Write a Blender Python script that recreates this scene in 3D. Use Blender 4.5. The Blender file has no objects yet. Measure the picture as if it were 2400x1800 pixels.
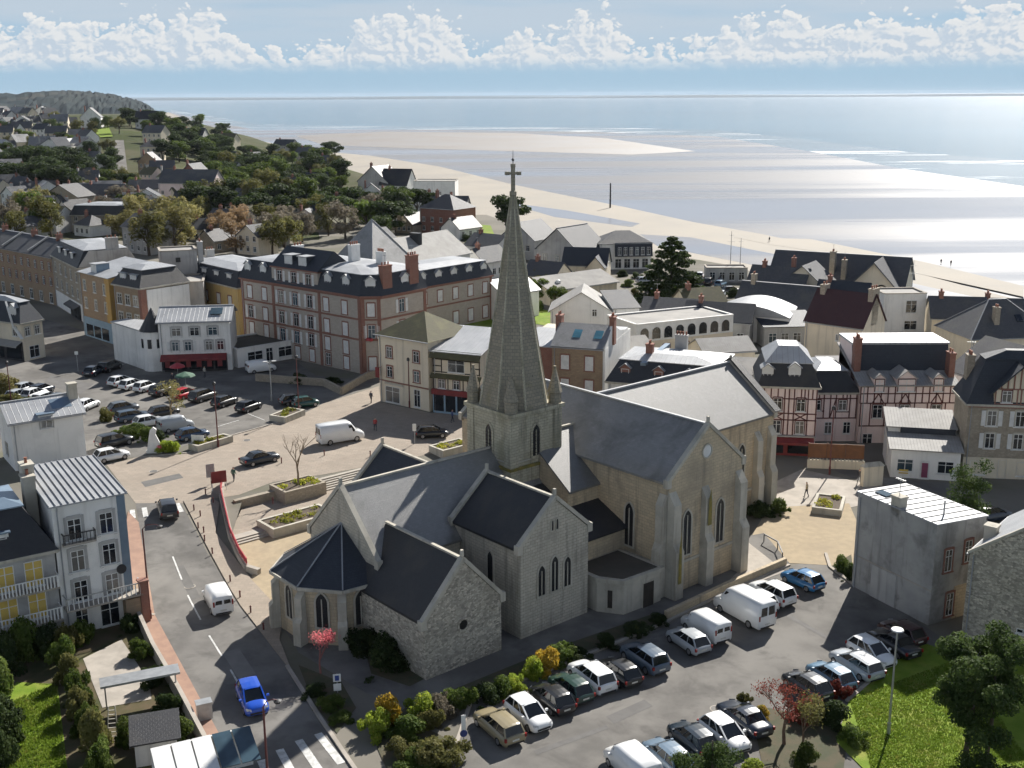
import bpy, bmesh, math, random
from mathutils import Vector, Matrix
from mathutils.geometry import tessellate_polygon
random.seed(7)
R = math.radians
scene = bpy.context.scene
col = scene.collection

# ------------------------------------------------------------------ camera
cam_d = bpy.data.cameras.new('camera')
cam = bpy.data.objects.new('camera', cam_d)
col.objects.link(cam)
cam_d.sensor_width = 36.0
cam_d.lens = 39.75
cam_d.clip_start = 0.5
cam_d.clip_end = 120000
PITCH, ROLL, CAM_H = R(14.35), R(0.3), 42.0
_f = Vector((0, math.cos(PITCH), -math.sin(PITCH)))
_r = Vector((1, 0, 0))
_u = _r.cross(_f)
_r2 = _r * math.cos(ROLL) - _u * math.sin(ROLL)
_u2 = _r * math.sin(ROLL) + _u * math.cos(ROLL)
cam.matrix_world = Matrix(((_r2.x, _u2.x, -_f.x, 0), (_r2.y, _u2.y, -_f.y, 0), (_r2.z, _u2.z, -_f.z, CAM_H), (0, 0, 0, 1)))
scene.camera = cam

# ------------------------------------------------------------------ sun and sky
SUN_AZ, SUN_EL = R(26.3), R(35.0)
sun_d = bpy.data.lights.new('sun', 'SUN')
sun = bpy.data.objects.new('sun', sun_d)
col.objects.link(sun)
sun_d.energy = 5.0
sun_d.angle = R(0.53)
sun_d.color = (1.0, 0.955, 0.885)
_s = Vector((math.sin(SUN_AZ) * math.cos(SUN_EL), math.cos(SUN_AZ) * math.cos(SUN_EL), math.sin(SUN_EL)))
sun.rotation_euler = _s.to_track_quat('Z', 'Y').to_euler()

class NT:
    """small helper to write node trees"""
    def __init__(s, tree):
        s.t = tree
        s.n = tree.nodes
    def new(s, typ, **kw):
        nd = s.n.new(typ)
        for k, v in kw.items():
            setattr(nd, k, v)
        return nd
    def lk(s, a, b):
        s.t.links.new(a, b)
    def put(s, sock, v):
        if hasattr(v, 'is_output'):
            s.lk(v, sock)
        elif v is not None:
            sock.default_value = v
    def math(s, op, a, b=None, c=None, clamp=False):
        nd = s.new('ShaderNodeMath', operation=op, use_clamp=clamp)
        for i, v in enumerate((a, b, c)):
            if v is not None:
                s.put(nd.inputs[i], v)
        return nd.outputs[0]
    def ramp(s, x, a, b, lo=0.0, hi=1.0, smooth=True):
        nd = s.new('ShaderNodeMapRange', interpolation_type='SMOOTHSTEP' if smooth else 'LINEAR')
        s.put(nd.inputs[0], x)
        for i, v in ((1, a), (2, b), (3, lo), (4, hi)):
            s.put(nd.inputs[i], v)
        return nd.outputs[0]
    def mix(s, f, a, b, mode='MIX'):
        nd = s.new('ShaderNodeMix', data_type='RGBA', blend_type=mode)
        s.put(nd.inputs[0], f)
        s.put(nd.inputs[6], a if hasattr(a, 'is_output') else tuple(a) + (1,) if len(a) == 3 else a)
        s.put(nd.inputs[7], b if hasattr(b, 'is_output') else tuple(b) + (1,) if len(b) == 3 else b)
        return nd.outputs[2]
    def noise(s, vec, scale, detail=4, rough=.5, dist=0.0, out=0):
        nd = s.new('ShaderNodeTexNoise')
        s.put(nd.inputs['Vector'], vec)
        nd.inputs['Scale'].default_value = scale
        nd.inputs['Detail'].default_value = detail
        nd.inputs['Roughness'].default_value = rough
        nd.inputs['Distortion'].default_value = dist
        return nd.outputs[out]
    def xyz(s, x, y, z=0.0):
        nd = s.new('ShaderNodeCombineXYZ')
        for i, v in enumerate((x, y, z)):
            s.put(nd.inputs[i], v)
        return nd.outputs[0]
    def sep(s, v):
        nd = s.new('ShaderNodeSeparateXYZ')
        s.lk(v, nd.inputs[0])
        return nd.outputs
    def vmath(s, op, a, b):
        nd = s.new('ShaderNodeVectorMath', operation=op)
        s.put(nd.inputs[0], a)
        s.put(nd.inputs[1], b)
        return nd.outputs[0]

world = bpy.data.worlds.new('World')
scene.world = world
world.use_nodes = True
w = NT(world.node_tree)
w.n.clear()
out = w.new('ShaderNodeOutputWorld')
bg = w.new('ShaderNodeBackground')
bg.inputs[1].default_value = 0.05
w.lk(bg.outputs[0], out.inputs[0])
sky = w.new('ShaderNodeTexSky', sky_type='NISHITA')
sky.sun_disc = False
sky.sun_elevation = SUN_EL
sky.sun_rotation = SUN_AZ
sky.altitude = 50
sky.air_density = 1.0
sky.dust_density = 0.6
sky.ozone_density = 2.0
tc = w.new('ShaderNodeTexCoord')
dx, dy, dz = w.sep(tc.outputs['Generated'])
el = w.math('MULTIPLY', w.math('ARCSINE', dz), 57.29578)
az = w.math('MULTIPLY', w.math('ARCTAN2', dx, dy), 57.29578)
# a bank of fair-weather cumulus standing all round the horizon, seen edge on
def cloud_density(a, e):
    p = w.xyz(a, w.math('MULTIPLY', e, 1.3), 0.0)
    heap = w.noise(w.xyz(a, 3.1, 0.0), 0.24, 1, .5)                     # how high each heap towers
    big = w.noise(p, 0.55, 2, .5)
    puff = None
    for sc_, wt_ in ((.75, .40), (1.6, .27), (3.4, .18), (7.2, .06)):
        b_ = w.math('MULTIPLY', w.math('ABSOLUTE', w.math('SUBTRACT', w.noise(p, sc_, 0, .5), .5)), 4.2 * wt_)
        puff = b_ if puff is None else w.math('ADD', puff, b_)
    top = w.ramp(heap, .34, .68, 2.0, 3.9)
    body = w.math('SUBTRACT', top, e)
    d = w.math('ADD', w.math('MULTIPLY', body, .75), w.math('MULTIPLY', w.math('SUBTRACT', puff, .40), 1.5))
    d = w.math('ADD', d, w.math('MULTIPLY', w.math('SUBTRACT', big, .5), 1.0))
    return d
d0 = cloud_density(az, el)
d1 = cloud_density(w.math('ADD', az, 0.16), w.math('ADD', el, 0.17))
cbase = w.ramp(w.math('ADD', el, w.math('MULTIPLY', w.noise(w.xyz(az, el), .8, 3), .5)), 1.2, 2.1)
mask = w.math('MULTIPLY', w.ramp(d0, -.05, .16), cbase, clamp=True)
lit = w.ramp(w.math('SUBTRACT', d0, d1), -.12, .42)
rim = w.ramp(d0, .55, .02)
light = w.math('ADD', w.math('MULTIPLY', lit, .78), w.math('MULTIPLY', rim, .36), clamp=True)
ccol = w.mix(light, (6.1, 7.1, 8.2), (9.2, 9.3, 9.3))
# thin high veil with clearer blue lanes, haze blue towards the horizon
veil = w.noise(w.xyz(w.math('MULTIPLY', az, .05), w.math('MULTIPLY', el, .5)), 1.0, 4, .5)
veil = w.math('MULTIPLY', w.ramp(veil, .26, .50), w.ramp(el, 1.0, 3.4))
veil = w.math('MULTIPLY', veil, w.ramp(el, 70, 20))
sky_c = w.mix(1.0, sky.outputs[0], (.29, .41, .62), 'MULTIPLY')
lowhaze = w.ramp(el, 12.0, 3.0)
sky_c = w.mix(w.math('MULTIPLY', lowhaze, .92), sky_c, (4.5, 6.5, 8.3))
sky_c = w.mix(w.math('MULTIPLY', veil, .75), sky_c, (6.3, 7.1, 8.0))
fin = w.mix(mask, sky_c, ccol)
# below the horizon
fin = w.mix(w.ramp(el, -.2, -.6), fin, (3.0, 4.0, 5.0))
w.lk(fin, bg.inputs[0])

scene.view_settings.view_transform = 'Standard'
scene.view_settings.look = 'None'
scene.view_settings.exposure = 0.84
scene.view_settings.gamma = 1.0
scene.view_settings.use_curve_mapping = False
scene.render.engine = 'CYCLES'
scene.cycles.max_bounces = 4
scene.cycles.diffuse_bounces = 2
scene.cycles.use_adaptive_sampling = True
scene.cycles.adaptive_threshold = 0.03
scene.cycles.glossy_bounces = 2
scene.cycles.transparent_max_bounces = 6

# ------------------------------------------------------------------ materials
MATS = {}
def rgb(h):
    """sRGB hex -> linear"""
    v = [int(h[i:i + 2], 16) / 255 for i in (0, 2, 4)]
    return tuple(x / 12.92 if x <= .04045 else ((x + .055) / 1.055) ** 2.4 for x in v)

def mat(name, c1, c2=None, rough=.85, scale=.8, detail=5, kind='noise', bump=0., bscale=None, metal=0., spec=.5,
        dirt=None, dirt_amt=.5, dirt_scale=.25, bw=.4, bh=.2, mortar=.012, mcol=None, coat=0., streak=None, contrast=(.35, .65), off=.5):
    if name in MATS:
        return MATS[name]
    m = bpy.data.materials.new(name)
    m.use_nodes = True
    t = NT(m.node_tree)
    b = t.n['Principled BSDF']
    b.inputs['Roughness'].default_value = rough
    b.inputs['Metallic'].default_value = metal
    b.inputs['Specular IOR Level'].default_value = spec
    b.inputs['Coat Weight'].default_value = coat
    geo = t.new('ShaderNodeNewGeometry')
    pos = geo.outputs['Position']
    uvn = t.new('ShaderNodeUVMap')
    uv = uvn.outputs[0]
    c2 = c2 or tuple(x * .8 for x in c1)
    h = None
    n = t.ramp(t.noise(pos, scale, detail, .6), contrast[0], contrast[1])
    if kind == 'noise':
        c = t.mix(n, c1, c2)
        h = t.noise(pos, bscale or scale * 6, 4, .6)
    elif kind == 'brick':
        br = t.new('ShaderNodeTexBrick')
        br.offset = off
        t.lk(uv, br.inputs['Vector'])
        br.inputs['Scale'].default_value = 1
        br.inputs['Brick Width'].default_value = bw
        br.inputs['Row Height'].default_value = bh
        br.inputs['Mortar Size'].default_value = mortar
        br.inputs['Mortar Smooth'].default_value = .3
        br.inputs['Bias'].default_value = 0
        br.inputs['Color1'].default_value = tuple(c1) + (1,)
        br.inputs['Color2'].default_value = tuple(c2) + (1,)
        br.inputs['Mortar'].default_value = tuple(mcol or tuple(x * .6 for x in c1)) + (1,)
        c = t.mix(t.math('MULTIPLY', n, .45), br.outputs[0], tuple((x + y) * .42 for x, y in zip(c1, c2)))
        h = t.math('SUBTRACT', 1.0, br.outputs[1])
    elif kind == 'stone':
        vo = t.new('ShaderNodeTexVoronoi', feature='F1')
        ve = t.new('ShaderNodeTexVoronoi', feature='DISTANCE_TO_EDGE')
        v2 = t.vmath('MULTIPLY', uv, (1.0, 1.6, 1.0))
        for q in (vo, ve):
            t.lk(v2, q.inputs['Vector'])
            q.inputs['Scale'].default_value = 1 / bw
        e = t.ramp(ve.outputs['Distance'], 0, .09)
        rnd = t.sep(vo.outputs['Color'])[0]
        c = t.mix(rnd, c1, c2)
        c = t.mix(e, mcol or c1, c)
        c = t.mix(t.math('MULTIPLY', n, .35), c, tuple((x + y) * .4 for x, y in zip(c1, c2)))
        h = e
    elif kind == 'seam':
        sx = t.sep(uv)[0]
        fr = t.math('FRACT', t.math('DIVIDE', sx, bw))
        line = t.ramp(t.math('ABSOLUTE', t.math('SUBTRACT', fr, .5)), .44, .47)
        c = t.mix(n, c1, c2)
        c = t.mix(t.math('MULTIPLY', line, .55), c, mcol or tuple(x * .35 for x in c1))
        h = line
    if dirt:
        dn = t.noise(pos, dirt_scale, 6, .65, .4)
        c = t.mix(t.math('MULTIPLY', t.ramp(dn, .48, .68), dirt_amt), c, dirt)
    if streak:
        px, py, pz = t.sep(pos)
        sn = t.noise(t.xyz(t.math('MULTIPLY', px, 1.6), t.math('MULTIPLY', py, 1.6), t.math('MULTIPLY', pz, .12)), 1.0, 4, .6)
        c = t.mix(t.math('MULTIPLY', t.ramp(sn, .5, .72), .55), c, streak)
    t.lk(c, b.inputs['Base Color'])
    if bump and h is not None:
        bp = t.new('ShaderNodeBump')
        bp.inputs['Strength'].default_value = min(1, bump)
        bp.inputs['Distance'].default_value = .04
        t.lk(h, bp.inputs['Height'])
        t.lk(bp.outputs[0], b.inputs['Normal'])
    MATS[name] = m
    return m

ASPHALT = mat('asphalt', (.135, .129, .121), (.20, .191, .177), .9, .25, 10, bump=.3, bscale=14, dirt=(.09, .086, .08), dirt_amt=.6, dirt_scale=.3, spec=.15)
ASPHALT2 = mat('asphalt_lot', (.125, .119, .11), (.20, .19, .174), .9, .16, 10, bump=.3, bscale=14, dirt=(.085, .08, .075), dirt_amt=.6, dirt_scale=.3, spec=.15)
PAVER = mat('paver', (.355, .30, .245), (.295, .255, .21), .9, .4, 6, 'brick', bump=.25, bw=.7, bh=.45, mortar=.02, mcol=(.25, .21, .17), dirt=(.24, .20, .16), dirt_amt=.4, spec=.15)
GRAVEL = mat('gravel', (.39, .315, .215), (.335, .275, .19), .95, 1.2, 8, bump=.3, bscale=20, dirt=(.30, .245, .175), dirt_amt=.6, dirt_scale=.2, spec=.15)
CONC = mat('concrete', (.42, .38, .33), (.34, .31, .27), .9, .6, 6, bump=.2, dirt=(.22, .20, .175), dirt_amt=.5, spec=.15)
REDPAVE = mat('red_pavement', (.36, .235, .175), (.30, .195, .15), .9, 1.2, 6, dirt=(.24, .16, .13), dirt_amt=.4, spec=.15)
EARTH = mat('earth', (.115, .088, .055), (.065, .07, .03), .95, .35, 7, bump=.3, spec=.15)
TOWNG = mat('town_ground', (.20, .185, .155), (.15, .14, .12), .95, .05, 8, bump=.2, dirt=(.11, .115, .065), dirt_amt=.6, dirt_scale=.05, spec=.15)
GRASS = mat('grass', (.125, .20, .018), (.18, .25, .03), .9, .8, 8, bump=.9, bscale=9, dirt=(.25, .25, .06), dirt_amt=.7, dirt_scale=.45, spec=.15)
WHITEPAINT = mat('road_paint', (.62, .62, .60), (.42, .42, .40), .8, 2.5, 6)
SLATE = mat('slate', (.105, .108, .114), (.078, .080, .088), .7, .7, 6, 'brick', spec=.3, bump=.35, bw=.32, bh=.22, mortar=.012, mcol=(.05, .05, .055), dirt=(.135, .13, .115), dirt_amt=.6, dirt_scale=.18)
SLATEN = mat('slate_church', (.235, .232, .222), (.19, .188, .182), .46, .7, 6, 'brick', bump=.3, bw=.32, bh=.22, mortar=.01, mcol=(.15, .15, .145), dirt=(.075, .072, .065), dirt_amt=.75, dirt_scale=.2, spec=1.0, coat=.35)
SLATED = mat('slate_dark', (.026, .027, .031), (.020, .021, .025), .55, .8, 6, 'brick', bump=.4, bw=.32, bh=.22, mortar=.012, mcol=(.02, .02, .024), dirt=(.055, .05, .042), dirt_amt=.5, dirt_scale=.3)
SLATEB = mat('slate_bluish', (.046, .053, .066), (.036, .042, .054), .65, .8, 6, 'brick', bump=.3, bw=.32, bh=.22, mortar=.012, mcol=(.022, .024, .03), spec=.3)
MOSSY = mat('mossy_tile', (.105, .092, .05), (.085, .085, .04), .85, .9, 7, 'brick', bump=.4, bw=.3, bh=.28, mortar=.02, dirt=(.15, .14, .06), dirt_amt=.6, dirt_scale=.5)
REDROOF = mat('dark_red_tile', (.070, .030, .032), (.055, .025, .03), .8, .8, 6, 'brick', bump=.4, bw=.3, bh=.3, mortar=.02)
ZINC = mat('zinc', (.40, .41, .42), (.33, .34, .355), .45, .5, 5, 'seam', bump=.5, bw=.65, metal=.1, dirt=(.27, .27, .265), dirt_amt=.4)
ZINCP = mat('zinc_plain', (.34, .35, .36), (.27, .28, .295), .6, .5, 5, metal=.1, dirt=(.27, .27, .265), dirt_amt=.4)
ZINCB = mat('zinc_blue', (.20, .27, .34), (.16, .22, .29), .4, .6, 5, metal=.4)
RIBBED = mat('fibre_cement', (.34, .33, .31), (.28, .27, .255), .8, .6, 6, 'seam', bump=.6, bw=.35, dirt=(.22, .21, .19), dirt_amt=.5)
FLATGREY = mat('flat_roof', (.34, .325, .30), (.27, .26, .245), .9, .3, 6, dirt=(.18, .175, .165), dirt_amt=.5)
FLATDARK = mat('flat_roof_dark', (.085, .075, .06), (.06, .055, .045), .9, .4, 6, dirt=(.05, .045, .035))
STONE = mat('church_stone', (.57, .46, .31), (.46, .38, .265), .92, .5, 7, 'brick', bump=.35, bw=.55, bh=.28, mortar=.018, mcol=(.31, .27, .21), dirt=(.23, .20, .16), dirt_amt=.5, dirt_scale=.22, streak=(.16, .145, .12))
STONEG = mat('church_stone_grey', (.55, .50, .41), (.45, .415, .34), .92, .6, 7, 'brick', bump=.4, bw=.5, bh=.26, mortar=.02, mcol=(.27, .25, .21), dirt=(.24, .22, .185), dirt_amt=.5, dirt_scale=.3, streak=(.15, .14, .12))
TOWERST = mat('tower_stone', (.53, .48, .35), (.42, .385, .29), .92, .8, 7, 'brick', bump=.4, bw=.5, bh=.26, mortar=.02, mcol=(.22, .21, .175), dirt=(.20, .185, .11), dirt_amt=.6, dirt_scale=.35, streak=(.11, .105, .08))
SPIREST = mat('spire_stone', (.35, .305, .225), (.25, .225, .175), .95, .9, 7, 'brick', bump=.4, bw=.4, bh=.3, mortar=.02, mcol=(.14, .13, .105), dirt=(.21, .185, .105), dirt_amt=.6, dirt_scale=.4)
RUBBLE = mat('rubble_stone', (.66, .60, .49), (.22, .20, .17), .95, .6, 6, 'stone', bump=.5, bw=.24, mcol=(.34, .31, .26), dirt=(.22, .20, .15), dirt_amt=.45)
LIGHTST = mat('dressed_stone', (.50, .465, .39), (.41, .385, .325), .9, .7, 6, bump=.15, dirt=(.25, .23, .19), dirt_amt=.5, streak=(.24, .22, .18))
LICHEN = mat('lichen', (.26, .20, .045), (.17, .15, .05), .95, 2.0, 7)
WHITEW = mat('white_render', (.80, .785, .75), (.73, .72, .69), .88, .3, 6, streak=(.50, .49, .46), dirt=(.52, .51, .48), dirt_amt=.35)
CREAM = mat('cream_render', (.70, .62, .48), (.63, .56, .44), .9, .3, 6, streak=(.42, .37, .29))
GREYW = mat('grey_render', (.45, .44, .42), (.37, .365, .355), .9, .25, 7, dirt=(.22, .215, .205), dirt_amt=.6, dirt_scale=.2, streak=(.20, .195, .185))
YELLOWW = mat('yellow_render', (.58, .41, .17), (.50, .36, .16), .9, .4, 6, streak=(.36, .26, .13))
OCHRE = mat('ochre_render', (.50, .31, .095), (.43, .27, .09), .9, .4, 6)
PINKW = mat('pink_render', (.80, .66, .62), (.74, .61, .57), .9, .4, 6, streak=(.50, .40, .36))
GRANITE = mat('granite_wall', (.42, .36, .28), (.30, .265, .21), .92, .7, 6, 'stone', bump=.4, bw=.34, mcol=(.27, .235, .185), dirt=(.17, .15, .12), dirt_amt=.4)
BRICKB = mat('brown_stone', (.37, .265, .17), (.295, .21, .14), .92, .7, 6, 'brick', bump=.3, bw=.45, bh=.22, mortar=.02, mcol=(.25, .20, .145), dirt=(.16, .12, .085), dirt_amt=.4)
HOTELW = mat('hotel_wall', (.46, .405, .345), (.39, .345, .295), .92, .8, 6, 'brick', bump=.25, bw=.4, bh=.2, mortar=.02, mcol=(.40, .355, .305))
BRICK = mat('red_brick', (.29, .115, .08), (.22, .09, .065), .9, 1.5, 5, 'brick', bump=.3, bw=.24, bh=.08, mortar=.012, mcol=(.26, .20, .16))
TIMBER = mat('timber_red', (.13, .045, .04), (.09, .035, .032), .85, 2, 5)
TIMBERD = mat('timber_dark', (.045, .035, .028), (.03, .025, .02), .85, 2, 5)
WOODB = mat('wood_brown', (.20, .085, .035), (.15, .065, .03), .7, 1.5, 5)
FRAME = mat('window_white', (.72, .72, .70), (.64, .64, .62), .6, 1, 3)
SHUT = mat('shutter_white', (.68, .68, .66), (.58, .58, .565), .6, 1.2, 3)
SHUTY = mat('shutter_yellow', (.62, .44, .10), (.55, .39, .10), .7, 1, 3)
SHUTB = mat('shop_blue', (.25, .36, .46), (.21, .31, .40), .6, 1, 3)
DARKSHOP = mat('shop_dark', (.035, .032, .035), (.022, .02, .022), .5, 1, 3)
REDSHOP = mat('shop_red', (.22, .03, .03), (.16, .025, .025), .6, 1, 3)
REDRAIL = mat('rail_red', (.42, .045, .055), (.34, .035, .045), .5, 2, 3)
POLE = mat('pole_red_brown', (.13, .035, .032), (.10, .028, .026), .5, 2, 3)
IRON = mat('iron', (.03, .03, .032), (.02, .02, .022), .6, 2, 3)
GALV = mat('galvanised', (.42, .43, .43), (.34, .35, .355), .45, 2, 3, metal=.6)
POT = mat('chimney_pot', (.30, .13, .08), (.24, .10, .065), .85, 3, 3)
BARK = mat('bark', (.085, .065, .048), (.055, .044, .034), .95, 4, 5, bump=.4)
def glass(name, c, rough=.12):
    m = mat(name, c, tuple(x * .7 for x in c), rough, .6, 2, spec=.6)
    return m
PANE = glass('window_glass', (.018, .022, .028))
PANEB = glass('window_glass_blue', (.05, .085, .11), .1)
LEADED = mat('leaded_glass', (.016, .017, .020), (.010, .011, .013), .35, 2, 3, 'brick', bw=.25, bh=.3, mortar=.02, mcol=(.03, .03, .03))

# ------------------------------------------------------------------ mesh helpers
class MB:
    """collects polygons for ONE mesh object"""
    def __init__(s):
        s.v = []
        s.f = []
        s.m = []
    def add(s, vs, fs, mi=0):
        o = len(s.v)
        s.v += [tuple(p) for p in vs]
        for f in fs:
            s.f.append(tuple(i + o for i in f))
            s.m.append(mi)
        return s
    def box(s, x0, x1, y0, y1, z0, z1, mi=0):
        return s.add([(x0, y0, z0), (x1, y0, z0), (x1, y1, z0), (x0, y1, z0), (x0, y0, z1), (x1, y0, z1), (x1, y1, z1), (x0, y1, z1)],
                     [(3, 2, 1, 0), (4, 5, 6, 7), (0, 1, 5, 4), (1, 2, 6, 5), (2, 3, 7, 6), (3, 0, 4, 7)], mi)
    def bar(s, p, q, w, h=None, up=(0, 0, 1), mi=0):
        p, q = Vector(p), Vector(q)
        h = h or w
        d = (q - p).normalized()
        up = Vector(up)
        if abs(d.dot(up)) > .95:
            up = Vector((1, 0, 0))
        a = d.cross(up).normalized() * w / 2
        b = a.cross(d).normalized() * h / 2
        vs = [p - a - b, p + a - b, p + a + b, p - a + b, q - a - b, q + a - b, q + a + b, q - a + b]
        return s.add(vs, [(3, 2, 1, 0), (4, 5, 6, 7), (0, 1, 5, 4), (1, 2, 6, 5), (2, 3, 7, 6), (3, 0, 4, 7)], mi)
    def tube(s, pts, rad, n=8, mi=0, cap=True):
        pts = [Vector(p) for p in pts]
        if not hasattr(rad, '__len__'):
            rad = [rad] * len(pts)
        rings = []
        for i, p in enumerate(pts):
            d = (pts[min(i + 1, len(pts) - 1)] - pts[max(i - 1, 0)]).normalized()
            u = Vector((1, 0, 0)) if abs(d.x) < .9 else Vector((0, 1, 0))
            a = d.cross(u).normalized()
            b = d.cross(a)
            rings.append([p + (a * math.cos(2 * math.pi * k / n) + b * math.sin(2 * math.pi * k / n)) * rad[i] for k in range(n)])
        fs = []
        for i in range(len(pts) - 1):
            for k in range(n):
                fs.append((i * n + k, i * n + (k + 1) % n, (i + 1) * n + (k + 1) % n, (i + 1) * n + k))
        if cap:
            fs.append(tuple(range(n))[::-1])
            fs.append(tuple((len(pts) - 1) * n + k for k in range(n)))
        return s.add([p for r in rings for p in r], fs, mi)
    def prism(s, poly, z0, z1, mi=0):
        n = len(poly)
        vs = [(x, y, z0) for x, y in poly] + [(x, y, z1) for x, y in poly]
        return s.add(vs, [tuple(range(n))[::-1], tuple(range(n, 2 * n))] + [(i, (i + 1) % n, n + (i + 1) % n, n + i) for i in range(n)], mi)
    def slabface(s, pts, t, mi=0):
        """a thick panel under the given polygon"""
        P = [Vector(p) for p in pts]
        nrm = (P[1] - P[0]).cross(P[2] - P[0]).normalized()
        n = len(P)
        vs = [p for p in P] + [p - nrm * t for p in P]
        return s.add(vs, [tuple(range(n)), tuple(range(n, 2 * n))[::-1]] + [(i, n + i, n + (i + 1) % n, (i + 1) % n) for i in range(n)], mi)
    def mesh(s, name, mats, smooth=False):
        me = bpy.data.meshes.new(name)
        me.from_pydata(s.v, [], s.f)
        for m in (mats if isinstance(mats, (list, tuple)) else [mats]):
            me.materials.append(m)
        if isinstance(mats, (list, tuple)) and len(mats) > 1:
            me.polygons.foreach_set('material_index', s.m)
        if smooth:
            me.polygons.foreach_set('use_smooth', [True] * len(me.polygons))
        me.update()
        uvproj(me)
        return me
    def build(s, name, mats, parent=None, smooth=False):
        return link(name, s.mesh(name, mats, smooth), parent)

def uvproj(me):
    uvl = me.uv_layers.new(name='UVMap').data
    vs = me.vertices
    for p in me.polygons:
        n = p.normal
        if abs(n.z) > .98:
            a, b = Vector((1, 0, 0)), Vector((0, 1, 0))
        else:
            a = Vector((-n.y, n.x, 0)).normalized()
            b = n.cross(a)
        for li in p.loop_indices:
            c = vs[me.loops[li].vertex_index].co
            uvl[li].uv = (c.dot(a), c.dot(b))

def link(name, me, parent=None):
    o = bpy.data.objects.new(name, me)
    col.objects.link(o)
    if parent:
        o.parent = parent
    return o

def tag(o, label, cat, group=None):
    o['label'] = label
    o['category'] = cat
    if group:
        o['group'] = group
    return o

def thing(name, label, cat, loc=(0, 0, 0), rz=0., group=None, scale=1.):
    o = bpy.data.objects.new(name, None)
    col.objects.link(o)
    o.empty_display_size = .3
    o.location = loc
    o.rotation_euler = (0, 0, rz)
    o.scale = (scale,) * 3 if not hasattr(scale, '__len__') else scale
    return tag(o, label, cat, group)

KIDS = {}
def kid(src, name, parent):
    """a copy of a part that shares its mesh"""
    c = bpy.data.objects.new(name, src)
    col.objects.link(c)
    c.parent = parent
    return c

def structure(o):
    o['kind'] = 'structure'
    return o

# ------------------------------------------------------------------ terrain
CH_A = R(40.5)
E1 = Vector((math.cos(CH_A), math.sin(CH_A)))
E2 = Vector((math.sin(CH_A), -math.cos(CH_A)))
CH_O = Vector((0.18, 118.44))
def to_local(x, y):
    v = Vector((x, y)) - CH_O
    return v.dot(E1), v.dot(E2)
def to_world(a, b):
    p = CH_O + E1 * a + E2 * b
    return p.x, p.y
def sstep(a, b, x):
    t = min(1, max(0, (x - a) / (b - a)))
    return t * t * (3 - 2 * t)
def hz(x, y):
    """ground height: the street climbs from the church to the square; a hill stands far off on the left"""
    b = to_local(x, y)[1]
    h = 1.3 * min(1, max(0, (4 - b) / 22))
    return h + 26 * sstep(330, 950, y) * (1 - sstep(980, 1350, y)) * sstep(-.20, -.34, x / max(y, 1))

def flat_sheet(name, poly, off, m, skirt=0., hole=None, zfun=None, parent=None):
    """polygon of the ground, cut along the two lines where the street's slope begins and ends"""
    bm = bmesh.new()
    loops = [[Vector((x, y, 0)) for x, y in poly]] + ([[Vector((x, y, 0)) for x, y in hole]] if hole else [])
    allv = [bm.verts.new(p) for l in loops for p in l]
    for t in tessellate_polygon(loops):
        try:
            bm.faces.new([allv[i] for i in t])
        except ValueError:
            pass
    if zfun is None:
        for b in (4, -18):
            x, y = to_world(0, b)
            bmesh.ops.bisect_plane(bm, geom=bm.verts[:] + bm.edges[:] + bm.faces[:], plane_co=(x, y, 0), plane_no=(E2.x, E2.y, 0))
    bmesh.ops.recalc_face_normals(bm, faces=bm.faces)
    for f in bm.faces:
        if f.normal.z < 0:
            f.normal_flip()
    for v in bm.verts:
        b = to_local(v.co.x, v.co.y)[1]
        v.co.z = (zfun(v.co.x, v.co.y) if zfun else 1.3 * min(1, max(0, (4 - b) / 22))) + off
    if skirt:
        bd = [e for e in bm.edges if e.is_boundary]
        ret = bmesh.ops.extrude_edge_only(bm, edges=bd)
        for g in ret['geom']:
            if isinstance(g, bmesh.types.BMVert):
                g.co.z -= skirt
    me = bpy.data.meshes.new(name)
    bm.to_mesh(me)
    bm.free()
    me.materials.append(m)
    uvproj(me)
    o = link(name, me, parent)
    if parent is None:
        structure(o)
    return o

PIT = [to_world(*p) for p in ((-26, -13.4), (-6, -13.4), (-6, 9), (-30.5, 9.5), (-33.6, 2.6), (-31.4, -5.5))]
SHORE = [(96.61,195.62), (86.19,207.4), (75.64,213.95), (68.46,235.32), (60.91,253.22), (52.69,276.69), (38.59,298.29), (24.91,327.11), (5.56,352.84), (-8.68,398.69)]
flat_sheet('ground', [(-150, 40), (160, 40), (160, 150)] + SHORE + [(-.17 * SHORE[-1][1], SHORE[-1][1]), (-56, 330), (-150, 330)], 0, TOWNG, hole=PIT)

# forecourt of the church: two flat terraces below the square
_t1 = [to_world(*p) for p in ((-26, -13.4), (-6, -13.4), (-6, -6), (-31.5, -6.0))]
_t2 = [to_world(*p) for p in ((-31.5, -6.0), (-6, -6.0), (-6, 9), (-30.5, 9.5), (-33.6, 2.6))]
flat_sheet('upper_terrace', _t1, .35, PAVER, zfun=lambda x, y: 0)
flat_sheet('forecourt', _t2, .0, GRAVEL, zfun=lambda x, y: 0)

# ------------------------------------------------------------------ church
church = thing('church', 'large grey stone church with tall spire, slate roofs and polygonal apse in the centre', 'church', (CH_O.x, CH_O.y, 0), CH_A)

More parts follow.
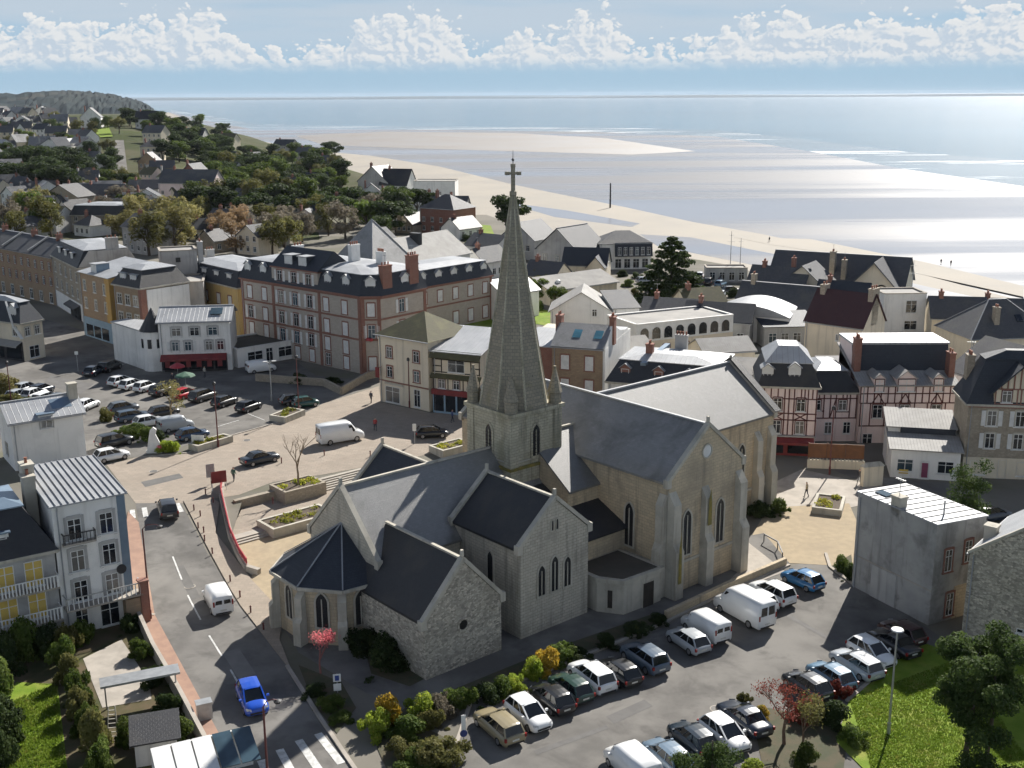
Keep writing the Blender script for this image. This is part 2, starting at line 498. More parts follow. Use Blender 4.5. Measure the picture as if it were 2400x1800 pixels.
def gable_block(name, axis, r0, r1, c, hw, eave, ridge, wm, rm, cop0=False, cop1=True, z0=-.6, over=.25, gable0=True):
    """prism with ridge along axis 'a' or 'b' of the church; returns nothing, adds wall, roof, coping"""
    def P(r, s, z):
        return (r, -s, z) if axis == 'a' else (s, -r, z)
    m = MB()
    for r, flip in ((r0, 0), (r1, 1)):
        m.add([P(r, c - hw, z0), P(r, c + hw, z0), P(r, c + hw, eave), P(r, c, ridge), P(r, c - hw, eave)], [(0, 1, 2, 3, 4)])
    for s in (-1, 1):
        m.add([P(r0, c + s * hw, z0), P(r1, c + s * hw, z0), P(r1, c + s * hw, eave), P(r0, c + s * hw, eave)], [(0, 1, 2, 3)])
    m.build(name + '_wall', wm, church)
    m = MB()
    sl = (ridge - eave) / hw
    e = .12
    for s in (-1, 1):
        m.add([P(r0, c, ridge + e), P(r1, c, ridge + e), P(r1, c + s * (hw + over), eave - sl * over + e), P(r0, c + s * (hw + over), eave - sl * over + e),
               P(r0, c, ridge - .05), P(r1, c, ridge - .05), P(r1, c + s * (hw + over), eave - sl * over - .08), P(r0, c + s * (hw + over), eave - sl * over - .08)],
              [(0, 1, 2, 3), (4, 5, 6, 7), (2, 3, 7, 6), (0, 3, 7, 4), (1, 2, 6, 5)])
    m.build(name + '_roof', rm, church)
    m = MB()
    m.bar(P(r0, c, ridge + .17), P(r1, c, ridge + .17), .28, .16)
    m.build(name + '_ridge', ZINCP if name in ('nave', 'transept') else LIGHTST, church)
    for r, on, d in ((r0, cop0, 1), (r1, cop1, -1)):
        if on:
            m = MB()
            for s in (-1, 1):
                m.bar(P(r + d * .12, c - s * .02, ridge + .22), P(r + d * .12, c + s * (hw + .3), eave - sl * .3 + .22), .46, .3)
            m.bar(P(r + d * .12, c, ridge + .2), P(r + d * .12, c, ridge + .85), .22)
            for s in (-1, 1):
                m.bar(P(r + d * .12, c + s * (hw + .12), eave - .5), P(r + d * .12, c + s * (hw + .12), eave + .25), .5)
            m.build(name + '_coping', LIGHTST, church)

def lancet(pos, yaw, wd, ht, parent, frame=LIGHTST, name='lancet_window', ring=.16, trefoil=False):
    """pointed window; pos = sill centre in the parent's space, yaw = direction it faces"""
    hw = wd / 2
    def outline(k):
        pts = [(-hw - k, -k), (hw + k, -k)]
        y0 = ht - wd * .9
        rr = wd + k
        n = 6
        for i in range(n + 1):
            a = (math.pi / 3.0) * i / n
            pts.append((-hw + rr * math.cos(a), y0 + rr * math.sin(a)))
        for i in range(n - 1, -1, -1):
            a = (math.pi / 3.0) * i / n
            pts.append((hw - rr * math.cos(a), y0 + rr * math.sin(a)))
        return pts
    a0, a1 = outline(0), outline(ring)
    n = len(a0)
    fr = MB()
    vs = [(x, -.09, z) for x, z in a0] + [(x, -.09, z) for x, z in a1] + [(x, .05, z) for x, z in a0] + [(x, .05, z) for x, z in a1]
    fs = []
    for i in range(n):
        j = (i + 1) % n
        fs += [(i, j, n + j, n + i), (n + i, n + j, 3 * n + j, 3 * n + i), (i, 2 * n + i, 2 * n + j, j)]
    fr.add(vs, fs)
    o = fr.build(name, frame, parent)
    o.location = pos
    o.rotation_euler = (0, 0, yaw)
    pn = MB()
    pn.add([(x, -.03, z) for x, z in a0], [tuple(range(n))])
    pn.build('pane', LEADED, o)
    if wd > .7:
        mu = MB()
        mu.bar((0, -.06, 0), (0, -.06, ht - .5), .08)
        mu.build('mullion', frame, o)
    return o

def buttress(a, b, yaw, w, d, h, name='buttress', m=LIGHTST, z0=-.6):
    """stepped buttress standing against a wall; yaw = outward direction"""
    k = MB()
    k.box(-w / 2, w / 2, -d, .1, z0, h * .45)
    k.add([(-w / 2, -d, h * .45), (w / 2, -d, h * .45), (w / 2, -d * .62, h * .52), (-w / 2, -d * .62, h * .52), (-w / 2, .1, h * .45), (w / 2, .1, h * .45), (w / 2, .1, h * .52), (-w / 2, .1, h * .52)],
          [(0, 1, 2, 3), (0, 3, 7, 4), (1, 5, 6, 2)])
    k.box(-w * .46, w * .46, -d * .62, .1, h * .45, h * .88)
    k.add([(-w * .46, -d * .62, h * .88), (w * .46, -d * .62, h * .88), (w * .46, .1, h * 1.0), (-w * .46, .1, h * 1.0), (-w * .46, .1, h * .88), (w * .46, .1, h * .88)],
          [(0, 1, 2, 3), (0, 3, 4), (1, 5, 2)])
    o = k.build(name, m, church)
    o.location = (a, -b, 0)
    o.rotation_euler = (0, 0, yaw)
    return o
YS, YE, YW, YN = 0, -math.pi / 2, math.pi / 2, math.pi       # faces +b (south), -a (apse side), +a, -b

SLATENV = mat('slate_nave', (.175, .172, .163), (.145, .143, .137), .5, .7, 6, 'brick', bump=.3, bw=.32, bh=.22, mortar=.01, mcol=(.11, .11, .105), dirt=(.13, .125, .115), dirt_amt=.6, dirt_scale=.5, spec=.6, coat=.1)
# chancel, sacristy, chapel, south transept, nave
gable_block('chancel', 'a', -31.6, -9, 15.2, 5.0, 6.4, 11.3, STONEG, SLATEN, cop0=True, cop1=False)
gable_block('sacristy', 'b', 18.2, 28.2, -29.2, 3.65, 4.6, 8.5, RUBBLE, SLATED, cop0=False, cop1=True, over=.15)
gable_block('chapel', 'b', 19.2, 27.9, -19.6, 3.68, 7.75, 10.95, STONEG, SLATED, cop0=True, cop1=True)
gable_block('transept', 'b', 2.0, 30.2, -3.85, 4.85, 10.4, 14.4, STONE, SLATEN, cop0=True, cop1=True)
gable_block('nave', 'a', -3.9, 16.3, 16.4, 5.8, 10.2, 14.38, STONE, SLATENV, cop0=False, cop1=True)
gable_block('crossing', 'a', -12.5, -6.5, 16.4, 5.4, 8.3, 12.0, STONE, SLATENV, cop0=False, cop1=False)
gable_block('north_chapel', 'b', 3.5, 12, -19.6, 3.68, 6.2, 9.6, STONEG, SLATEB, cop0=True, cop1=False)
# dark verge of the west gable
m = MB()
for s in (-1, 1):
    m.bar((16.42, -16.4, 14.9), (16.42, -16.4 - s * 6.2, 10.3), .9, .2)
m.build('west_verge', SLATED, church)
# apse: five sides of a polygon with its own roof
ap = [(-31.4, 10.6), (-34.2, 11.0), (-36.6, 13.2), (-36.6, 17.0), (-34.5, 19.6), (-31.4, 20.0)]
m = MB()
for (a0, b0), (a1, b1) in zip(ap, ap[1:]):
    m.add([(a0, -b0, -.6), (a1, -b1, -.6), (a1, -b1, 5.0), (a0, -b0, 5.0)], [(0, 1, 2, 3)])
m.build('apse_wall', STONE, church)
apo = [(-31.4, 10.2), (-34.4, 10.6), (-37.0, 12.9), (-37.0, 17.2), (-34.7, 20.1), (-31.4, 20.5)]
m = MB()
for (a0, b0), (a1, b1) in zip(apo, apo[1:]):
    m.slabface([(a0, -b0, 4.95), (-31.55, -15.2, 8.3), (a1, -b1, 4.95)][::-1], .15)
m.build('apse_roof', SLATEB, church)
for (a0, b0) in apo[1:-1]:
    m = MB()
    m.bar((a0, -b0, 5.03), (-31.55, -15.2, 8.38), .11, .07)
    m.build('roof_hip', ZINCP, church)
m = MB()
for (a0, b0), (a1, b1) in zip(apo, apo[1:]):
    m.bar((a0, -b0, 4.83), (a1, -b1, 4.83), .22, .26)
m.build('apse_cornice', LIGHTST, church)
for i in (1, 2, 3, 4):
    a0, b0 = ap[i]
    dv = Vector((a0 + 31.4, -(b0 - 15.2)))
    buttress(a0, b0, math.atan2(dv.y, dv.x) + math.pi / 2, .75, .75, 4.5, m=LIGHTST)
for i in (1, 2, 3, 4):
    (a0, b0), (a1, b1) = ap[i], ap[i + 1] if i < 5 else ap[0]
    mx, my = (a0 + a1) / 2, (b0 + b1) / 2
    d = Vector((a1 - a0, -(b1 - b0)))
    lancet((mx, -my, 1.5), math.atan2(d.y, d.x), .95, 2.9, church)
# sacristy round window and openings
def oculus(a, b, z, r, face_yaw, m1=LIGHTST, m2=LEADED, name='round_window', ring=.16):
    k = MB()
    n = 20
    vs, fs = [], []
    for rr, yy in ((r, -.1), (r + ring, -.1), (r, .04), (r + ring, .04)):
        vs += [(rr * math.cos(2 * math.pi * i / n), yy, rr * math.sin(2 * math.pi * i / n)) for i in range(n)]
    for i in range(n):
        j = (i + 1) % n
        fs += [(i, j, n + j, n + i), (n + i, n + j, 3 * n + j, 3 * n + i), (i, 2 * n + i, 2 * n + j, j)]
    k.add(vs, fs)
    o = k.build(name, m1, church)
    o.location = (a, -b, z)
    o.rotation_euler = (0, 0, face_yaw)
    q = MB()
    q.add([(r * math.cos(2 * math.pi * i / n), -.03, r * math.sin(2 * math.pi * i / n)) for i in range(n)], [tuple(range(n))])
    q.build('pane', m2, o)
oculus(-29.3, 28.2, 3.4, .40, YS, RUBBLE)
# chapel gable: three lancets, slit above
for a0, h in ((-21.1, 2.6), (-19.68, 3.0), (-18.28, 2.6)):
    lancet((a0, -27.9, 3.15), YS, .72, h, church)
for a0 in (-19.95, -19.45):
    lancet((a0, -27.9, 8.4), YS, .22, .9, church, name='slit_window', ring=.08)
lancet((-23.28, -24.2, 2.2), YE, .7, 4.2, church)
# transept gable: two lancets, buttresses, round emblem
for a0 in (-6.3, -1.9):
    lancet((a0, -30.2, 3.3), YS, 1.0, 4.1, church)
oculus(-4.0, 30.2, 12.2, .55, YS, LIGHTST, FRAME, name='clock', ring=.12)
buttress(-4.05, 30.2, YS, .95, .9, 9.2)
buttress(-8.3, 30.2, YS, 1.0, 1.1, 9.6)
buttress(-8.7, 29.6, YE, 1.0, .8, 9.4)
buttress(.55, 30.2, YS, 1.0, 1.1, 9.6)
buttress(1.0, 29.6, YW, 1.0, 1.0, 9.6)
m = MB()
m.box(-8.76, 1.06, -30.28, -30.1, 2.6, 2.85)
m.box(-8.78, -8.6, -30.2, -20, 2.6, 2.85)
m.build('string_course', LIGHTST, church)
lancet((-8.7, -25.7, 3.4), YE, 1.0, 4.0, church)
# lichen streaks running down from the copings
for (a0, b0, z0, z1, wd, yaw) in ((-8.35, 31.35, 1.5, 6.2, .45, YS), (-4.05, 30.86, 5.6, 9.0, .55, YS)):
    k = MB()
    k.add([(-wd / 2, -.02, 0), (wd / 2, -.02, 0), (wd * .4, -.02, (z1 - z0) * .6), (.05, -.02, z1 - z0), (-wd * .35, -.02, (z1 - z0) * .7)], [(0, 1, 2, 3, 4)])
    o = k.build('lichen_patch', LICHEN, church)
    o.location = (a0, -b0, z0)
    o.rotation_euler = (0, 0, yaw)
# nave south wall: windows and buttresses
for a0 in (5.2, 11.2):
    lancet((a0, -22.2, 3.6), YS, 1.0, 4.2, church)
for a0 in (8.2, 13.6):
    buttress(a0, 22.2, YS, .9, .9, 8.8)
buttress(16.2, 21.7, YW, .95, .9, 9.0)
buttress(15.8, 22.2, YS, .95, .9, 9.0)
m = MB()
m.box(1, 16.36, -22.32, -22.1, 2.5, 2.75)
m.build('string_course', LIGHTST, church)
# aisle between chapel and transept with a lean-to roof, and the polygonal porch before it
m = MB()
m.box(-15.9, -8.7, -25.2, -18, -.6, 5.2)
m.build('aisle_wall', STONE, church)
m = MB()
m.slabface([(-15.9, -25.6, 5.1), (-8.72, -25.6, 5.1), (-8.72, -18.0, 8.4), (-15.9, -18.0, 8.4)], .16)
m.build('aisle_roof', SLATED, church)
lancet((-13.8, -25.2, 1.8), YS, .6, 2.2, church)
pp = [(-15.2, 25.2), (-15.2, 28.3), (-14.0, 30.2), (-10.2, 30.4), (-9.6, 30.4), (-9.6, 25.2)]
m = MB()
m.prism([(a, -b) for a, b in pp][::-1], -.4, 2.75)
m.build('porch_wall', LIGHTST, church)
m = MB()
ctr = (-12.4, 27.8)
m.prism([(ctr[0] + (a - ctr[0]) * 1.06, -(ctr[1] + (b - ctr[1]) * 1.06)) for a, b in pp][::-1], 2.75, 3.1)
m.build('porch_cornice', LIGHTST, church)
m = MB()
m.prism([(ctr[0] + (a - ctr[0]) * .9, -(ctr[1] + (b - ctr[1]) * .9)) for a, b in pp][::-1], 3.1, 3.16)
m.build('porch_roof', FLATDARK, church)
def opening(a, b, z, wd, ht, yaw, name, mt, fm=LIGHTST):
    k = MB()
    k.box(-wd / 2 - .1, wd / 2 + .1, -.07, .03, -.0, ht + .12)
    o = k.build(name, fm, church)
    o.location = (a, -b, z)
    o.rotation_euler = (0, 0, yaw)
    q = MB()
    q.box(-wd / 2, wd / 2, -.1, -.05, .02, ht)
    q.build('panel', mt, o)
opening(-11.2, 30.35, 0, 1.2, 2.2, YS + R(-3), 'porch_door', TIMBERD)
opening(-14.6, 29.25, .5, .4, 1.6, R(-58), 'porch_window', TIMBERD)
opening(-15.2, 26.8, .5, .45, 1.6, YE, 'porch_window', PANE)
# tower and spire
TA, TB, TW = -12.85, 15.05, 2.95
m = MB()
m.box(TA - TW - .12, TA + TW + .12, -TB - TW - .12, -TB + TW + .12, -.6, 9.9)
m.build('tower_lower', TOWERST, church)
m = MB()
m.box(TA - TW, TA + TW, -TB - TW, -TB + TW, 9.9, 15.0)
m.build('belfry', TOWERST, church)
for z, k, h, mt in ((9.85, .22, .25, LICHEN), (14.75, .30, .35, TOWERST), (10.5, .06, .1, LIGHTST)):
    m = MB()
    m.box(TA - TW - k, TA + TW + k, -TB - TW - k, -TB + TW + k, z, z + h)
    m.build('string_course', mt, church)
for sx in (-1, 1):
    for sy in (-1, 1):
        m = MB()
        m.box(TA + sx * (TW - .35) - .45, TA + sx * (TW - .35) + .45, -TB + sy * (TW - .35) - .45, -TB + sy * (TW - .35) + .45, 9.0, 14.7)
        o = m.build('corner_buttress', TOWERST, church)
        # pinnacle: octagonal drum and tall stone cap
        px, py = TA + sx * (TW - .35), -TB + sy * (TW - .35)
        m = MB()
        m.tube([(px, py, 15.0), (px, py, 16.0), (px, py, 16.15), (px, py, 18.3), (px, py, 18.5)], [.58, .58, .68, .10, .14], 8)
        m.build('pinnacle', SPIREST, church)
for yaw, (ox, oy) in ((YS, (0, -TW)), (YE, (-TW, 0)), (YW, (TW, 0)), (YN, (0, TW))):
    lancet((TA + ox, -TB + oy, 10.75), yaw, .85, 2.9, church, frame=TOWERST, name='belfry_opening', ring=.22)
    # louvres inside the opening
    k = MB()
    for i in range(6):
        k.bar((-.4, -.05, .3 + i * .36), (.4, -.05, .3 + i * .36), .1, .05)
    o = k.build('louvres', TIMBERD, church)
    o.location = (TA + ox, -TB + oy, 10.75)
    o.rotation_euler = (0, 0, yaw)
m = MB()
n = 8
zs = [(15.0, 2.98), (17.5, 2.55), (24.5, 1.45), (33.5, .22), (33.6, .30), (33.9, .30), (34.0, .16)]
rings = []
for z, r in zs:
    rr = r / math.cos(math.pi / 8)
    rings.append([(TA + rr * math.cos(math.pi / 8 + 2 * math.pi * k / n), -TB + rr * math.sin(math.pi / 8 + 2 * math.pi * k / n), z) for k in range(n)])
fs = []
for i in range(len(zs) - 1):
    for k in range(n):
        fs.append((i * n + k, i * n + (k + 1) % n, (i + 1) * n + (k + 1) % n, (i + 1) * n + k))
m.add([p for r in rings for p in r], fs)
m.build('spire', SPIREST, church)
# rounded ribs along the edges of the spire
for k in range(n):
    m = MB()
    m.tube([rings[0][k], rings[1][k], rings[2][k], rings[3][k]], [.12, .11, .09, .05], 5)
    m.build('spire_rib', TOWERST, church)
# narrow lucarnes near the foot of the spire
for k in range(8):
    a = 2 * math.pi * k / 8
    r = 2.62
    q = MB()
    q.add([(-.16, -.08, 0), (.16, -.08, 0), (.16, .12, 1.3), (0, .16, 1.7), (-.16, .12, 1.3)], [(0, 1, 2, 3, 4)])
    q.add([(-.28, -.05, -.05), (.28, -.05, -.05), (.28, .15, 1.4), (0, .22, 2.0), (-.28, .15, 1.4)], [(0, 1, 2, 3, 4)])
    o = q.build('lucarne', PANE, church)
    o.location = (TA + math.cos(a) * r, -TB + math.sin(a) * r, 16.4)
    o.rotation_euler = (0, 0, a + math.pi / 2)
m = MB()
m.bar((TA, -TB, 33.9), (TA, -TB, 36.1), .26)
ca = -CH_A
m.bar((TA - .46 * math.cos(ca), -TB - .46 * math.sin(ca), 35.45), (TA + .46 * math.cos(ca), -TB + .46 * math.sin(ca), 35.45), .22)
for (dx_, dz_) in ((-.5, 35.45), (.5, 35.45), (0, 36.1)):
    m.box(TA + dx_ * math.cos(ca) - .15, TA + dx_ * math.cos(ca) + .15, -TB + dx_ * math.sin(ca) - .15, -TB + dx_ * math.sin(ca) + .15, dz_ - .15, dz_ + .15)
m.build('stone_cross', SPIREST, church)
m = MB()
m.tube([(TA, -TB, 36.1), (TA, -TB, 37.4)], [.04, .02], 6)
m.tube([(TA, -TB, 36.45), (TA, -TB, 36.6), (TA, -TB, 36.75)], [.03, .14, .03], 8)
m.build('weather_vane', IRON, church)
# north side gable with steep coping seen beyond the chancel roof; small finial pillar
m = MB()
m.tube([(-15.8, 2.2, 0), (-15.8, 2.2, 5.4)], .33, 8)
m.tube([(-15.8, 2.2, 5.4), (-15.8, 2.2, 5.6), (-15.8, 2.2, 6.1), (-15.8, 2.2, 6.5)], [.45, .45, .25, .08], 8)
m.build('chimney_stack', LIGHTST, church)

# ------------------------------------------------------------------ far land, beach and sea
FARSHORE = [(-8.68,398.69), (-18.44,436.16), (-37.43,507.32), (-67.38,608.9), (-107.08,726.48), (-171.96,935.44), (-262.72,1213.56), (-416.87,1673.98), (-640.25,2273.38), (-907.7,2854.08)]
def shore_x(y):
    for (x0, y0), (x1, y1) in zip(FARSHORE, FARSHORE[1:]):
        if y0 <= y <= y1:
            return x0 + (x1 - x0) * (y - y0) / (y1 - y0)
    return FARSHORE[0][0] if y < FARSHORE[0][1] else FARSHORE[-1][0]
HILLG = mat('hillside_ground', (.055, .065, .03), (.10, .095, .06), .95, .02, 8, dirt=(.06, .085, .025), dirt_amt=.7, dirt_scale=.015, spec=.05)
ys = [324]
while ys[-1] < FARSHORE[-1][1]:
    ys.append(ys[-1] * 1.035)
ys[-1] = FARSHORE[-1][1]
m = MB()
NQ = 48
for y in ys:
    xs = shore_x(y) + 0.0
    xl = min(-.85 * y, -320)
    for k in range(NQ + 1):
        t = k / NQ
        x = xs + (xl - xs) * t
        h = hz(x, y) - .06
        if k == 0:
            h = -4.5
        m.v.append((x, y, h if k else h))
for i in range(len(ys) - 1):
    for k in range(NQ):
        m.f.append((i * (NQ + 1) + k + 1, i * (NQ + 1) + k, (i + 1) * (NQ + 1) + k, (i + 1) * (NQ + 1) + k + 1))
        m.m.append(0)
structure(m.build('hillside', HILLG, None, True))
structure(MB().add([(-700, 40, -.3), (-148, 40, -.3), (-148, 345, -.3), (-700, 345, -.3)], [(0, 1, 2, 3)]).build('side_ground', TOWNG))

def sea_mat(name, deep, rough, wave, dist, foam=0., sand=None, spec=.2):
    mm = bpy.data.materials.new(name)
    mm.use_nodes = True
    t = NT(mm.node_tree)
    b = t.n['Principled BSDF']
    b.inputs['Specular IOR Level'].default_value = spec
    pos = t.new('ShaderNodeNewGeometry').outputs['Position']
    st = t.vmath('MULTIPLY', pos, (.25, 1.0, 1.0))
    c = t.mix(t.ramp(t.noise(st, .004, 6, .6), .35, .65), deep, tuple(x * 1.25 for x in deep))
    if sand:
        s2 = t.vmath('MULTIPLY', pos, (.10, 1.0, 1.0))
        k = t.ramp(t.noise(s2, .012, 7, .6, .3), .38, .62)
        c = t.mix(k, c, sand)
        t.lk(t.ramp(k, 0, 1, rough, .35), b.inputs['Roughness'])
    else:
        b.inputs['Roughness'].default_value = rough
    if foam:
        s3 = t.vmath('MULTIPLY', pos, (.16, 1.0, 1.0))
        k = t.ramp(t.noise(s3, .03, 8, .62, .4), foam, foam + .16)
        c = t.mix(k, c, (.62, .63, .64))
        t.lk(t.ramp(k, 0, 1, rough, .8), b.inputs['Roughness'])
    t.lk(c, b.inputs['Base Color'])
    if wave:
        bp = t.new('ShaderNodeBump')
        bp.inputs['Strength'].default_value = wave
        bp.inputs['Distance'].default_value = dist
        t.lk(t.noise(t.vmath('MULTIPLY', pos, (.5, 1.0, 1.0)), .16, 5, .62), bp.inputs['Height'])
        t.lk(bp.outputs[0], b.inputs['Normal'])
    return mm
SEA = sea_mat('sea_water', (.105, .175, .225), .19, .14, .8, spec=.11)
SURF = sea_mat('surf_water', (.15, .20, .235), .2, .15, .6, foam=.53, spec=.11)
WET = sea_mat('wet_sand', (.215, .225, .25), .2, .03, .3, sand=(.235, .225, .22), spec=.10)
SANDBAR = mat('sand_bar', (.185, .16, .138), (.195, .185, .18), .6, .012, 7, dirt=(.20, .185, .17), dirt_amt=.7, dirt_scale=.03)
SAND = mat('dry_sand', (.30, .265, .215), (.265, .24, .20), .85, .03, 8, dirt=(.225, .205, .18), dirt_amt=.55, dirt_scale=.02)
zf = lambda x, y: 0
structure(MB().add([(-60000, 60, -4.2), (60000, 60, -4.2), (60000, 70000, -4.2), (-60000, 70000, -4.2)], [(0, 1, 2, 3)]).build('sea', SEA))
L0 = [(111.15,205.57), (90.35,217.17), (71.13,244.17), (54.08,283.58), (25.38,332.82), (-8.77,401.5), (-37.97,513.73), (-108.03,732.14), (-260.03,1200.16), (-614.95,2182.24), (-886.86,2787.47), (-1181.98,3594.28)]
L1 = [(131.33,227.85), (115.21,250.87), (106.66,288.84), (100.38,328.05), (84.32,378.19), (67.05,416.02), (47.49,474.67), (21.21,544.57), (1.44,599.42), (-47.09,758.25), (-109.84,901.18), (-163.52,984.36), (-226.31,1122.16), (-319.51,1360.61), (-526.45,1969.81), (-1013.68,3447.29)]
L2 = [(307.84,483.16), (258.3,576.08), (243.93,715.6), (243.67,939.48), (227.88,1278.89), (113.71,1448.09), (-64.68,1569.83), (-264.75,1646.21), (-356.32,1621.44), (-545.93,2131.67), (-1034.78,3541.48)]
L3 = [(446.86,666.58), (357.59,801.74), (316.42,931.46), (305.44,1180.34), (268.87,1510.8), (130.19,1659.21), (-71.8,1744.69), (-299.94,1866.76), (-427.75,1949), (-699.2,2733.64), (-1202.94,4119.01)]
flat_sheet('surf', [(x, y) for x, y in L2] + L3[::-1], -4.08, SURF, zfun=zf)
flat_sheet('wet_sand', L1 + L2[::-1], -3.9, WET, zfun=zf)
flat_sheet('beach', L0 + L1[::-1], -3.6, SAND, zfun=zf)
flat_sheet('sand_bar', [(-257.97,1380.45), (-165.4,1512.34), (1.63,1433.14), (102.47,1245.21), (152.09,949.57), (94.23,899.84), (1.03,966.23), (-94.35,1033.01), (-178.63,1106.5)], -3.84, SANDBAR, zfun=zf)
flat_sheet('sand_spit', [(72.86,370.41), (96.55,364.82), (114.82,311.76), (124.2,271.32), (117.64,256.41), (106.66,288.84), (93.88,330.15), (80.07,352.45)], -3.56, SAND, zfun=zf)
flat_sheet('wet_sand', [(43.21,380.01), (58.99,371.02), (72.29,340.56), (88.44,306.19), (102.17,267.62), (112.9,241.42), (109.62,234.08), (93.02,256.02), (76.72,287.72), (60.74,319.74), (45.13,349.72)], -3.58, WET, zfun=zf)
flat_sheet('wet_sand', [(-3.33,501.13), (22.85,461.47), (46.83,412.69), (42.6,401.79), (16.72,436.7)], -3.58, WET, zfun=zf)
# sea wall below the front
m = MB()
for p, q in zip(SHORE, SHORE[1:]):
    m.add([(p[0], p[1], -4.4), (q[0], q[1], -4.4), (q[0], q[1], hz(*q)), (p[0], p[1], hz(*p))], [(0, 1, 2, 3)])
structure(m.build('sea_wall', CONC))
# wooded headland and the low coast on the horizon
HEAD = mat('headland_wood', (.018, .028, .032), (.035, .045, .045), .95, .01, 9, bump=1, dirt=(.065, .06, .05), dirt_amt=.5, dirt_scale=.006, spec=.03)
m = MB()
prof = [((-2713.13,5626.1), 50), ((-2241.77,5384.4), 54), ((-1855.65,4839.13), 60), ((-1588.39,4415.47), 57), ((-1381.44,4067.22), 46), ((-1252.55,3897.63), 30), ((-1126.38,3637.04), 10), ((-1072.31,3520.45), -3)]
rows = 16
prof = [((a_[0][0] + (b_[0][0] - a_[0][0]) * k / 9, a_[0][1] + (b_[0][1] - a_[0][1]) * k / 9), a_[1] + (b_[1] - a_[1]) * k / 9) for a_, b_ in zip(prof, prof[1:]) for k in range(9)] + [prof[-1]]
prof = [((p[0], p[1]), h) for p, h in prof]
for (p, h) in prof:
    q = 3200 / p[1]
    for j in range(rows):
        t = j / (rows - 1)
        y = 3100 + 900 * t
        hh = h * math.sin(math.pi * min(1, .08 + t * 1.2) / 2) + (random.random() - .5) * 11 * (h > 8) if j else -4
        m.v.append((p[0] * q * y / 3200, y, hh if h > 0 else -4))
for i in range(len(prof) - 1):
    for j in range(rows - 1):
        m.f.append((i * rows + j, (i + 1) * rows + j, (i + 1) * rows + j + 1, i * rows + j + 1))
        m.m.append(0)
structure(m.build('headland', HEAD))
m = MB()
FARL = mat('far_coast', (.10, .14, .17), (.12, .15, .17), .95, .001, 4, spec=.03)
pts = [(-6000, 12), (-4300, 24), (-2600, 18), (-1000, 26), (700, 16), (2300, 24), (4000, 14), (6000, 26), (8000, 16)]
for (x, h) in pts:
    m.v += [(x, 14400, -6), (x * 1.02, 14700, h)]
for i in range(len(pts) - 1):
    m.f.append((2 * i, 2 * i + 2, 2 * i + 3, 2 * i + 1))
    m.m.append(0)
structure(m.build('far_coast', FARL))

# ------------------------------------------------------------------ streets, squares, parking areas
flat_sheet('road', [(-38.93,110.13), (-37.06,105.17), (-29.93,86.73), (-19.61,67.77), (-16.58,61.8), (-8.88,61.73), (-13.54,70.61), (-17.2,77.94), (-23.16,88.44), (-28.92,99.39), (-34.28,110.34), (-36.05,112.66)], .012, ASPHALT)
flat_sheet('square', [(-46.3,122.75), (-38.93,110.13), (-34.28,110.34), (-28.96,113.06), (-26.13,116.91), (-20.98,119.63), (-15.66,123), (-3.67,131.23), (-1.65,137.76), (-3.41,144.33), (-10.73,143.85), (-18,149.34), (-19.24,158.25), (-25.66,149.05), (-28.02,142.74), (-34.93,134.23), (-38.33,127.38), (-43.38,125.84)], .016, PAVER)
flat_sheet('street_parking', [(-85.17,174.53), (-91.23,194.22), (-92.23,214.01), (-76.65,199.4), (-56.97,168.75), (-42.82,168.44), (-34.52,174.85), (-29.47,164.89), (-19.4,160.76), (-28.02,142.74), (-34.93,134.23), (-43.38,125.84), (-49.03,123.57), (-67.78,136.66)], .008, ASPHALT2)
flat_sheet('side_street', [(-92.23,214.01), (-104.98,233.17), (-114.64,238.67), (-94.25,194.3), (-91.23,194.22)], .007, ASPHALT)
LOT = flat_sheet('car_park', [(-4.9,61.7), (-3.84,67.41), (-2.87,72.92), (4.1,77.84), (12.38,84.14), (17.9,89.71), (25.27,95.96), (29.17,98.88), (30.65,93.08), (33.95,82.4), (36.98,77.49), (32.82,61.37)], .012, ASPHALT2)
flat_sheet('church_path', [(-20.25,87.67), (-16.72,80.1), (-10.99,74.2), (-5.99,69.55), (-3.18,72.92), (12.69,86.47), (25.5,96.93), (24.73,104.27), (11.96,99.11), (-7.46,90.02)], .028, ASPHALT)
flat_sheet('lawn', [(23.97,72.64), (28.3,77.58), (31.66,81.69), (34.61,78.86), (40.52,77.45), (33.08,61.36), (23.09,61.45), (21.52,67.17)], .07, GRASS, skirt=.06)
flat_sheet('plaza', [(19.61,97.01), (23.25,103.18), (26.72,111.37), (35.53,112.51), (34.36,104.14), (29.88,91.74), (28.9,96.4), (25.5,96.93), (22.34,95.04)], .024, GRAVEL)
flat_sheet('plaza_paving', [(26.72,111.37), (29.2,119.4), (33.39,123.78), (37.7,119.99), (43.62,115.02), (35.16,111.25)], .020, CONC)
flat_sheet('lane', [(30.37,130.25), (35.17,126.89), (38.65,119.97), (49.94,113.6), (51.57,117.64), (42.21,120.64), (36.01,130.16)], .010, ASPHALT)
flat_sheet('church_terrace', [(20.7,95.54), (22.51,102.65), (24.66,95.01), (19.43,90.98), (18.75,92.32)], .034, CONC)
flat_sheet('gravel_walk', [(-23.35,90.21), (-23.55,96.25), (-21.25,102.91), (-19.95,93.72), (-18.91,84.5), (-19.3,83)], .021, GRAVEL)
flat_sheet('right_footway', [(-34.22,110.91), (-32.36,112.79), (-30.4,110.65), (-29.02,103.33), (-23.38,93.69), (-19.19,86.84), (-18.64,82.26), (-16.31,76.11), (-17.2,77.94), (-23.16,88.44), (-28.64,99.41)], .10, PAVER, skirt=.1)
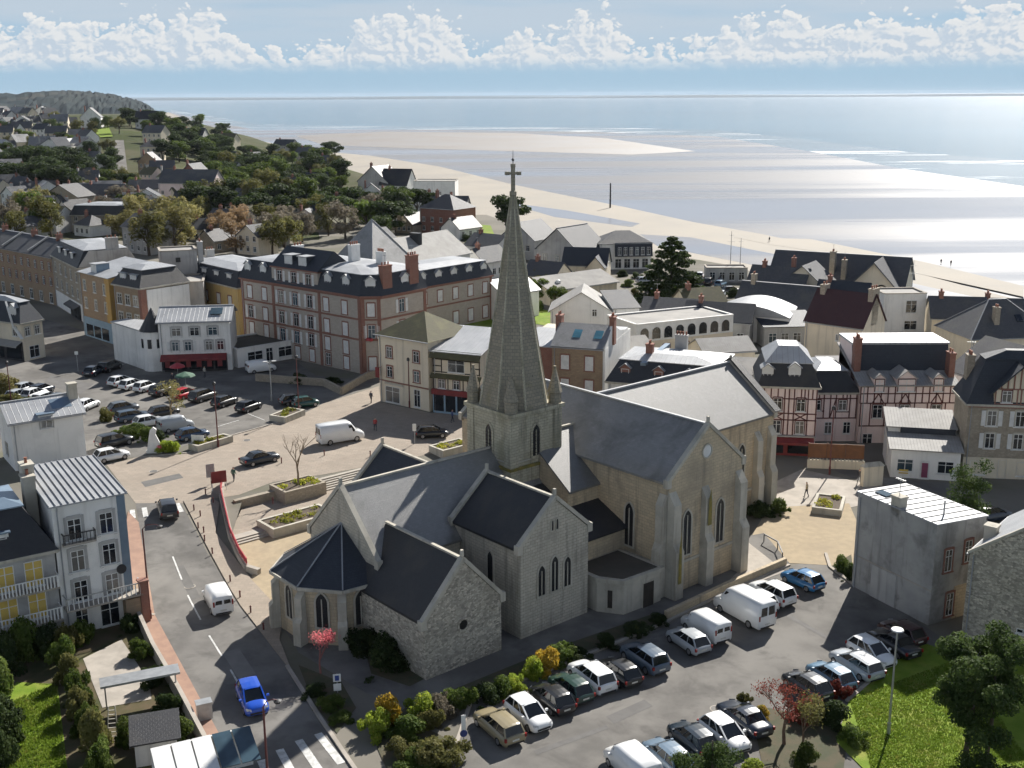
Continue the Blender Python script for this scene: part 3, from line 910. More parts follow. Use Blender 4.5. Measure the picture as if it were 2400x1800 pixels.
flat_sheet('left_footway', [(-38.96,107.77), (-37.06,105.17), (-29.93,86.73), (-19.61,67.77), (-16.58,61.8), (-18.17,61.81), (-22.63,70.26), (-31.59,86.91), (-36.81,99.86)], .10, REDPAVE, skirt=.1)
flat_sheet('garden', [(-42.82,82.04), (-35.88,82.44), (-31.59,86.91), (-22.63,70.26), (-18.17,61.81), (-33.62,61.95)], .02, EARTH)
flat_sheet('garden_lawn', [(-37.11,71.52), (-36.77,75.7), (-33.64,75.35), (-27.62,61.89), (-32.82,61.94)], .06, GRASS)
flat_sheet('garden_patio', [(-33.18,79.25), (-31.26,82.4), (-26.94,75.59), (-26.03,73.15), (-29.16,72.01)], .05, CONC)
# painted markings
def strip(name, p, q, wd, off=.026, m=WHITEPAINT):
    p, q = Vector(p), Vector(q)
    d = (q - p).normalized()
    n = Vector((-d.y, d.x)) * wd / 2
    return structure(flat_sheet(name, [tuple(p - n), tuple(q - n), tuple(q + n), tuple(p + n)], off, m))
cl = [(-31.63,97.92), (-28.23,90.54), (-24.45,83.06), (-21.39,77.46), (-19.12,73.08)]
tot = []
for p, q in zip(cl, cl[1:]):
    p, q = Vector(p), Vector(q)
    n = max(1, int((q - p).length / 4.3))
    for i in range(n):
        strip('lane_dash', p + (q - p) * (i / n), p + (q - p) * ((i + .62) / n), .14)
for a, b in (((-16.5,65.42), (-14.63,61.34)), ((-15.55,66.66), (-13.55,62.67)), ((-14.48,67.77), (-12.36,63.95)), ((-13.31,68.55), (-11.2,64.99))):
    strip('crossing_stripe', a, b, .55)
for a, b in (((-38.71,108.33), (-37.95,106.25)), ((-37.69,108.96), (-36.8,106.65)), ((-35.81,110), (-34.93,107.87)), ((-34.72,110.31), (-33.68,108.18))):
    strip('crossing_stripe', a, b, .5)
for i, (a, b) in enumerate((((-36.85,146.03), (-32.09,140.81)), ((-43.87,153.96), (-41.18,150.47)), ((-50.01,158.9), (-47.23,155.2)), ((-54.13,162.79), (-51.26,158.93)), ((-37.46,137.99), (-35.42,140.87)), ((-62.25,168.87), (-60.65,173.97)))):
    strip('bay_line', a, b, .12)
# kerb stones round the church car park
def kerb(name, pts, wd=.28, ht=.14, m=CONC):
    k = MB()
    for p, q in zip(pts, pts[1:]):
        k.bar((p[0], p[1], hz(*p) + ht / 2), (q[0], q[1], hz(*q) + ht / 2), wd, ht)
    return structure(k.build(name, m))
kerb('kerb', [(-3.83,67.16), (-3.02,72.8), (4.11,78.17), (12.29,84.75), (17.98,90.14), (25.38,96.44)])
kerb('kerb', [(23.73,72.35), (28.26,77.45), (31.66,81.69)])
kerb('kerb', [(29.43,99.08), (28.96,95.91), (30.07,91.74)])
kerb('kerb', [(-31.59,86.91), (-29.93,86.73)])
kerb('kerb', [(-17.2,77.94), (-13.54,70.61), (-8.88,61.73)])
kerb('kerb', [(-38.24,127.05), (-34.85,133.86), (-27.94,142.33)], .2, .1)
kerb('kerb', [(-43.28,125.52), (-38.24,127.05)], .2, .1)

# repairs, stains and covers in the asphalt
PATCH = mat('asphalt_patch', (.105, .10, .095), (.13, .125, .118), .9, .8, 7, bump=.3, bscale=14)
PATCHL = mat('asphalt_patch_pale', (.215, .205, .19), (.185, .178, .165), .9, .8, 7, bump=.3, bscale=14)
for pl, mt_ in (([(6.42,70.53), (9.35,72.79), (9.85,71.91), (6.93,69.59)], PATCH), ([(1.28,66.35), (6.33,69.43), (6.52,69), (1.5,65.85)], PATCH), ([(-30.81,95.75), (-30.17,96.23), (-27.04,90.23), (-27.67,89.56)], PATCH), ([(-22.71,80.17), (-21.54,80.86), (-19.31,76.78), (-20.42,76.03)], PATCHL), ([(22.97,86.35), (26.19,80.33), (25.91,79.91), (22.61,85.88)], PATCH), ([(-69.55,165.76), (-61.19,160.39), (-60.83,154.3), (-68.75,160.54)], PATCH), ([(-31.15,122.5), (-27.89,125.58), (-27.07,123.98), (-30,120.67)], PATCHL), ([(-40.51,116.79), (-37.13,119.6), (-36.24,118.14), (-39.52,115.12)], PATCH)):
    flat_sheet('asphalt_patch', pl, .020 if mt_ is PATCH else .022, mt_)
for i, (p, lb) in enumerate((((14.31,71.47), 'pale round manhole cover in the church car park'), ((-28.48,92.13), 'dark manhole cover in the road above the white van'), ((-40.22,120.39), 'manhole cover in the square near the road head'), ((-32.38,132.04), 'manhole cover beside the long planter on the square'))):
    t = thing('manhole_cover', lb, 'manhole cover', (p[0], p[1], hz(*p) + .02))
    MB().tube([(0, 0, 0), (0, 0, .014)], .42, 20).build('lid', PATCHL if i == 0 else PATCH, t)
    MB().tube([(0, 0, 0), (0, 0, .010)], .5, 20).build('rim', CONC, t)
# worn bay lines between the cars
for a, b in (((0.16,67.38), (-2.06,71.06)), ((2.81,69.46), (0.95,72.88)), ((5.99,72.83), (4,75.9)), ((11.54,77.76), (9.98,81.22)), ((16.48,81.86), (14.7,85.65)), ((21.03,85.58), (19.23,89.01)), ((19.36,71.24), (18.38,73.59)), ((25.29,75.05), (24.44,77.63))):
    strip('bay_line', a, b, .08, .024, PATCHL)

# ------------------------------------------------------------------ houses: builder
WCACHE = {}
CURT = glass('window_curtain', (.16, .155, .145), .2)
def win_meshes(w_, h_, st):
    key = (round(w_, 2), round(h_, 2), st)
    if key in WCACHE:
        return WCACHE[key]
    fr = MB()
    sur = FRAME
    k = .0
    if 'b' in st:
        sur, k = BRICK, .16
    elif 's' in st:
        sur, k = LIGHTST, .14
    elif 'g' in st:
        sur, k = GREYW, .24
    elif 't' in st:
        sur, k = TIMBER, .10
    hw = w_ / 2
    if k:
        fr.box(-hw - k, -hw, -.07, .02, -k * .8, h_ + k, 0)
        fr.box(hw, hw + k, -.07, .02, -k * .8, h_ + k, 0)
        fr.box(-hw, hw, -.07, .02, h_, h_ + k * 1.3, 0)
    fr.box(-hw - k - .06, hw + k + .06, -.14, .02, -.12, -.02, 1 if 'b' not in st else 0)
    f = .06
    for x0, x1, z0, z1 in ((-hw, -hw + f, 0, h_), (hw - f, hw, 0, h_), (-hw + f, hw - f, 0, f), (-hw + f, hw - f, h_ - f, h_)):
        fr.box(x0, x1, -.05, .02, z0, z1, 1)
    if 'c' not in st:
        fr.box(-.035, .035, -.045, .015, f, h_ - f, 1)
        if h_ > 1.1:
            fr.box(-hw + f, hw - f, -.044, .014, h_ * .68, h_ * .68 + .05, 1)
    me = fr.mesh('window', [sur, FRAME])
    pn = MB()
    pn.box(-hw + f * .9, hw - f * .9, -.02, .012, f * .9, h_ - f * .9)
    pm = pn.mesh('pane', SHUT if 'c' in st else SHUTY if 'y' in st else PANE)
    sm = None
    if 'o' in st:
        q = MB()
        q.box(0, hw * .92, -.09, -.03, .0, h_)
        for i in range(int(h_ / .16)):
            q.box(.05, hw * .92 - .05, -.105, -.085, .06 + i * .16, .12 + i * .16)
        sm = q.mesh('shutter', SHUT)
    WCACHE[key] = (me, pm, sm, k)
    return WCACHE[key]

def inset_poly(poly, d):
    """offset a counter-clockwise convex polygon inwards"""
    n = len(poly)
    out_ = []
    for i in range(n):
        p0, p1, p2 = (Vector(poly[j % n]) for j in (i - 1, i, i + 1))
        d1, d2 = (p1 - p0).normalized(), (p2 - p1).normalized()
        n1, n2 = Vector((-d1.y, d1.x)), Vector((-d2.y, d2.x))
        bis = n1 + n2
        out_.append(tuple(p1 + bis * (d / max(.2, 1 + n1.dot(n2)))))
    return out_

class House:
    def __init__(s, name, label, A, B=None, ang=None, L=None, D=8., eave=6., roof='gx', rh=3., wall=WHITEW, rm=SLATE, over=.3, poly=None,
                 topm=None, inset=.9, cat='house', group=None, zb=None, toph=.7, ridge_m=None, gable_m=None, base=None):
        A = Vector(A)
        if B is not None:
            B = Vector(B)
            d = B - A
            L = d.length
            ang = math.atan2(d.y, d.x)
        else:
            ang = R(ang)
        s.L, s.D, s.eave, s.rh, s.roof = L, D, eave, rh, roof
        z = hz(A.x, A.y) if zb is None else zb
        s.root = thing(name, label, cat, (A.x, A.y, z), ang, group)
        s.z = z
        r = s.root
        z0 = -1.5
        m = MB()
        P = poly or [(0, 0), (L, 0), (L, D), (0, D)]
        s.poly = P
        n = len(P)
        vs = [(x, y, z0) for x, y in P] + [(x, y, eave) for x, y in P]
        fs = [(i, (i + 1) % n, n + (i + 1) % n, n + i) for i in range(n)]
        if roof in ('gx', 'gy', 'shed', 'shedr'):
            m.add(vs, fs)
            if roof == 'gx':
                m.add([(0, 0, eave), (0, D / 2, eave + rh), (0, D, eave)], [(0, 1, 2)])
                m.add([(L, 0, eave), (L, D / 2, eave + rh), (L, D, eave)], [(0, 2, 1)])
            elif roof == 'gy':
                m.add([(0, 0, eave), (L / 2, 0, eave + rh), (L, 0, eave)], [(0, 2, 1)])
                m.add([(0, D, eave), (L / 2, D, eave + rh), (L, D, eave)], [(0, 1, 2)])
            elif roof == 'shed':
                m.add([(0, 0, eave), (0, D, eave + rh), (0, D, eave)], [(0, 1, 2)])
                m.add([(L, 0, eave), (L, D, eave + rh), (L, D, eave)], [(0, 2, 1)])
                m.add([(0, D, eave), (L, D, eave), (L, D, eave + rh), (0, D, eave + rh)], [(0, 3, 2, 1)])
            else:
                m.add([(0, 0, eave), (0, 0, eave + rh), (0, D, eave)], [(0, 1, 2)])
                m.add([(L, 0, eave), (L, 0, eave + rh), (L, D, eave)], [(0, 2, 1)])
                m.add([(0, 0, eave), (L, 0, eave), (L, 0, eave + rh), (0, 0, eave + rh)], [(0, 1, 2, 3)])
        else:
            m.add(vs, fs)
        m.build('wall', wall, r)
        if base:
            q = MB()
            q.prism(inset_poly(P, -.04), z0, base[0])
            q.build('plinth', base[1], r)
        o, t = over, .16
        e = .04
        m = MB()
        if roof == 'gx':
            k = rh / (D / 2)
            m.slabface([(-o, -o, eave - k * o + t), (L + o, -o, eave - k * o + t), (L + o, D / 2, eave + rh + t), (-o, D / 2, eave + rh + t)], t - e)
            m.slabface([(L + o, D + o, eave - k * o + t), (-o, D + o, eave - k * o + t), (-o, D / 2, eave + rh + t), (L + o, D / 2, eave + rh + t)], t - e)
        elif roof == 'gy':
            k = rh / (L / 2)
            m.slabface([(-o, D + o, eave - k * o + t), (-o, -o, eave - k * o + t), (L / 2, -o, eave + rh + t), (L / 2, D + o, eave + rh + t)], t - e)
            m.slabface([(L + o, -o, eave - k * o + t), (L + o, D + o, eave - k * o + t), (L / 2, D + o, eave + rh + t), (L / 2, -o, eave + rh + t)], t - e)
        elif roof == 'shed':
            k = rh / D
            m.slabface([(-o, -o, eave - k * o + t), (L + o, -o, eave - k * o + t), (L + o, D + o, eave + rh + k * o + t), (-o, D + o, eave + rh + k * o + t)], t - e)
        elif roof == 'shedr':
            k = rh / D
            m.slabface([(-o, -o, eave + rh + k * o + t), (L + o, -o, eave + rh + k * o + t), (L + o, D + o, eave - k * o + t), (-o, D + o, eave - k * o + t)], t - e)
        elif roof == 'hip':
            a, b = -o, L + o
            c, d = -o, D + o
            if L >= D:
                h = (D + 2 * o) / 2
                r0, r1 = (a + h, D / 2), (b - h, D / 2)
            else:
                h = (L + 2 * o) / 2
                r0, r1 = (L / 2, c + h), (L / 2, d - h)
            ze, zr = eave + .02, eave + rh
            C4 = [(a, c, ze), (b, c, ze), (b, d, ze), (a, d, ze)]
            R0, R1 = r0 + (zr,), r1 + (zr,)
            if L >= D:
                m.add(C4 + [R0, R1], [(0, 1, 5, 4), (1, 2, 5), (2, 3, 4, 5), (3, 0, 4), (3, 2, 1, 0)])
            else:
                m.add(C4 + [R0, R1], [(0, 1, 4), (1, 2, 5, 4), (2, 3, 5), (3, 0, 4, 5), (3, 2, 1, 0)])
            hp = MB()
            for q, w_ in ((0, 4), (1, 4 if L < D else 5), (2, 5), (3, 5 if L < D else 4)):
                hp.bar(C4[q], (R0, R1)[w_ - 4], .16, .1)
            hp.bar(R0, R1, .2, .12)
            s.hips = (hp, r)
        elif roof == 'mansard':
            Q = inset_poly(P, -o)
            T = inset_poly(P, inset)
            m.add([(x, y, eave) for x, y in Q] + [(x, y, eave + rh) for x, y in T], [(i, (i + 1) % n, n + (i + 1) % n, n + i) for i in range(n)] + [tuple(range(n))[::-1]])
            tm = MB()
            T1 = inset_poly(P, inset - .16)
            cx = sum(p[0] for p in T) / n
            cy = sum(p[1] for p in T) / n
            T2 = [(cx + (x - cx) * .45, cy + (y - cy) * .45) for x, y in T]
            tm.add([(x, y, eave + rh + .02) for x, y in T1] + [(x, y, eave + rh + .12) for x, y in T1] + [(x, y, eave + rh + toph) for x, y in T2],
                   [tuple(range(n))[::-1]] + [(i, (i + 1) % n, n + (i + 1) % n, n + i) for i in range(n)] + [(n + i, n + (i + 1) % n, 2 * n + (i + 1) % n, 2 * n + i) for i in range(n)] + [tuple(range(2 * n, 3 * n))])
            tm.build('roof_top', topm or ZINC, r)
            cn = MB()
            Qi = inset_poly(P, -.22)
            for i in range(n):
                cn.bar(Qi[i] + (eave - .1,), Qi[(i + 1) % n] + (eave - .1,), .3, .24)
            cn.build('cornice', LIGHTST if ridge_m is None else ridge_m, r)
        elif roof == 'flat':
            Q = inset_poly(P, .25)
            m.add([(x, y, eave - .15) for x, y in Q], [tuple(range(n))])
            cp = MB()
            Qc = inset_poly(P, .1)
            for i in range(n):
                cp.bar(Qc[i] + (eave + .05,), Qc[(i + 1) % n] + (eave + .05,), .42, .14)
            cp.build('parapet', ridge_m or CONC, r)
        m.build('roof', rm, r)
        if eave > 4.5 and roof != 'flat':
            q = MB()
            q.tube([(.35, -.1, -.5), (.35, -.1, eave - .35), (.35, -over, eave - .05)], .055, 6)
            q.build('downpipe', ZINCP, r)
        if roof in ('gx', 'gy') and ridge_m:
            q = MB()
            if roof == 'gx':
                q.bar((-o, D / 2, eave + rh + t + .02), (L + o, D / 2, eave + rh + t + .02), .26, .14)
            else:
                q.bar((L / 2, -o, eave + rh + t + .02), (L / 2, D + o, eave + rh + t + .02), .26, .14)
            q.build('ridge', ridge_m, r)
        if roof in ('gx', 'gy', 'hip'):
            q = MB()
            if roof != 'gy':
                q.bar((-o, -o - .05, eave - (rh / (D / 2) * o if roof == 'gx' else 0)), (L + o, -o - .05, eave - (rh / (D / 2) * o if roof == 'gx' else 0)), .12, .12)
            else:
                q.bar((-o - .05, -o, eave - rh / (L / 2) * o), (-o - .05, D + o, eave - rh / (L / 2) * o), .12, .12)
            q.build('gutter', ZINCP, r)
        if roof == 'hip' and ridge_m:
            hp.build('hip_ridge', ridge_m, r)
    def frame_at(s, face, u, z, off=0.):
        if face == 'F':
            return (u, -off, z), 0.
        if face == 'R':
            return (s.L + off, u, z), math.pi / 2
        if face == 'L':
            return (-off, s.D - u, z), -math.pi / 2
        if face == 'K':
            return (s.L - u, s.D + off, z), math.pi
        i = int(face)                                           # edge i of the polygon
        p, q = Vector(s.poly[i]), Vector(s.poly[(i + 1) % len(s.poly)])
        d = (q - p).normalized()
        c = p + d * u + Vector((d.y, -d.x)) * off
        return (c.x, c.y, z), math.atan2(d.y, d.x)
    def win(s, face, u, z, w_=1., h_=1.5, st='s', off=0., name='window'):
        me, pm, sm, k = win_meshes(w_, h_, st)
        o = kid(me, name, s.root)
        p, yaw = s.frame_at(face, u, z, off)
        o.location = p
        o.rotation_euler = (0, 0, yaw)
        v_ = (int(abs(s.root.location.x * 31 + u * 17 + z * 53)) * 2654435761 >> 8) % 10
        if v_ < 4 and 'c' not in st and 'y' not in st:
            if (key_ := ('curtain', round(w_, 2), round(h_, 2), v_ % 2)) not in WCACHE:
                q_ = MB()
                q_.box(-w_ / 2 + .05, w_ / 2 - .05, -.02, .012, .05, h_ - .05)
                WCACHE[key_] = q_.mesh('pane', (CURT, PANEB)[v_ % 2])
            kid(WCACHE[key_], 'pane', o)
        else:
            kid(pm, 'pane', o)
        if sm:
            a = kid(sm, 'shutter', o)
            a.location = (w_ / 2 + k + .03, 0, 0)
            a = kid(sm, 'shutter', o)
            a.location = (-w_ / 2 - k - .03 - w_ * .46, 0, 0)
        return o
    def row(s, face, z, n, w_=1., h_=1.5, st='s', m0=1., m1=None, skip=(), length=None, alt=None, off=0.):
        ln = length or (s.L if face in 'FK' else s.D if face in 'LR' else (Vector(s.poly[(int(face) + 1) % len(s.poly)]) - Vector(s.poly[int(face)])).length)
        m1 = m0 if m1 is None else m1
        for i in range(n):
            if i in skip:
                continue
            u = m0 + (ln - m0 - m1) * (i / (n - 1) if n > 1 else .5)
            s.win(face, u, z, w_, h_, alt if alt and i % 2 else st, off)
    def band(s, face, z, h_, mt, d=.06, u0=0, u1=None, name='band'):
        ln = s.L if face in 'FK' else s.D if face in 'LR' else (Vector(s.poly[(int(face) + 1) % len(s.poly)]) - Vector(s.poly[int(face)])).length
        q = MB()
        q.box(u0, ln if u1 is None else u1, -d, .02, 0, h_)
        o = q.build(name, mt, s.root)
        p, yaw = s.frame_at(face, 0, z)
        o.location = p
        o.rotation_euler = (0, 0, yaw)
        return o
    def chimney(s, x, y, ztop, wx=.6, wy=.9, mt=BRICK, pots=2, zlow=None):
        q = MB()
        zl = s.eave - .2 if zlow is None else zlow
        q.box(x - wx / 2, x + wx / 2, y - wy / 2, y + wy / 2, zl, ztop - .18)
        q.box(x - wx / 2 - .07, x + wx / 2 + .07, y - wy / 2 - .07, y + wy / 2 + .07, ztop - .18, ztop)
        o = q.build('chimney', mt, s.root)
        for i in range(pots):
            t = (i + .5) / pots - .5
            px, py = (x, y + t * wy) if wy >= wx else (x + t * wx, y)
            q = MB()
            q.tube([(px, py, ztop), (px, py, ztop + .25), (px, py, ztop + .45)], [.13, .11, .14], 8)
            q.build('chimney_pot', POT, o)
        if (int(abs(x * 7 + y * 13 + ztop * 3)) % 3) == 0:
            q = MB()
            q.tube([(x, y, ztop - .1), (x, y, ztop + 1.5)], .03, 5)
            q.bar((x - .5, y, ztop + 1.4), (x + .5, y, ztop + 1.4), .03)
            for k in range(4):
                q.bar((x - .4 + .26 * k, y - .22, ztop + 1.4), (x - .4 + .26 * k, y + .22, ztop + 1.4), .02)
            q.build('aerial', GALV, o)
        return o
    def dormer(s, face, u, z, w_=1.1, h_=1.7, d=1.3, rf='gable', cheek=FRAME, rm=ZINCP, st='', off=-.15, sides=SLATEB):
        """dormer whose front stands a little behind the wall plane"""
        q = MB()
        hw = w_ / 2 + .16
        q.box(-hw, hw, 0, .12, -.1, h_ + .12, 0)
        q.box(-hw, hw, .12, d, -.1, h_ + .1, 1)
        if rf == 'gable':
            q.add([(-hw, 0, h_ + .12), (hw, 0, h_ + .12), (0, 0, h_ + .12 + hw * .75)], [(0, 1, 2)], 0)
        o = q.build('dormer', [cheek, sides], s.root)
        p, yaw = s.frame_at(face, u, z, off)
        o.location = p
        o.rotation_euler = (0, 0, yaw)
        k = MB()
        if rf == 'gable':
            zt = h_ + .14 + hw * .75
            for sx in (-1, 1):
                pts = [(0, -.2, zt + .05), (sx * (hw + .15), -.2, h_ + .06), (sx * (hw + .15), d + .6, h_ + .06), (0, d + .6, zt + .05)]
                k.slabface(pts if sx < 0 else pts[::-1], .08)
        else:
            k.box(-hw - .15, hw + .15, -.22, d, h_ + .1, h_ + .22)
        k.build('dormer_roof', rm, o)
        me, pm, sm, kk = win_meshes(w_, h_, st)
        wn = kid(me, 'window', o)
        wn.location = (0, -.02, 0)
        return o
    def part(s, name, mt, fn):
        q = MB()
        fn(q)
        return q.build(name, mt, s.root)
    def seams(s, pts, n, mt=ZINCP):
        """standing seams across a quadrilateral roof: from edge p0p1 (eave) to p3p2 (ridge)"""
        p0, p1, p2, p3 = (Vector(p) for p in pts)
        for i in range(n + 1):
            t = i / n
            a, b = p0.lerp(p1, t), p3.lerp(p2, t)
            q = MB()
            q.bar(a, b, .05, .09)
            q.build('roof_seam', mt, s.root)
    def timbers(s, segs, mt=TIMBER, face='F', wd=.14, d=.06, name='timber_beam'):
        """timber framing: list of (u0,z0,u1,z1) on a facade"""
        p, yaw = s.frame_at(face, 0, 0)
        for (u0, z0, u1, z1) in segs:
            q = MB()
            q.bar((u0, -.02, z0), (u1, -.02, z1), wd, d, up=(0, -1, 0))
            o = q.build(name, mt, s.root)
            o.location = p
            o.rotation_euler = (0, 0, yaw)


# ------------------------------------------------------------------ buildings round the church
# tall white house by the road (left foreground)
SKYL = glass('skylight_glass', (.10, .26, .34), .2)
SEAMG = mat('seam_grey', (.17, .175, .18), (.13, .135, .14), .6, 1, 3)
BOXW = mat('stained_render', (.40, .39, .37), (.31, .305, .295), .9, .3, 7, dirt=(.17, .165, .155), dirt_amt=.75, dirt_scale=.35, streak=(.14, .135, .125))
h = House('town_house', 'tall narrow white house with seamed zinc roof and grey window surrounds beside the road', (-35.92,82.91), (-31.31,86.03), D=9.6, eave=11.0, roof='shed', rh=.5, wall=WHITEW, rm=ZINCP, over=.25)
k = .5 / 9.6
h.seams([(-.2, -.2, 11.22 - k * .2), (h.L + .2, -.2, 11.22 - k * .2), (h.L + .2, 9.8, 11.72), (-.2, 9.8, 11.72)], 12, ZINCP)
for z in (8.0, 5.35, 2.75):
    for u in (1.55, 4.0):
        h.win('F', u, z, 1.05, 1.75, 'g')
h.win('F', 1.4, .1, 1.0, 2.0, '')
h.win('F', 3.6, .1, 1.5, 2.0, '')
h.part('quoin', ZINCB, lambda q: q.box(h.L - .62, h.L + .03, -.05, .2, -.2, 11.0))
def balcony(hs, u0, u1, z, dep=.9, n=None, floor=CONC, rail=IRON, bal=IRON, bw_=.05, rh_=.95):
    b = hs.part('balcony', floor, lambda q: q.box(u0, u1, -dep, 0.02, z - .16, z))
    q = MB()
    q.bar((u0, -dep + .05, z + rh_), (u1, -dep + .05, z + rh_), .08, .08)
    for u in (u0 + .04, u1 - .04):
        q.bar((u, -dep + .05, z + rh_), (u, 0, z + rh_), .08, .08)
        q.bar((u, -dep + .05, z), (u, -dep + .05, z + rh_), .08)
    q.build('handrail', rail, b)
    n = n or int((u1 - u0) / .28)
    for i in range(n):
        u = u0 + (u1 - u0) * (i + .5) / n
        q = MB()
        q.box(u - bw_ / 2, u + bw_ / 2, -dep + .02, -dep + .08, z, z + rh_ - .04)
        q.build('baluster', bal, b)
balcony(h, .5, 3.0, 7.9, .6, 9, CONC, IRON, IRON, .05, .8)
balcony(h, .1, h.L + .5, 2.65, 1.2, 16, CONC, GALV, FRAME, .07)
h.part('side_lean_to', BRICKB, lambda q: q.box(h.L - .9, h.L + .9, -1.0, 2.0, -1, 2.3))
h.part('round_plaque', IRON, lambda q: q.tube([(h.L - .75, -.02, 4.7), (h.L - .75, -.1, 4.7)], .4, 16))
h.part('terrace_pillar', BRICK, lambda q: (q.box(h.L + .3, h.L + .9, -1.2, -.6, -1, 3.6), q.box(h.L + .2, h.L + 1.0, -1.3, -.5, 3.6, 3.75)))
h.chimney(-.55, 5.2, 13.4, .9, 1.3, LIGHTST, 1, 8)
# neighbour with yellow shutters
dv = Vector((-31.31,86.03)) - Vector((-35.92,82.91))
dv.normalize()
A0 = Vector((-35.92,82.91)) - dv * 7.3 - Vector((dv.y, -dv.x)) * -.1
h = House('town_house', 'grey house with yellow shutters, white balconies and dark slate mansard at left edge', A0, ang=math.degrees(math.atan2(dv.y, dv.x)), L=7.15, D=9, eave=7.6, roof='mansard', rh=3.4, wall=GREYW, rm=SLATED, topm=ZINCB, inset=1.7, toph=.5)
for z in (4.9, 2.2):
    for u in (1.2, 3.4, 5.5):
        h.win('F', u, z, 1.35, 2.1, 'y')
    balcony(h, .0, 7.1, z - .1, 1.0, 28, CONC, FRAME, FRAME, .1, .95)
for u in (1.6, 4.8):
    h.win('F', u, -.2, 1.8, 2.0, 'c')
h.dormer('F', 3.3, 8.2, 1.3, 1.2, 2.4, 'flat', FRAME, ZINCB, '', -.6, ZINCB)
h.chimney(6.6, 4.5, 12.6, .9, 1.2, LIGHTST, 1, 8)
# zinc-roofed house behind the white one
h = House('zinc_roof_house', 'low white house with pale zinc gable roof and stone chimney behind the tall white house', (-55.82,120.74), ang=35, L=7.8, D=6.4, eave=5.6, roof='gx', rh=1.5, wall=WHITEW, rm=ZINC, over=.35, ridge_m=ZINCP)
h.dormer('F', 3.8, 4.4, 1.3, 1.5, 2.4, 'flat', FRAME, ZINCB, '', .0, ZINCB)
h.chimney(7.5, 2.6, 8.6, 1.0, 1.0, LIGHTST, 0, 4)
h.part('roof_light', ZINCB, lambda q: q.slabface([(4.8, 1.0, 6.25), (7.0, 1.0, 6.25), (7.0, 2.6, 7.0), (4.8, 2.6, 7.0)], .05))
h.win('L', 3, 1, 1, 1.4, 's')

# left of the square: street front
def shopfront(hs, u0, u1, z1, mt=DARKSHOP, n=3, awn=None):
    p = hs.part('shopfront', mt, lambda q: q.box(u0, u1, -.12, .02, -.3, z1))
    for i in range(n):
        a = u0 + (u1 - u0) * (i + .08) / n
        b = u0 + (u1 - u0) * (i + .92) / n
        q = MB()
        q.box(a, b, -.15, -.1, .3, z1 - .6)
        q.build('shop_window', PANE, p)
    if awn:
        q = MB()
        q.slabface([(u0, -1.3, z1 - .5), (u1, -1.3, z1 - .5), (u1, -.1, z1 + .1), (u0, -.1, z1 + .1)], .06)
        q.box(u0, u1, -1.32, -1.26, z1 - .75, z1 - .48)
        q.build('awning', awn, p)
    return p
h = House('terrace_row', 'long brown brick terrace with grey roof along the side street at left edge', (-130, 260), (-91.5, 224.5), D=9, eave=9.8, roof='gx', rh=2.6, wall=BRICKB, rm=SLATE, over=.3, ridge_m=ZINCP)
for z in (6.9, 3.9):
    h.row('F', z, 17, 1.0, 1.7, 'b', 1.5)
h.row('F', .3, 12, 1.3, 2.0, 's', 2)
for x in (10, 22, 36, 47):
    h.chimney(x, 4.5, 13.6, .6, 1.2, BRICK, 2)
for x in (18, 30, 42):
    h.part('roof_parapet', GREYW, lambda q: q.slabface([(x, -.2, 10.4), (x + .5, -.2, 10.4), (x + .5, 4.5, 12.9), (x, 4.5, 12.9)], .3))
h = House('stone_house', 'granite house with dark mansard, white dormers and bare grey side wall in the side street', (-91.3, 224.2), (-79.5, 206.5), D=11, eave=10.3, roof='mansard', rh=2.8, wall=GRANITE, rm=SLATED, topm=ZINC, inset=1.6)
for z in (7.3, 4.2):
    h.row('F', z, 5, 1.1, 1.9, 's', 2.2)
for u in (5, 10, 15):
    h.dormer('F', u, 10.6, 1.1, 1.6, 1.9, 'flat', FRAME, ZINCP, '', -.4)
h.band('F', .2, 3.2, WHITEW, .05)
shopfront(h, 12, 20, 3.0, DARKSHOP, 3, DARKSHOP)
h.part('blank_gable', GREYW, lambda q: (q.box(h.L - .02, h.L + .22, .0, 11, -1, 10.3), q.add([(h.L + .1, -.1, 10.3), (h.L + .1, 11, 10.3), (h.L + .1, 9.2, 13.2), (h.L + .1, 2, 13.2), (h.L + .25, -.1, 10.3), (h.L + .25, 11, 10.3), (h.L + .25, 9.2, 13.2), (h.L + .25, 2, 13.2)], [(0, 3, 2, 1), (4, 5, 6, 7), (0, 4, 7, 3), (3, 7, 6, 2)])))
h.chimney(h.L - .5, 6.5, 15.4, .9, 2.2, GREYW, 3)
# narrow house with blue shop and ochre side
h = House('narrow_house', 'narrow stone house with pale blue shop front and ochre yellow side wall', (-75.28,195.64), (-67.46,187.69), D=8.5, eave=11.2, roof='shed', rh=1.6, wall=BRICKB, rm=ZINC)
for z in (8.2, 5.1):
    h.row('F', z, 3, .9, 1.8, 's', 1.8)
h.band('F', -.2, 3.7, SHUTB, .1, name='shop_panel')
shopfront(h, 1, h.L - 1.2, 2.9, SHUTB, 3)
h.part('ochre_side', OCHRE, lambda q: q.box(h.L - 1.6, h.L + .14, -.06, 6, -1, 11.2))
h.dormer('F', 4.2, 11.3, 1.6, 1.5, 2.5, 'flat', FRAME, ZINCP, '', -.7, ZINCB)
h = House('brick_slate_house', 'brown brick house with slate mansard and white dormers left of the turret house', (-66.3, 186.6), ang=-40, L=8.0, D=9, eave=10.6, roof='mansard', rh=2.6, wall=BRICKB, rm=SLATED, topm=ZINC, inset=1.3)
for z in (7.4, 4.3):
    h.row('F', z, 3, 1.3, 1.7, 's', 1.6)
for u in (2.4, 5.4):
    h.dormer('F', u, 10.9, 1.4, 1.5, 1.8, 'flat', FRAME, ZINCP, '', -.4, ZINCB)
h.band('F', 3.6, .4, LIGHTST, .15)
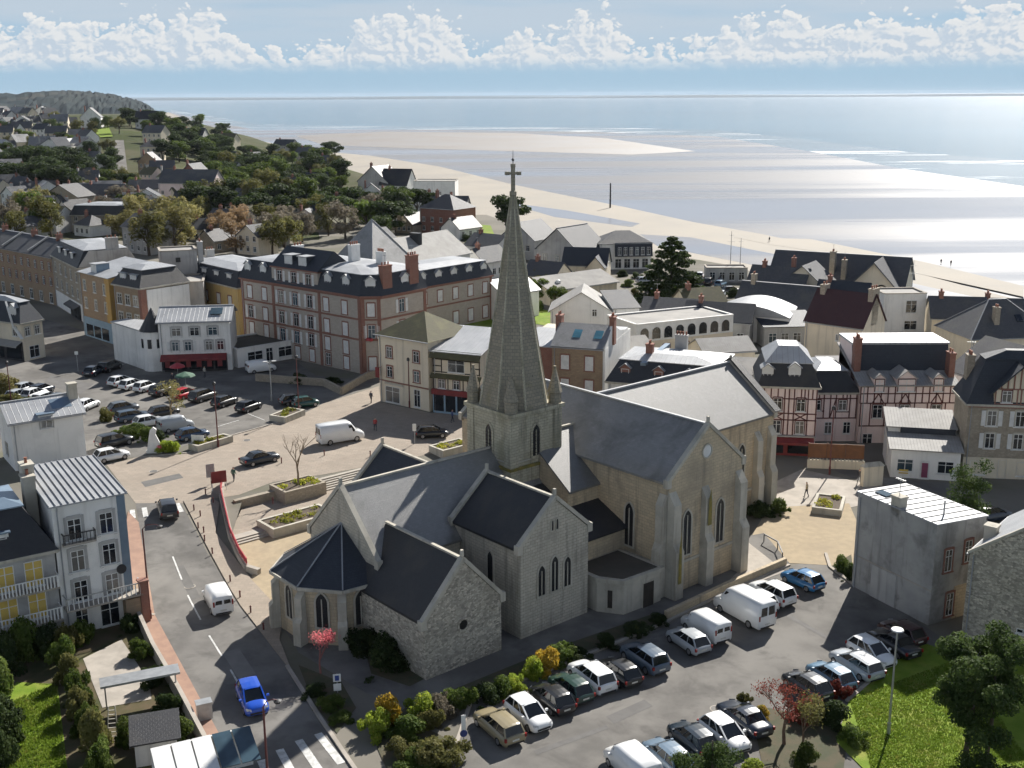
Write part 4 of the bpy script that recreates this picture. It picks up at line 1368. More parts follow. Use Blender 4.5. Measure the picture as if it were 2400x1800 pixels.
shopfront(h, .5, 7.5, 3.2, DARKSHOP, 3)
h.part('brick_pier', BRICK, lambda q: q.box(7.4, 8.1, -.1, 1, -1, 10.6))
h.part('party_wall', WHITEW, lambda q: q.box(8.02, 8.3, 1.0, 9, -1, 10.2))
h = House('stair_tower', 'square bare grey rendered block rising above roofs left of the yellow house', (-62.0, 199.0), ang=20, L=6.3, D=6, eave=14.2, roof='flat', rh=0, wall=GREYW, rm=FLATGREY, cat='building')
h.part('vent', IRON, lambda q: q.box(2.6, 3.4, -.08, 0, 12.2, 13.0))
h.chimney(7.0, 1.0, 15.6, .9, 1.4, GREYW, 2, 0)
h = House('pale_wall_block', 'pale rendered low block joining brown house to yellow house', (-63, 189.5), ang=12, L=10.5, D=9, eave=10.0, roof='flat', rh=0, wall=GREYW, rm=FLATGREY, cat='building')
# white corner restaurant with turret
h = House('restaurant', 'white corner restaurant with zinc roof, small dark turret and red awning on the square', (-53.4, 167.6), (-42.9, 168.9), D=8, eave=7.7, roof='gx', rh=1.5, wall=WHITEW, rm=ZINC, over=.35, ridge_m=ZINCP, cat='restaurant')
for u in (2.6, 5.3, 8.0):
    h.win('F', u, 5.5, 1.35, 1.25, 'g')
for u in (2.3, 4.2, 7.3, 9.0):
    h.win('F', u, 3.2, 1.0, 1.4, 'go' if u < 5 else 'g')
sp = shopfront(h, .1, h.L - .7, 2.6, DARKSHOP, 5, REDSHOP)
for i in range(6):
    q = MB()
    q.box(.8 + i * 1.55, 1.5 + i * 1.55, -1.2, -1.15, .9, 1.9)
    q.build('menu_board', REDSHOP, sp)
h.part('skylight', PANEB, lambda q: q.slabface([(7.6, 1.2, 8.55), (9.4, 1.2, 8.55), (9.4, 3, 9.2), (7.6, 3, 9.2)], .06))
def turret(q):
    q.tube([(-1.2, 2.0, -1), (-1.2, 2.0, 6.2)], 1.75, 12)
tu = h.part('turret', WHITEW, turret)
q = MB()
q.tube([(-1.2, 2.0, 6.15), (-1.2, 2.0, 6.9), (-1.2, 2.0, 9.6)], [2.05, 1.6, .06], 12)
q.build('turret_roof', SLATED, tu)
for a in (-100, -55, -150):
    q = MB()
    q.box(-.3, .3, -.06, .04, 0, 1.4)
    o = q.build('turret_window', PANE, tu)
    o.location = (-1.2 + 1.75 * math.cos(R(a)), 2 + 1.75 * math.sin(R(a)), 3.6)
    o.rotation_euler = (0, 0, R(a + 90))
h.part('side_wing', WHITEW, lambda q: q.prism([(-3.0, 2), (-.2, .5), (0, 8), (-7, 12), (-9, 10)], -1, 6.0))
h.part('side_wing_roof', ZINC, lambda q: q.prism([(-3.1, 1.8), (0, .3), (.1, 8), (-7, 12.1), (-9.2, 10)], 6.0, 6.2))
# ochre and cream house left of the hotel
h = House('yellow_house', 'yellow rendered house with dark mansard left of the brick trimmed hotel', (-60.5, 205.5), (-46.5, 190.0), D=11, eave=9.2, roof='mansard', rh=2.6, wall=YELLOWW, rm=SLATEB, topm=ZINC, inset=.9)
for u in (5.5, 9.5, 14, 18):
    h.win('F', u, 5.6, 1.2, 1.8, 'bc')
    h.win('F', u, 2.2, 1.2, 1.8, 'b')
for u in (4, 8.5, 13, 17.5):
    h.dormer('F', u, 9.5, 1.2, 1.6, 1.4, 'flat', FRAME, ZINCP, 'c', -.3)
h.chimney(2, 5, 13.5, .9, 1.5, GREYW, 3)

# the large brick-trimmed hotel with chamfered corner
HA, HB = Vector((-44.4, 184.1)), Vector((-22.4, 165.5))
hl = (HB - HA).length
poly = [(0, 0), (hl, 0), (hl + 2.2, 2.0), (hl + 2.2, 11.5), (hl - 4, 13.5), (0, 13.5)]
h = House('hotel', 'large old grey hotel with red brick trim, slate mansard, dormers and chamfered corner', HA, HB, D=13.5, eave=11.9, roof='mansard', rh=3.0, wall=HOTELW, rm=SLATEB, topm=ZINC, inset=.85, poly=poly, ridge_m=BRICK, cat='hotel')
cols = [2.2, 6.0, 10.2, 13.7, 17.2, 21.0, 25.2]
for ri, z in enumerate((9.0, 5.7, 2.9)):
    for ci, u in enumerate(cols):
        st = 'bo' if ci in (2, 3, 4) or (ri == 1 and ci == 0) else 'bc'
        h.win('F', u, z - .2, 1.15, 2.0, st)
for u in cols[1:]:
    h.win('F', u, .3, 1.15, 1.9, 'b' if u > 20 and u < 22 else 'bc')
for z in (11.4, 8.2, 5.1):
    for fc in ('0', '1', '2'):
        h.band(fc, z, .28, BRICK, .08)
for fc, us in (('0', (0, 8.0, 19.2)), ('1', (0, 2.4)), ('2', (9.0,))):
    for u in us:
        h.band(fc, -1, 12.9, BRICK, .1, u, u + .55, name='brick_pilaster')
h.band('0', -1, 12.9, BRICK, .1, hl - .6, hl, name='brick_pilaster')
for z, st in ((8.8, 'bc'), (5.5, 'bo'), (.6, 'bc')):
    h.win('1', 1.5, z, 1.1, 2.0, st)
h.part('flower_box', REDRAIL, lambda q: q.box(hl + .6, hl + 1.6, .3, .75, 5.2, 5.6)).rotation_euler = (0, 0, 0)
for z in (8.9, 5.6):
    h.win('2', 4.3, z, 1.1, 2.0, 'bo')
# attic storey in the middle of the front, with big dormers and steep roof
h.part('attic_wall', HOTELW, lambda q: q.box(8.2, 19.3, -.03, 6, 11.9, 14.4))
h.part('attic_cornice', BRICK, lambda q: q.box(8.0, 19.5, -.2, 6.2, 14.4, 14.62))
for u in (10.2, 13.7, 17.2):
    h.win('F', u, 12.3, 1.15, 1.75, 'bo', .03)
h.part('attic_roof', SLATEB, lambda q: (q.slabface([(8, -.2, 14.6), (19.5, -.2, 14.6), (19.5, 3.4, 17.4), (8, 3.4, 17.4)], .15), q.slabface([(19.5, 7.2, 14.6), (8, 7.2, 14.6), (8, 3.4, 17.4), (19.5, 3.4, 17.4)], .15), q.add([(19.5, -.2, 14.5), (19.5, 7.2, 14.5), (19.5, 3.4, 17.3)], [(0, 1, 2)]), q.add([(8, -.2, 14.5), (8, 7.2, 14.5), (8, 3.4, 17.3)], [(0, 2, 1)])))
for u in (11.8, 15.2):
    h.dormer('F', u, 14.9, 1.5, 1.5, 2.6, 'flat', FRAME, ZINCP, '', -.5)
for u in (1.6, 5.6, 21.3, 25.4):
    h.dormer('F', u, 12.3, 1.2, 1.75, 1.5, 'gable', FRAME, ZINCP, 'c' if u < 10 else 'o', -.25)
h.dormer('1', 1.5, 12.3, 1.2, 1.75, 1.3, 'gable', FRAME, ZINCP, 'c', -.25)
h.dormer('2', 5.4, 12.3, 1.2, 1.75, 1.3, 'gable', FRAME, ZINCP, 'c', -.25)
h.chimney(hl + 1.7, 3.6, 16.3, .9, 1.9, BRICK, 3)
h.chimney(hl + 1.7, 9.2, 17.2, .9, 1.9, BRICK, 4)
h.chimney(7.6, 6, 17.2, .8, 1.8, WHITEW, 3)
h.chimney(20, 7, 18.2, .8, 1.8, WHITEW, 4)
h.chimney(25, 8, 17.4, 1.4, .8, WHITEW, 4)
# pyramid roof pavilion behind the hotel
h = House('pavilion', 'steep pyramid slate roof with white face rising behind the hotel attic', (-31.5, 196), ang=-40, L=10.5, D=10.5, eave=12, roof='hip', rh=8.0, wall=HOTELW, rm=SLATEN, over=.4, ridge_m=ZINCP, cat='building')
# lower wing to the right
W2A, W2B = Vector((-15.6, 195.0)), Vector((-3.7, 208.3))
h = House('hotel_wing', 'long three storey wing with brick bands and slate mansard right of the hotel corner', W2A - Vector((.67, .742)) * 6, W2B, D=10, eave=8.3, roof='mansard', rh=2.7, wall=HOTELW, rm=SLATEB, topm=ZINC, inset=.8, ridge_m=BRICK, cat='hotel')
n = 6
h.row('F', 5.2, 6, 1.2, 2.0, 'bc', 2.6, 1.8)
h.row('F', .6, 6, 1.3, 2.2, 'bc', 2.6, 1.8, skip=(2,))
for i in range(6):
    h.dormer('F', 2.6 + (h.L - 4.4) * i / 5, 8.6, 1.2, 1.6, 1.3, 'gable', FRAME, ZINCP, 'c', -.25)
for z in (7.9, 4.3):
    h.band('F', z, .28, BRICK, .08)
h.band('F', -1, 9, BRICK, .1, h.L - .5, h.L, name='brick_pilaster')
h.band('F', -1, 9, BRICK, .1, 2.2 - 2.2, .5, name='brick_pilaster')
h.band('F', .4, 2.4, BRICK, .08, 8.2, 9.6, name='door_surround')
# low garage building in front of hotel
h = House('garage_building', 'low white flat roofed building between restaurant and hotel', (-42.3, 170.0), ang=41, L=10.6, D=9, eave=2.9, roof='flat', rh=0, wall=WHITEW, rm=FLATDARK, ridge_m=WHITEW, cat='building')
h.win('F', 3.0, .3, 2.6, 1.9, '')
h.win('F', 5.5, .3, 1.2, 2.1, '')
h.win('F', 8.3, .6, 2.4, 1.6, '')
# garden wall before the hotel
q = MB()
pts = [(-37.74,161.67), (-27.16,158.42), (-23.98,153.55), (-21.44,162.09), (-18.93,165.19)]
for p, r_ in zip(pts, pts[1:]):
    q.bar((p[0], p[1], hz(*p) + .5), (r_[0], r_[1], hz(*r_) + .5), .35, 1.2)
tag(q.build('garden_wall', GRANITE), 'low stone garden wall in front of the hotel', 'wall')

# cream corner house with mossy hip roof
h = House('cream_house', 'cream corner house with mossy brown hipped roof and brown window surrounds', (-18.1, 150.0), (-11.0, 144.5), D=8.8, eave=9.4, roof='hip', rh=3.0, wall=CREAM, rm=MOSSY, over=.45)
for u in (2.0, 6.9):
    for z in (6.4, 3.7):
        h.win('F', u, z, 1.0, 1.5, 'bo' if 0 else 'b')
h.win('F', 2.4, .2, 2.6, 2.2, '')
h.win('F', 6.9, .3, 1.1, 2.4, '')
h.band('F', 3.0, .18, BRICK, .08)
h.part('sign_board', LIGHTST, lambda q: q.box(1, 4.4, -.09, -.02, 2.65, 2.95))
h.part('hanging_sign', REDSHOP, lambda q: (q.box(.1, .75, -.9, -.75, 3.6, 5.0), q.bar((.4, -.8, 4.9), (.4, 0, 4.9), .05)))
h.row('R', 6.4, 2, 1.0, 1.5, 'b', 2)
# half-timbered shop house
h = House('half_timbered_shop', 'half timbered shop house with red fascia beside the cream corner house', (-10.4, 144.3), (-4.1, 141.6), D=8, eave=8.3, roof='shed', rh=1.7, wall=CREAM, rm=ZINC, over=.35, cat='shop')
h.part('tile_skirt', MOSSY, lambda q: q.slabface([(-.2, -.8, 7.6), (h.L + .2, -.8, 7.6), (h.L + .2, 0, 8.5), (-.2, 0, 8.5)], .12))
h.part('tile_skirt', MOSSY, lambda q: q.slabface([(-.2, -.6, 4.9), (h.L + .2, -.6, 4.9), (h.L + .2, 0, 5.4), (-.2, 0, 5.4)], .12))
h.win('F', h.L / 2, 5.7, 2.4, 1.6, '')
h.row('F', 3.4, 3, .9, 1.2, 't', 1.3)
h.timbers([(.1, 5.5, .1, 8.2), (h.L - .1, 5.5, h.L - .1, 8.2), (1.3, 5.5, 1.3, 8.2), (h.L - 1.3, 5.5, h.L - 1.3, 8.2), (0, 6.4, 1.3, 6.4), (h.L - 1.3, 6.4, h.L, 6.4), (0, 7.3, h.L, 7.3), (0, 5.6, h.L, 5.6), (.1, 3.0, .1, 5), (h.L - .1, 3, h.L - .1, 5), (2.2, 3.1, 2.2, 5), (4.4, 3.1, 4.4, 5)], TIMBERD)
sp = shopfront(h, 0, h.L, 3.1, SHUTB, 4)
h.part('fascia', REDSHOP, lambda q: q.box(-.05, h.L + .05, -.5, .05, 2.6, 3.3))
# tall stone-coloured house with skylights behind the tower
h = House('skylight_house', 'brown stone house with two blue skylights and brick window surrounds behind the tower', (5.3, 145.7), ang=-19, L=6.9, D=8.2, eave=8.6, roof='gx', rh=2.3, wall=BRICKB, rm=SLATEN, over=.2)
for z in (5.6, 2.4):
    h.row('F', z, 2, 1.1, 1.9, 'bc', 1.8)
for u in (2.3, 5.2):
    h.part('skylight', SKYL, lambda q: q.slabface([(u, 1.5, 9.66), (u + 1.1, 1.5, 9.66), (u + 1.1, 2.9, 10.45), (u, 2.9, 10.45)], .08))
h.chimney(h.L + .2, 4.4, 12.2, .7, 1.1, BRICK, 2)
h.chimney(-.3, 4.6, 12.0, .8, 1.3, BRICK, 2)
h.part('brick_annex', BRICK, lambda q: q.box(-2.3, -.02, .4, 8, -1, 8.3))
h.part('annex_roof', ZINC, lambda q: q.slabface([(-4.5, .2, 8.4), (-.1, .2, 8.4), (-.1, 8, 9.4), (-4.5, 8, 9.4)], .12))
h.part('white_party_wall', WHITEW, lambda q: (q.box(h.L - .02, h.L + .3, .05, 14.5, -1, 8.6), q.add([(h.L + .28, 0, 8.6), (h.L + .28, 14, 8.6), (h.L + .28, 8.2, 9.6), (h.L + .28, 4.1, 11.1), (h.L + .02, 0, 8.6), (h.L + .02, 14, 8.6), (h.L + .02, 8.2, 9.6), (h.L + .02, 4.1, 11.1)], [(0, 1, 2, 3), (0, 3, 7, 4), (3, 2, 6, 7)])))
h.part('rear_wing_roof', ZINC, lambda q: q.prism([(0, 8.3), (h.L, 8.3), (h.L, 14.4), (0, 14.4)], 8.6, 8.8))
h.part('rear_wing', CREAM, lambda q: q.box(-5, h.L, 8.25, 14.4, -1, 8.6))
# dark mansard building with pale roof, right of it
h = House('dormer_house', 'house with blue black mansard, brick dormers and pale zinc roof beside the nave', (12.4, 142.0), (27.0, 136.2), D=10, eave=5.2, roof='mansard', rh=2.7, wall=WHITEW, rm=SLATEB, topm=ZINC, inset=1.2)
for u in (2.2, 6.6, 10.5):
    h.dormer('F', u, 5.4, 1.0, 1.5, 1.7, 'gable', BRICK, ZINCP, 'c', -.4)
h.row('F', 2.2, 6, 1.1, 1.7, 'b', 1.5)
h.chimney(4.6, 3.5, 9.8, .9, .9, BRICK, 2)
h.chimney(7.6, 8.5, 10.2, 1.6, .8, GREYW, 4)
h.part('fire_wall', ZINCB, lambda q: q.slabface([(4.2, .3, 7.9), (4.9, .3, 7.9), (6.2, 8, 9.0), (5.5, 8, 9.0)], .4))

# pink half-timbered hotel on the right
pa = Vector((29.3, 129.6))
h = House('pink_hotel_pavilion', 'tall pink half timbered pavilion with dark mansard and pale hipped top beside the west gable', pa, (36.0, 128.6), D=9, eave=8.5, roof='mansard', rh=2.6, wall=PINKW, rm=SLATED, topm=ZINC, inset=.75, toph=1.7, cat='hotel')
L = h.L
h.dormer('F', 4.0, 8.9, 1.1, 1.7, 1.3, 'gable', FRAME, ZINCP, '', -.25)
h.dormer('F', .9, 8.9, 1.0, 1.5, 1.3, 'gable', FRAME, ZINCP, '', -.25)
for z in (5.5, 2.7):
    for u in (2.2, 4.9):
        h.win('F', u, z, 1.0, 1.6, 't')
sg = [(0, z, L, z) for z in (8.3, 7.0, 5.2, 4.4, 2.5)] + [(u, 2.5, u, 8.3) for u in (.1, 1.4, 3.0, 3.5, 4.1, 5.7, L - .1)] + [(u, 7.0, u, 8.3) for u in (.6, 2.2, 4.9, 5.3, 6.2)]
sg += [(4.2, 4.4, 5.6, 5.2), (5.6, 4.4, 4.2, 5.2), (1.5, 4.4, 2.9, 5.2), (2.9, 4.4, 1.5, 5.2)]
h.timbers(sg)
shopfront(h, .2, L - .2, 2.4, REDSHOP, 2, REDSHOP)
h.part('canopy', GALV, lambda q: q.box(0, L, -.5, 0, 2.4, 2.55))
h2 = House('pink_hotel_link', 'low pink half timbered link with dark slate roof between the two taller pink blocks', (36.6, 134.6), (42.6, 134.6), D=9, eave=6.3, roof='mansard', rh=2.4, wall=PINKW, rm=SLATED, topm=ZINC, inset=1.2, cat='hotel')
L = h2.L
for u in (1.0, 4.2):
    h2.win('F', u, 4.0, 1.0, 1.3, 't')
for u in (.6, 2.6, 4.9):
    h2.win('F', u, 1.0, .9, 1.5, '')
sg = [(0, 6.2, L, 6.2), (0, 5.5, L, 5.5), (0, 3.0, L, 3.0), (0, 3.9, 2, 3.9), (3.4, 3.8, 5.1, 3.8)] + [(u, 3.0, u, 6.2) for u in (.1, 1.9, 2.7, 3.4, 5.1, 5.9)] + [(u, 5.5, u, 6.2) for u in (.6, 1.3, 4.2, 4.7)] + [(2.7, 3.0, 3.4, 5.5)]
h2.timbers(sg)
h3 = House('pink_hotel_main', 'main pink half timbered hotel block with long slate roof and three gabled dormers', (42.7, 133.8), (54.5, 133.8), D=10, eave=7.3, roof='shed', rh=3.0, wall=PINKW, rm=RIBBED, over=.3, cat='hotel')
L = h3.L
h3.part('upper_slope', SLATEB, lambda q: q.slabface([(-.05, 3.2, 8.3), (L + .05, 3.2, 8.3), (L + .05, 4.3, 11.6), (-.05, 4.3, 11.6)], .5))
h3.part('upper_wall', PINKW, lambda q: q.box(0, L, 4.4, 9.9, 8, 11.4))
h3.part('ridge_flat', ZINC, lambda q: q.box(-.2, L + .2, 4.1, 10.1, 11.55, 11.8))
for u, ww in ((2.2, 1.0), (5.5, 2.0), (9.4, 1.0)):
    h3.dormer('F', u, 6.6, ww, 1.5, 2.6, 'gable', PINKW, RIBBED, 't', .08, PINKW)
    h3.win('F', u, 3.2, 1.2, 1.7, 't')
h3.part('small_balcony', ZINCB, lambda q: q.box(4.3, 6.8, -.8, 0, 2.6, 3.3))
sg = [(0, 7.2, L, 7.2), (0, 6.3, L, 6.3), (0, 5.1, L, 5.1)] + [(u * L / 14, 5.1, u * L / 14, 7.2) for u in range(15)] + [(0, 2.2, L, 2.2)] + [(u, 2.2, u, 5.1) for u in (.1, 1.3, 3.1, 4.4, 6.7, 8.3, 10.5, L - .1)]
for u in (2.2, 5.5, 9.4):
    sg += [(u - .7, 5.1, u, 6.3), (u + .7, 5.1, u, 6.3)]
h3.timbers(sg)
h3.chimney(.3, 3.6, 12.6, .8, 1.2, BRICK, 3)
h3.chimney(L - .3, 2.2, 11.0, .7, 1.4, BRICK, 2)
h3.win('F', 1.2, -.6, 1.2, 1.8, '')
# brown wooden fence panels with cream wall before it
q = MB()
fn = thing('wooden_fence', 'brown wooden fence panels on a cream wall in front of the pink hotel', 'fence', (*(34.22,124.54), 0), R(-8))
for i in range(3):
    MB().box(i * 2.1, i * 2.1 + 2.0, 0, .08, 1.2, 2.9).build('panel', WOODB, fn)
    MB().box(i * 2.1 - .05, i * 2.1 + .05, -.03, .11, 0, 3.0).build('post', WOODB, fn)
MB().box(-.1, 6.3, -.3, -.05, -.3, 1.0).build('low_wall', CREAM, fn)
for i in range(16):
    MB().box(i * .4, i * .4 + .18, -.28, -.08, 1.0, 1.18).build('baluster', LIGHTST, fn)
# small shop with stepped roof
h = House('small_shop', 'small white shop with two stepped grey roofs in front of the pink hotel', (42.6, 121.0), ang=-13, L=7.3, D=6.5, eave=3.3, roof='shed', rh=1.0, wall=WHITEW, rm=RIBBED, over=.3, cat='shop')
h.part('upper_block', WHITEW, lambda q: q.box(-.1, 7.3, 4.3, 8.5, 0, 4.7))
h.part('upper_roof', RIBBED, lambda q: q.slabface([(-.4, 4.0, 4.8), (7.4, 4.0, 4.8), (7.4, 9, 5.8), (-.4, 9, 5.8)], .15))
h.part('roof_step', SLATEB, lambda q: q.box(1.2, 7.2, 4.0, 4.25, 4.1, 4.8))
h.win('F', 1.5, .8, 1.7, 1.4, '')
h.win('F', 3.6, .1, 1.0, 2.1, 'c')
h.win('F', 5.8, .8, 1.7, 1.4, '')
h.part('poster', SHUTY, lambda q: q.box(.9, 1.9, -.08, -.04, .5, 1.0))
h.part('door_panel', mat('plum', (.25, .06, .12), (.2, .05, .1), .6), lambda q: q.box(3.3, 3.95, -.1, -.05, .2, 1.9))
# stone house with timber gable on the right edge
h = House('timber_gable_house', 'stone house with white shutters and red timbered gable at the right edge', (50.6, 120.8), ang=-8, L=12, D=6, eave=8.6, roof='mansard', rh=4.6, wall=GRANITE, rm=SLATEB, topm=SLATEB, inset=1.9, toph=1.0)
for z in (6.1, 3.5):
    for u in (2.6, 5.6, 8.6):
        h.win('F', u, z, 1.0, 1.75, 'so')
h.band('F', -.2, 2.6, CREAM, .05)
for u in (1.6, 6.6):
    h.win('F', u, .4, 1.7, 1.6, '')
h.win('F', 4.2, 0, .9, 2.2, '')
h.band('F', 8.2, .35, BRICK, .12)
def gbl(q):
    q.box(2.6, 7.8, -.15, 4, 8.6, 10.4)
    q.add([(2.6, -.15, 10.4), (7.8, -.15, 10.4), (5.2, -.15, 12.9)], [(0, 1, 2)])
h.part('timber_gable', CREAM, gbl)
def gbr(q):
    q.slabface([(2.0, 5, 9.9), (2.0, -.7, 9.9), (5.2, -.7, 13.1), (5.2, 5, 13.1)], .15)
    q.slabface([(8.4, -.7, 9.9), (8.4, 5, 9.9), (5.2, 5, 13.1), (5.2, -.7, 13.1)], .15)
h.part('gable_roof', SLATEB, gbr)
for u in (3.9, 6.5):
    h.win('F', u, 8.9, 1.0, 1.3, 't', .15)
gt = [(2.6, 8.7, 7.8, 8.7), (2.6, 10.4, 7.8, 10.4)] + [(2.6 + i * .65, 10.4, 2.6 + i * .65, 10.4 + min(i, 8 - i) * .62) for i in range(1, 8)] + [(u, 8.7, u, 10.4) for u in (2.7, 5.0, 5.4, 7.7)]
h.timbers([(a, b, c, d) for a, b, c, d in gt], BRICK, wd=.12, d=.5)
h.chimney(.9, 4.6, 13.2, .8, 1.2, GRANITE, 3)
# concrete box house
h = House('box_house', 'plain grey rendered box house with white seamed zinc roof beside the car park', (29.78,91.92), (33.74,84.2), D=5.6, eave=8.4, roof='shedr', rh=.25, wall=BOXW, rm=ZINCP, over=.12)
for i in range(9):
    u = .5 + i * (h.L - 1) / 8
    h.part('roof_seam', SEAMG, lambda q: q.bar((u, -.1, 8.84), (u, 5.7, 8.58), .07, .07))
h.chimney(4.2, .4, 9.7, 1.0, .8, LIGHTST, 0, 8)
h.part('vent_pipe', GALV, lambda q: q.tube([(7.3, 2.2, 8.4), (7.3, 2.2, 10.0)], .07, 8))
h.part('skylight', PANEB, lambda q: q.box(.9, 2.2, 1.0, 1.9, 8.72, 8.88))
h.part('blocked_door', GREYW, lambda q: q.box(2.2, 5.0, -.06, .02, 0, 2.9))
h.part('concrete_seam', CONC, lambda q: q.box(0, h.L, -.04, .02, 2.95, 3.05))
h.win('R', 1.6, 4.4, .8, 1.9, 'b')
h.win('R', 3.8, 4.8, .8, 1.9, 'b')
h.win('R', 2.2, .4, .8, 2.0, 'b')
h.part('ochre_patch', STONE, lambda q: q.box(h.L - .01, h.L + .03, 2.6, 5.5, -.2, 2.9))
# rubble house bottom right
h = House('rubble_house', 'rubble stone house with pale roof at the lower right edge behind the big tree', (35.4, 81.6), ang=-40, L=9, D=10, eave=7.4, roof='gy', rh=3.4, wall=RUBBLE, rm=ZINC, over=.1)
h.part('coping', LIGHTST, lambda q: (q.bar((-.1, -.02, 7.5), (4.5, -.02, 10.95), .4, .2), q.bar((9.1, -.02, 7.5), (4.5, -.02, 10.95), .4, .2)))
h.chimney(.6, 3, 9.0, .9, .9, LIGHTST, 0)
h.win('F', 4.5, 2.0, 1.0, .35, '')
# dark red roofed house
h = House('red_roof_house', 'cream house with steep dark red tiled roof and half hidden chimney above the pink hotel', (45.1, 170.6), (52.0, 164.4), D=7.8, eave=7.4, roof='gx', rh=4.4, wall=CREAM, rm=REDROOF, over=.25)
h.win('F', 5.4, 4.9, .55, 1.0, '')
h.win('F', 4.8, 1.4, .55, 1.0, '')
h.chimney(h.L - .4, 4.0, 12.8, .8, 2.2, GRANITE, 3)
h.chimney(1.0, 3.9, 12.6, .8, 1.6, GRANITE, 2)
# white party box beside
h = House('seafront_box', 'white modern seafront box with flat roof behind the red roofed house', (64.77,194.06), ang=2, L=7.5, D=6, eave=7.0, roof='flat', rh=0, wall=WHITEW, rm=FLATGREY)
h.win('F', 4.9, 3.6, 1.9, 2.2, '')
h.win('F', 5.0, .6, 2.2, 1.6, '')
# hangar with barrel roof
def barrel(name, label, A, ang, L, D, eave, rise):
    hh_ = House(name, label, A, ang=ang, L=L, D=D, eave=eave, roof='flat', rh=0, wall=WHITEW, rm=FLATGREY, ridge_m=ZINCP, cat='hall')
    q = MB()
    n_ = 10
    vs = []
    for i in range(n_ + 1):
        t = i / n_
        z = eave + rise * math.sin(math.pi * t)
        vs += [(L * t, -.2, z + .12), (L * t, D + .2, z + .12)]
    q.add(vs, [(2 * i, 2 * i + 2, 2 * i + 3, 2 * i + 1) for i in range(n_)])
    q.add([v for v in vs[::2]], [tuple(range(n_ + 1))])
    q.build('barrel_roof', ZINCP, hh_.root, True)
    q = MB()
    q.add([(L * i / n_, -.01, eave + rise * math.sin(math.pi * i / n_)) for i in range(n_ + 1)], [tuple(range(n_ + 1))])
    q.build('end_wall', WHITEW, hh_.root)
    return hh_
barrel('hangar', 'white hall with pale barrel roof behind the dormer house', (34.44,188.95), -20, 12.5, 11, 4.4, 1.7)
h = House('shed_block', 'dark slate lean to sheds beside the white barrel roofed hall', (41.62,182.39), ang=5, L=9, D=7, eave=3.4, roof='shed', rh=1.2, wall=GREYW, rm=SLATEB, cat='shed')
h.row('F', .8, 4, 1.3, 1.6, '', 1.4)
# arcade building
h = House('arcade_building', 'long low building with row of dark arched windows behind the dormer house', (19.4, 172.6), (36.0, 180.5), D=9, eave=5.9, roof='flat', rh=0, wall=FRAME, rm=FLATGREY, ridge_m=WHITEW, cat='building')
for i in range(8):
    q = MB()
    n_ = 8
    pts_ = [(-.75, 0), (.75, 0)] + [(.75 * math.cos(math.pi * j / n_), 1.1 + .75 * math.sin(math.pi * j / n_)) for j in range(n_ + 1)]
    q.add([(x, -.05, z) for x, z in pts_], [tuple(range(len(pts_)))])
    o = q.build('arched_window', PANE, h.root)
    o.location = (1.5 + i * (h.L - 3) / 7, 0, 3.4)
h.band('F', -.5, 3.6, CREAM, .08)
for i in range(5):
    h.win('F', 2 + i * (h.L - 4) / 4, .4, 1.2, 1.9, 'bc', .08)
# white gabled house with ribbed roof
h = House('white_gable_house', 'white gabled house with ribbed pale roof and dark porch right of the spire', (6.6, 189.5), ang=-6, L=10.5, D=9, eave=5.0, roof='gy', rh=3.2, wall=WHITEW, rm=RIBBED, over=.3)
h.win('F', 7.5, 4.2, .8, 1.2, '')
h2 = House('white_annex', 'white annex with dark tiled slope beside the ribbed roof house', (17.2, 188.0), ang=10, L=4.5, D=8, eave=5.6, roof='shed', rh=1.6, wall=WHITEW, rm=SLATE)
# long grey roof
h = House('long_low_hall', 'long low hall with broad brown grey roof right of the spire', (7.72,221.77), ang=38, L=18, D=11, eave=3.0, roof='gx', rh=1.9, wall=CREAM, rm=FLATGREY, over=.4, cat='hall')
h.part('roof_bubble', FRAME, lambda q: q.tube([(4, 2.4, 3.9), (4, 2.4, 4.4), (4, 2.4, 4.6)], [.6, .5, .1], 10))
# seafront villas with slate roofs
h = House('slate_villa', 'seafront villa with twin blue slate gables right of the spire', (6.08,269.53), ang=-38, L=12, D=12, eave=5.2, roof='gy', rh=5.0, wall=GREYW, rm=SLATEB, over=.4, ridge_m=ZINCP)
h.row('F', 2.4, 3, 1.1, 1.6, 's', 2.4)
h2 = House('slate_villa', 'lower seafront villa wing with dark slate roof and cream gable right of the spire', (11.65,256.56), ang=-14, L=10, D=7, eave=3.2, roof='gx', rh=3.4, wall=CREAM, rm=SLATEB, over=.3)
h2.win('R', 3.5, 3.6, .9, 1.4, 's')
h2.part('gable_front', CREAM, lambda q: (q.box(6.0, 10.0, -2.5, 1, -1, 3.0), q.add([(6, -2.5, 3.0), (10, -2.5, 3.0), (8, -2.5, 5.2)], [(0, 1, 2)])))
h2.part('gable_roof', SLATEB, lambda q: (q.slabface([(5.7, 2, 2.9), (5.7, -2.8, 2.9), (8, -2.8, 5.45), (8, 2, 5.45)], .14), q.slabface([(10.3, -2.8, 2.9), (10.3, 2, 2.9), (8, 2, 5.45), (8, -2.8, 5.45)], .14)))
h3 = House('slate_villa', 'long slate roofed villa behind the spire, left of the twin gabled one', (-3.15,291.54), ang=-35, L=11, D=11, eave=5.0, roof='gy', rh=4.2, wall=GREYW, rm=SLATEB, over=.3)
h3.row('F', 2.2, 3, 1.1, 1.5, 's', 2)
h = House('beach_club', 'seafront building with grey hipped roof and blue glazed upper storey left of the dark conifer', (21.1,269.02), ang=5, L=12.5, D=9, eave=6.2, roof='hip', rh=2.6, wall=WHITEW, rm=SLATE, over=.4, cat='building')
h.part('glazed_storey', SLATEB, lambda q: q.slabface([(3.5, -1.2, 3.2), (12.6, -1.2, 3.2), (12.6, -.4, 6.4), (3.5, -.4, 6.4)], .2))
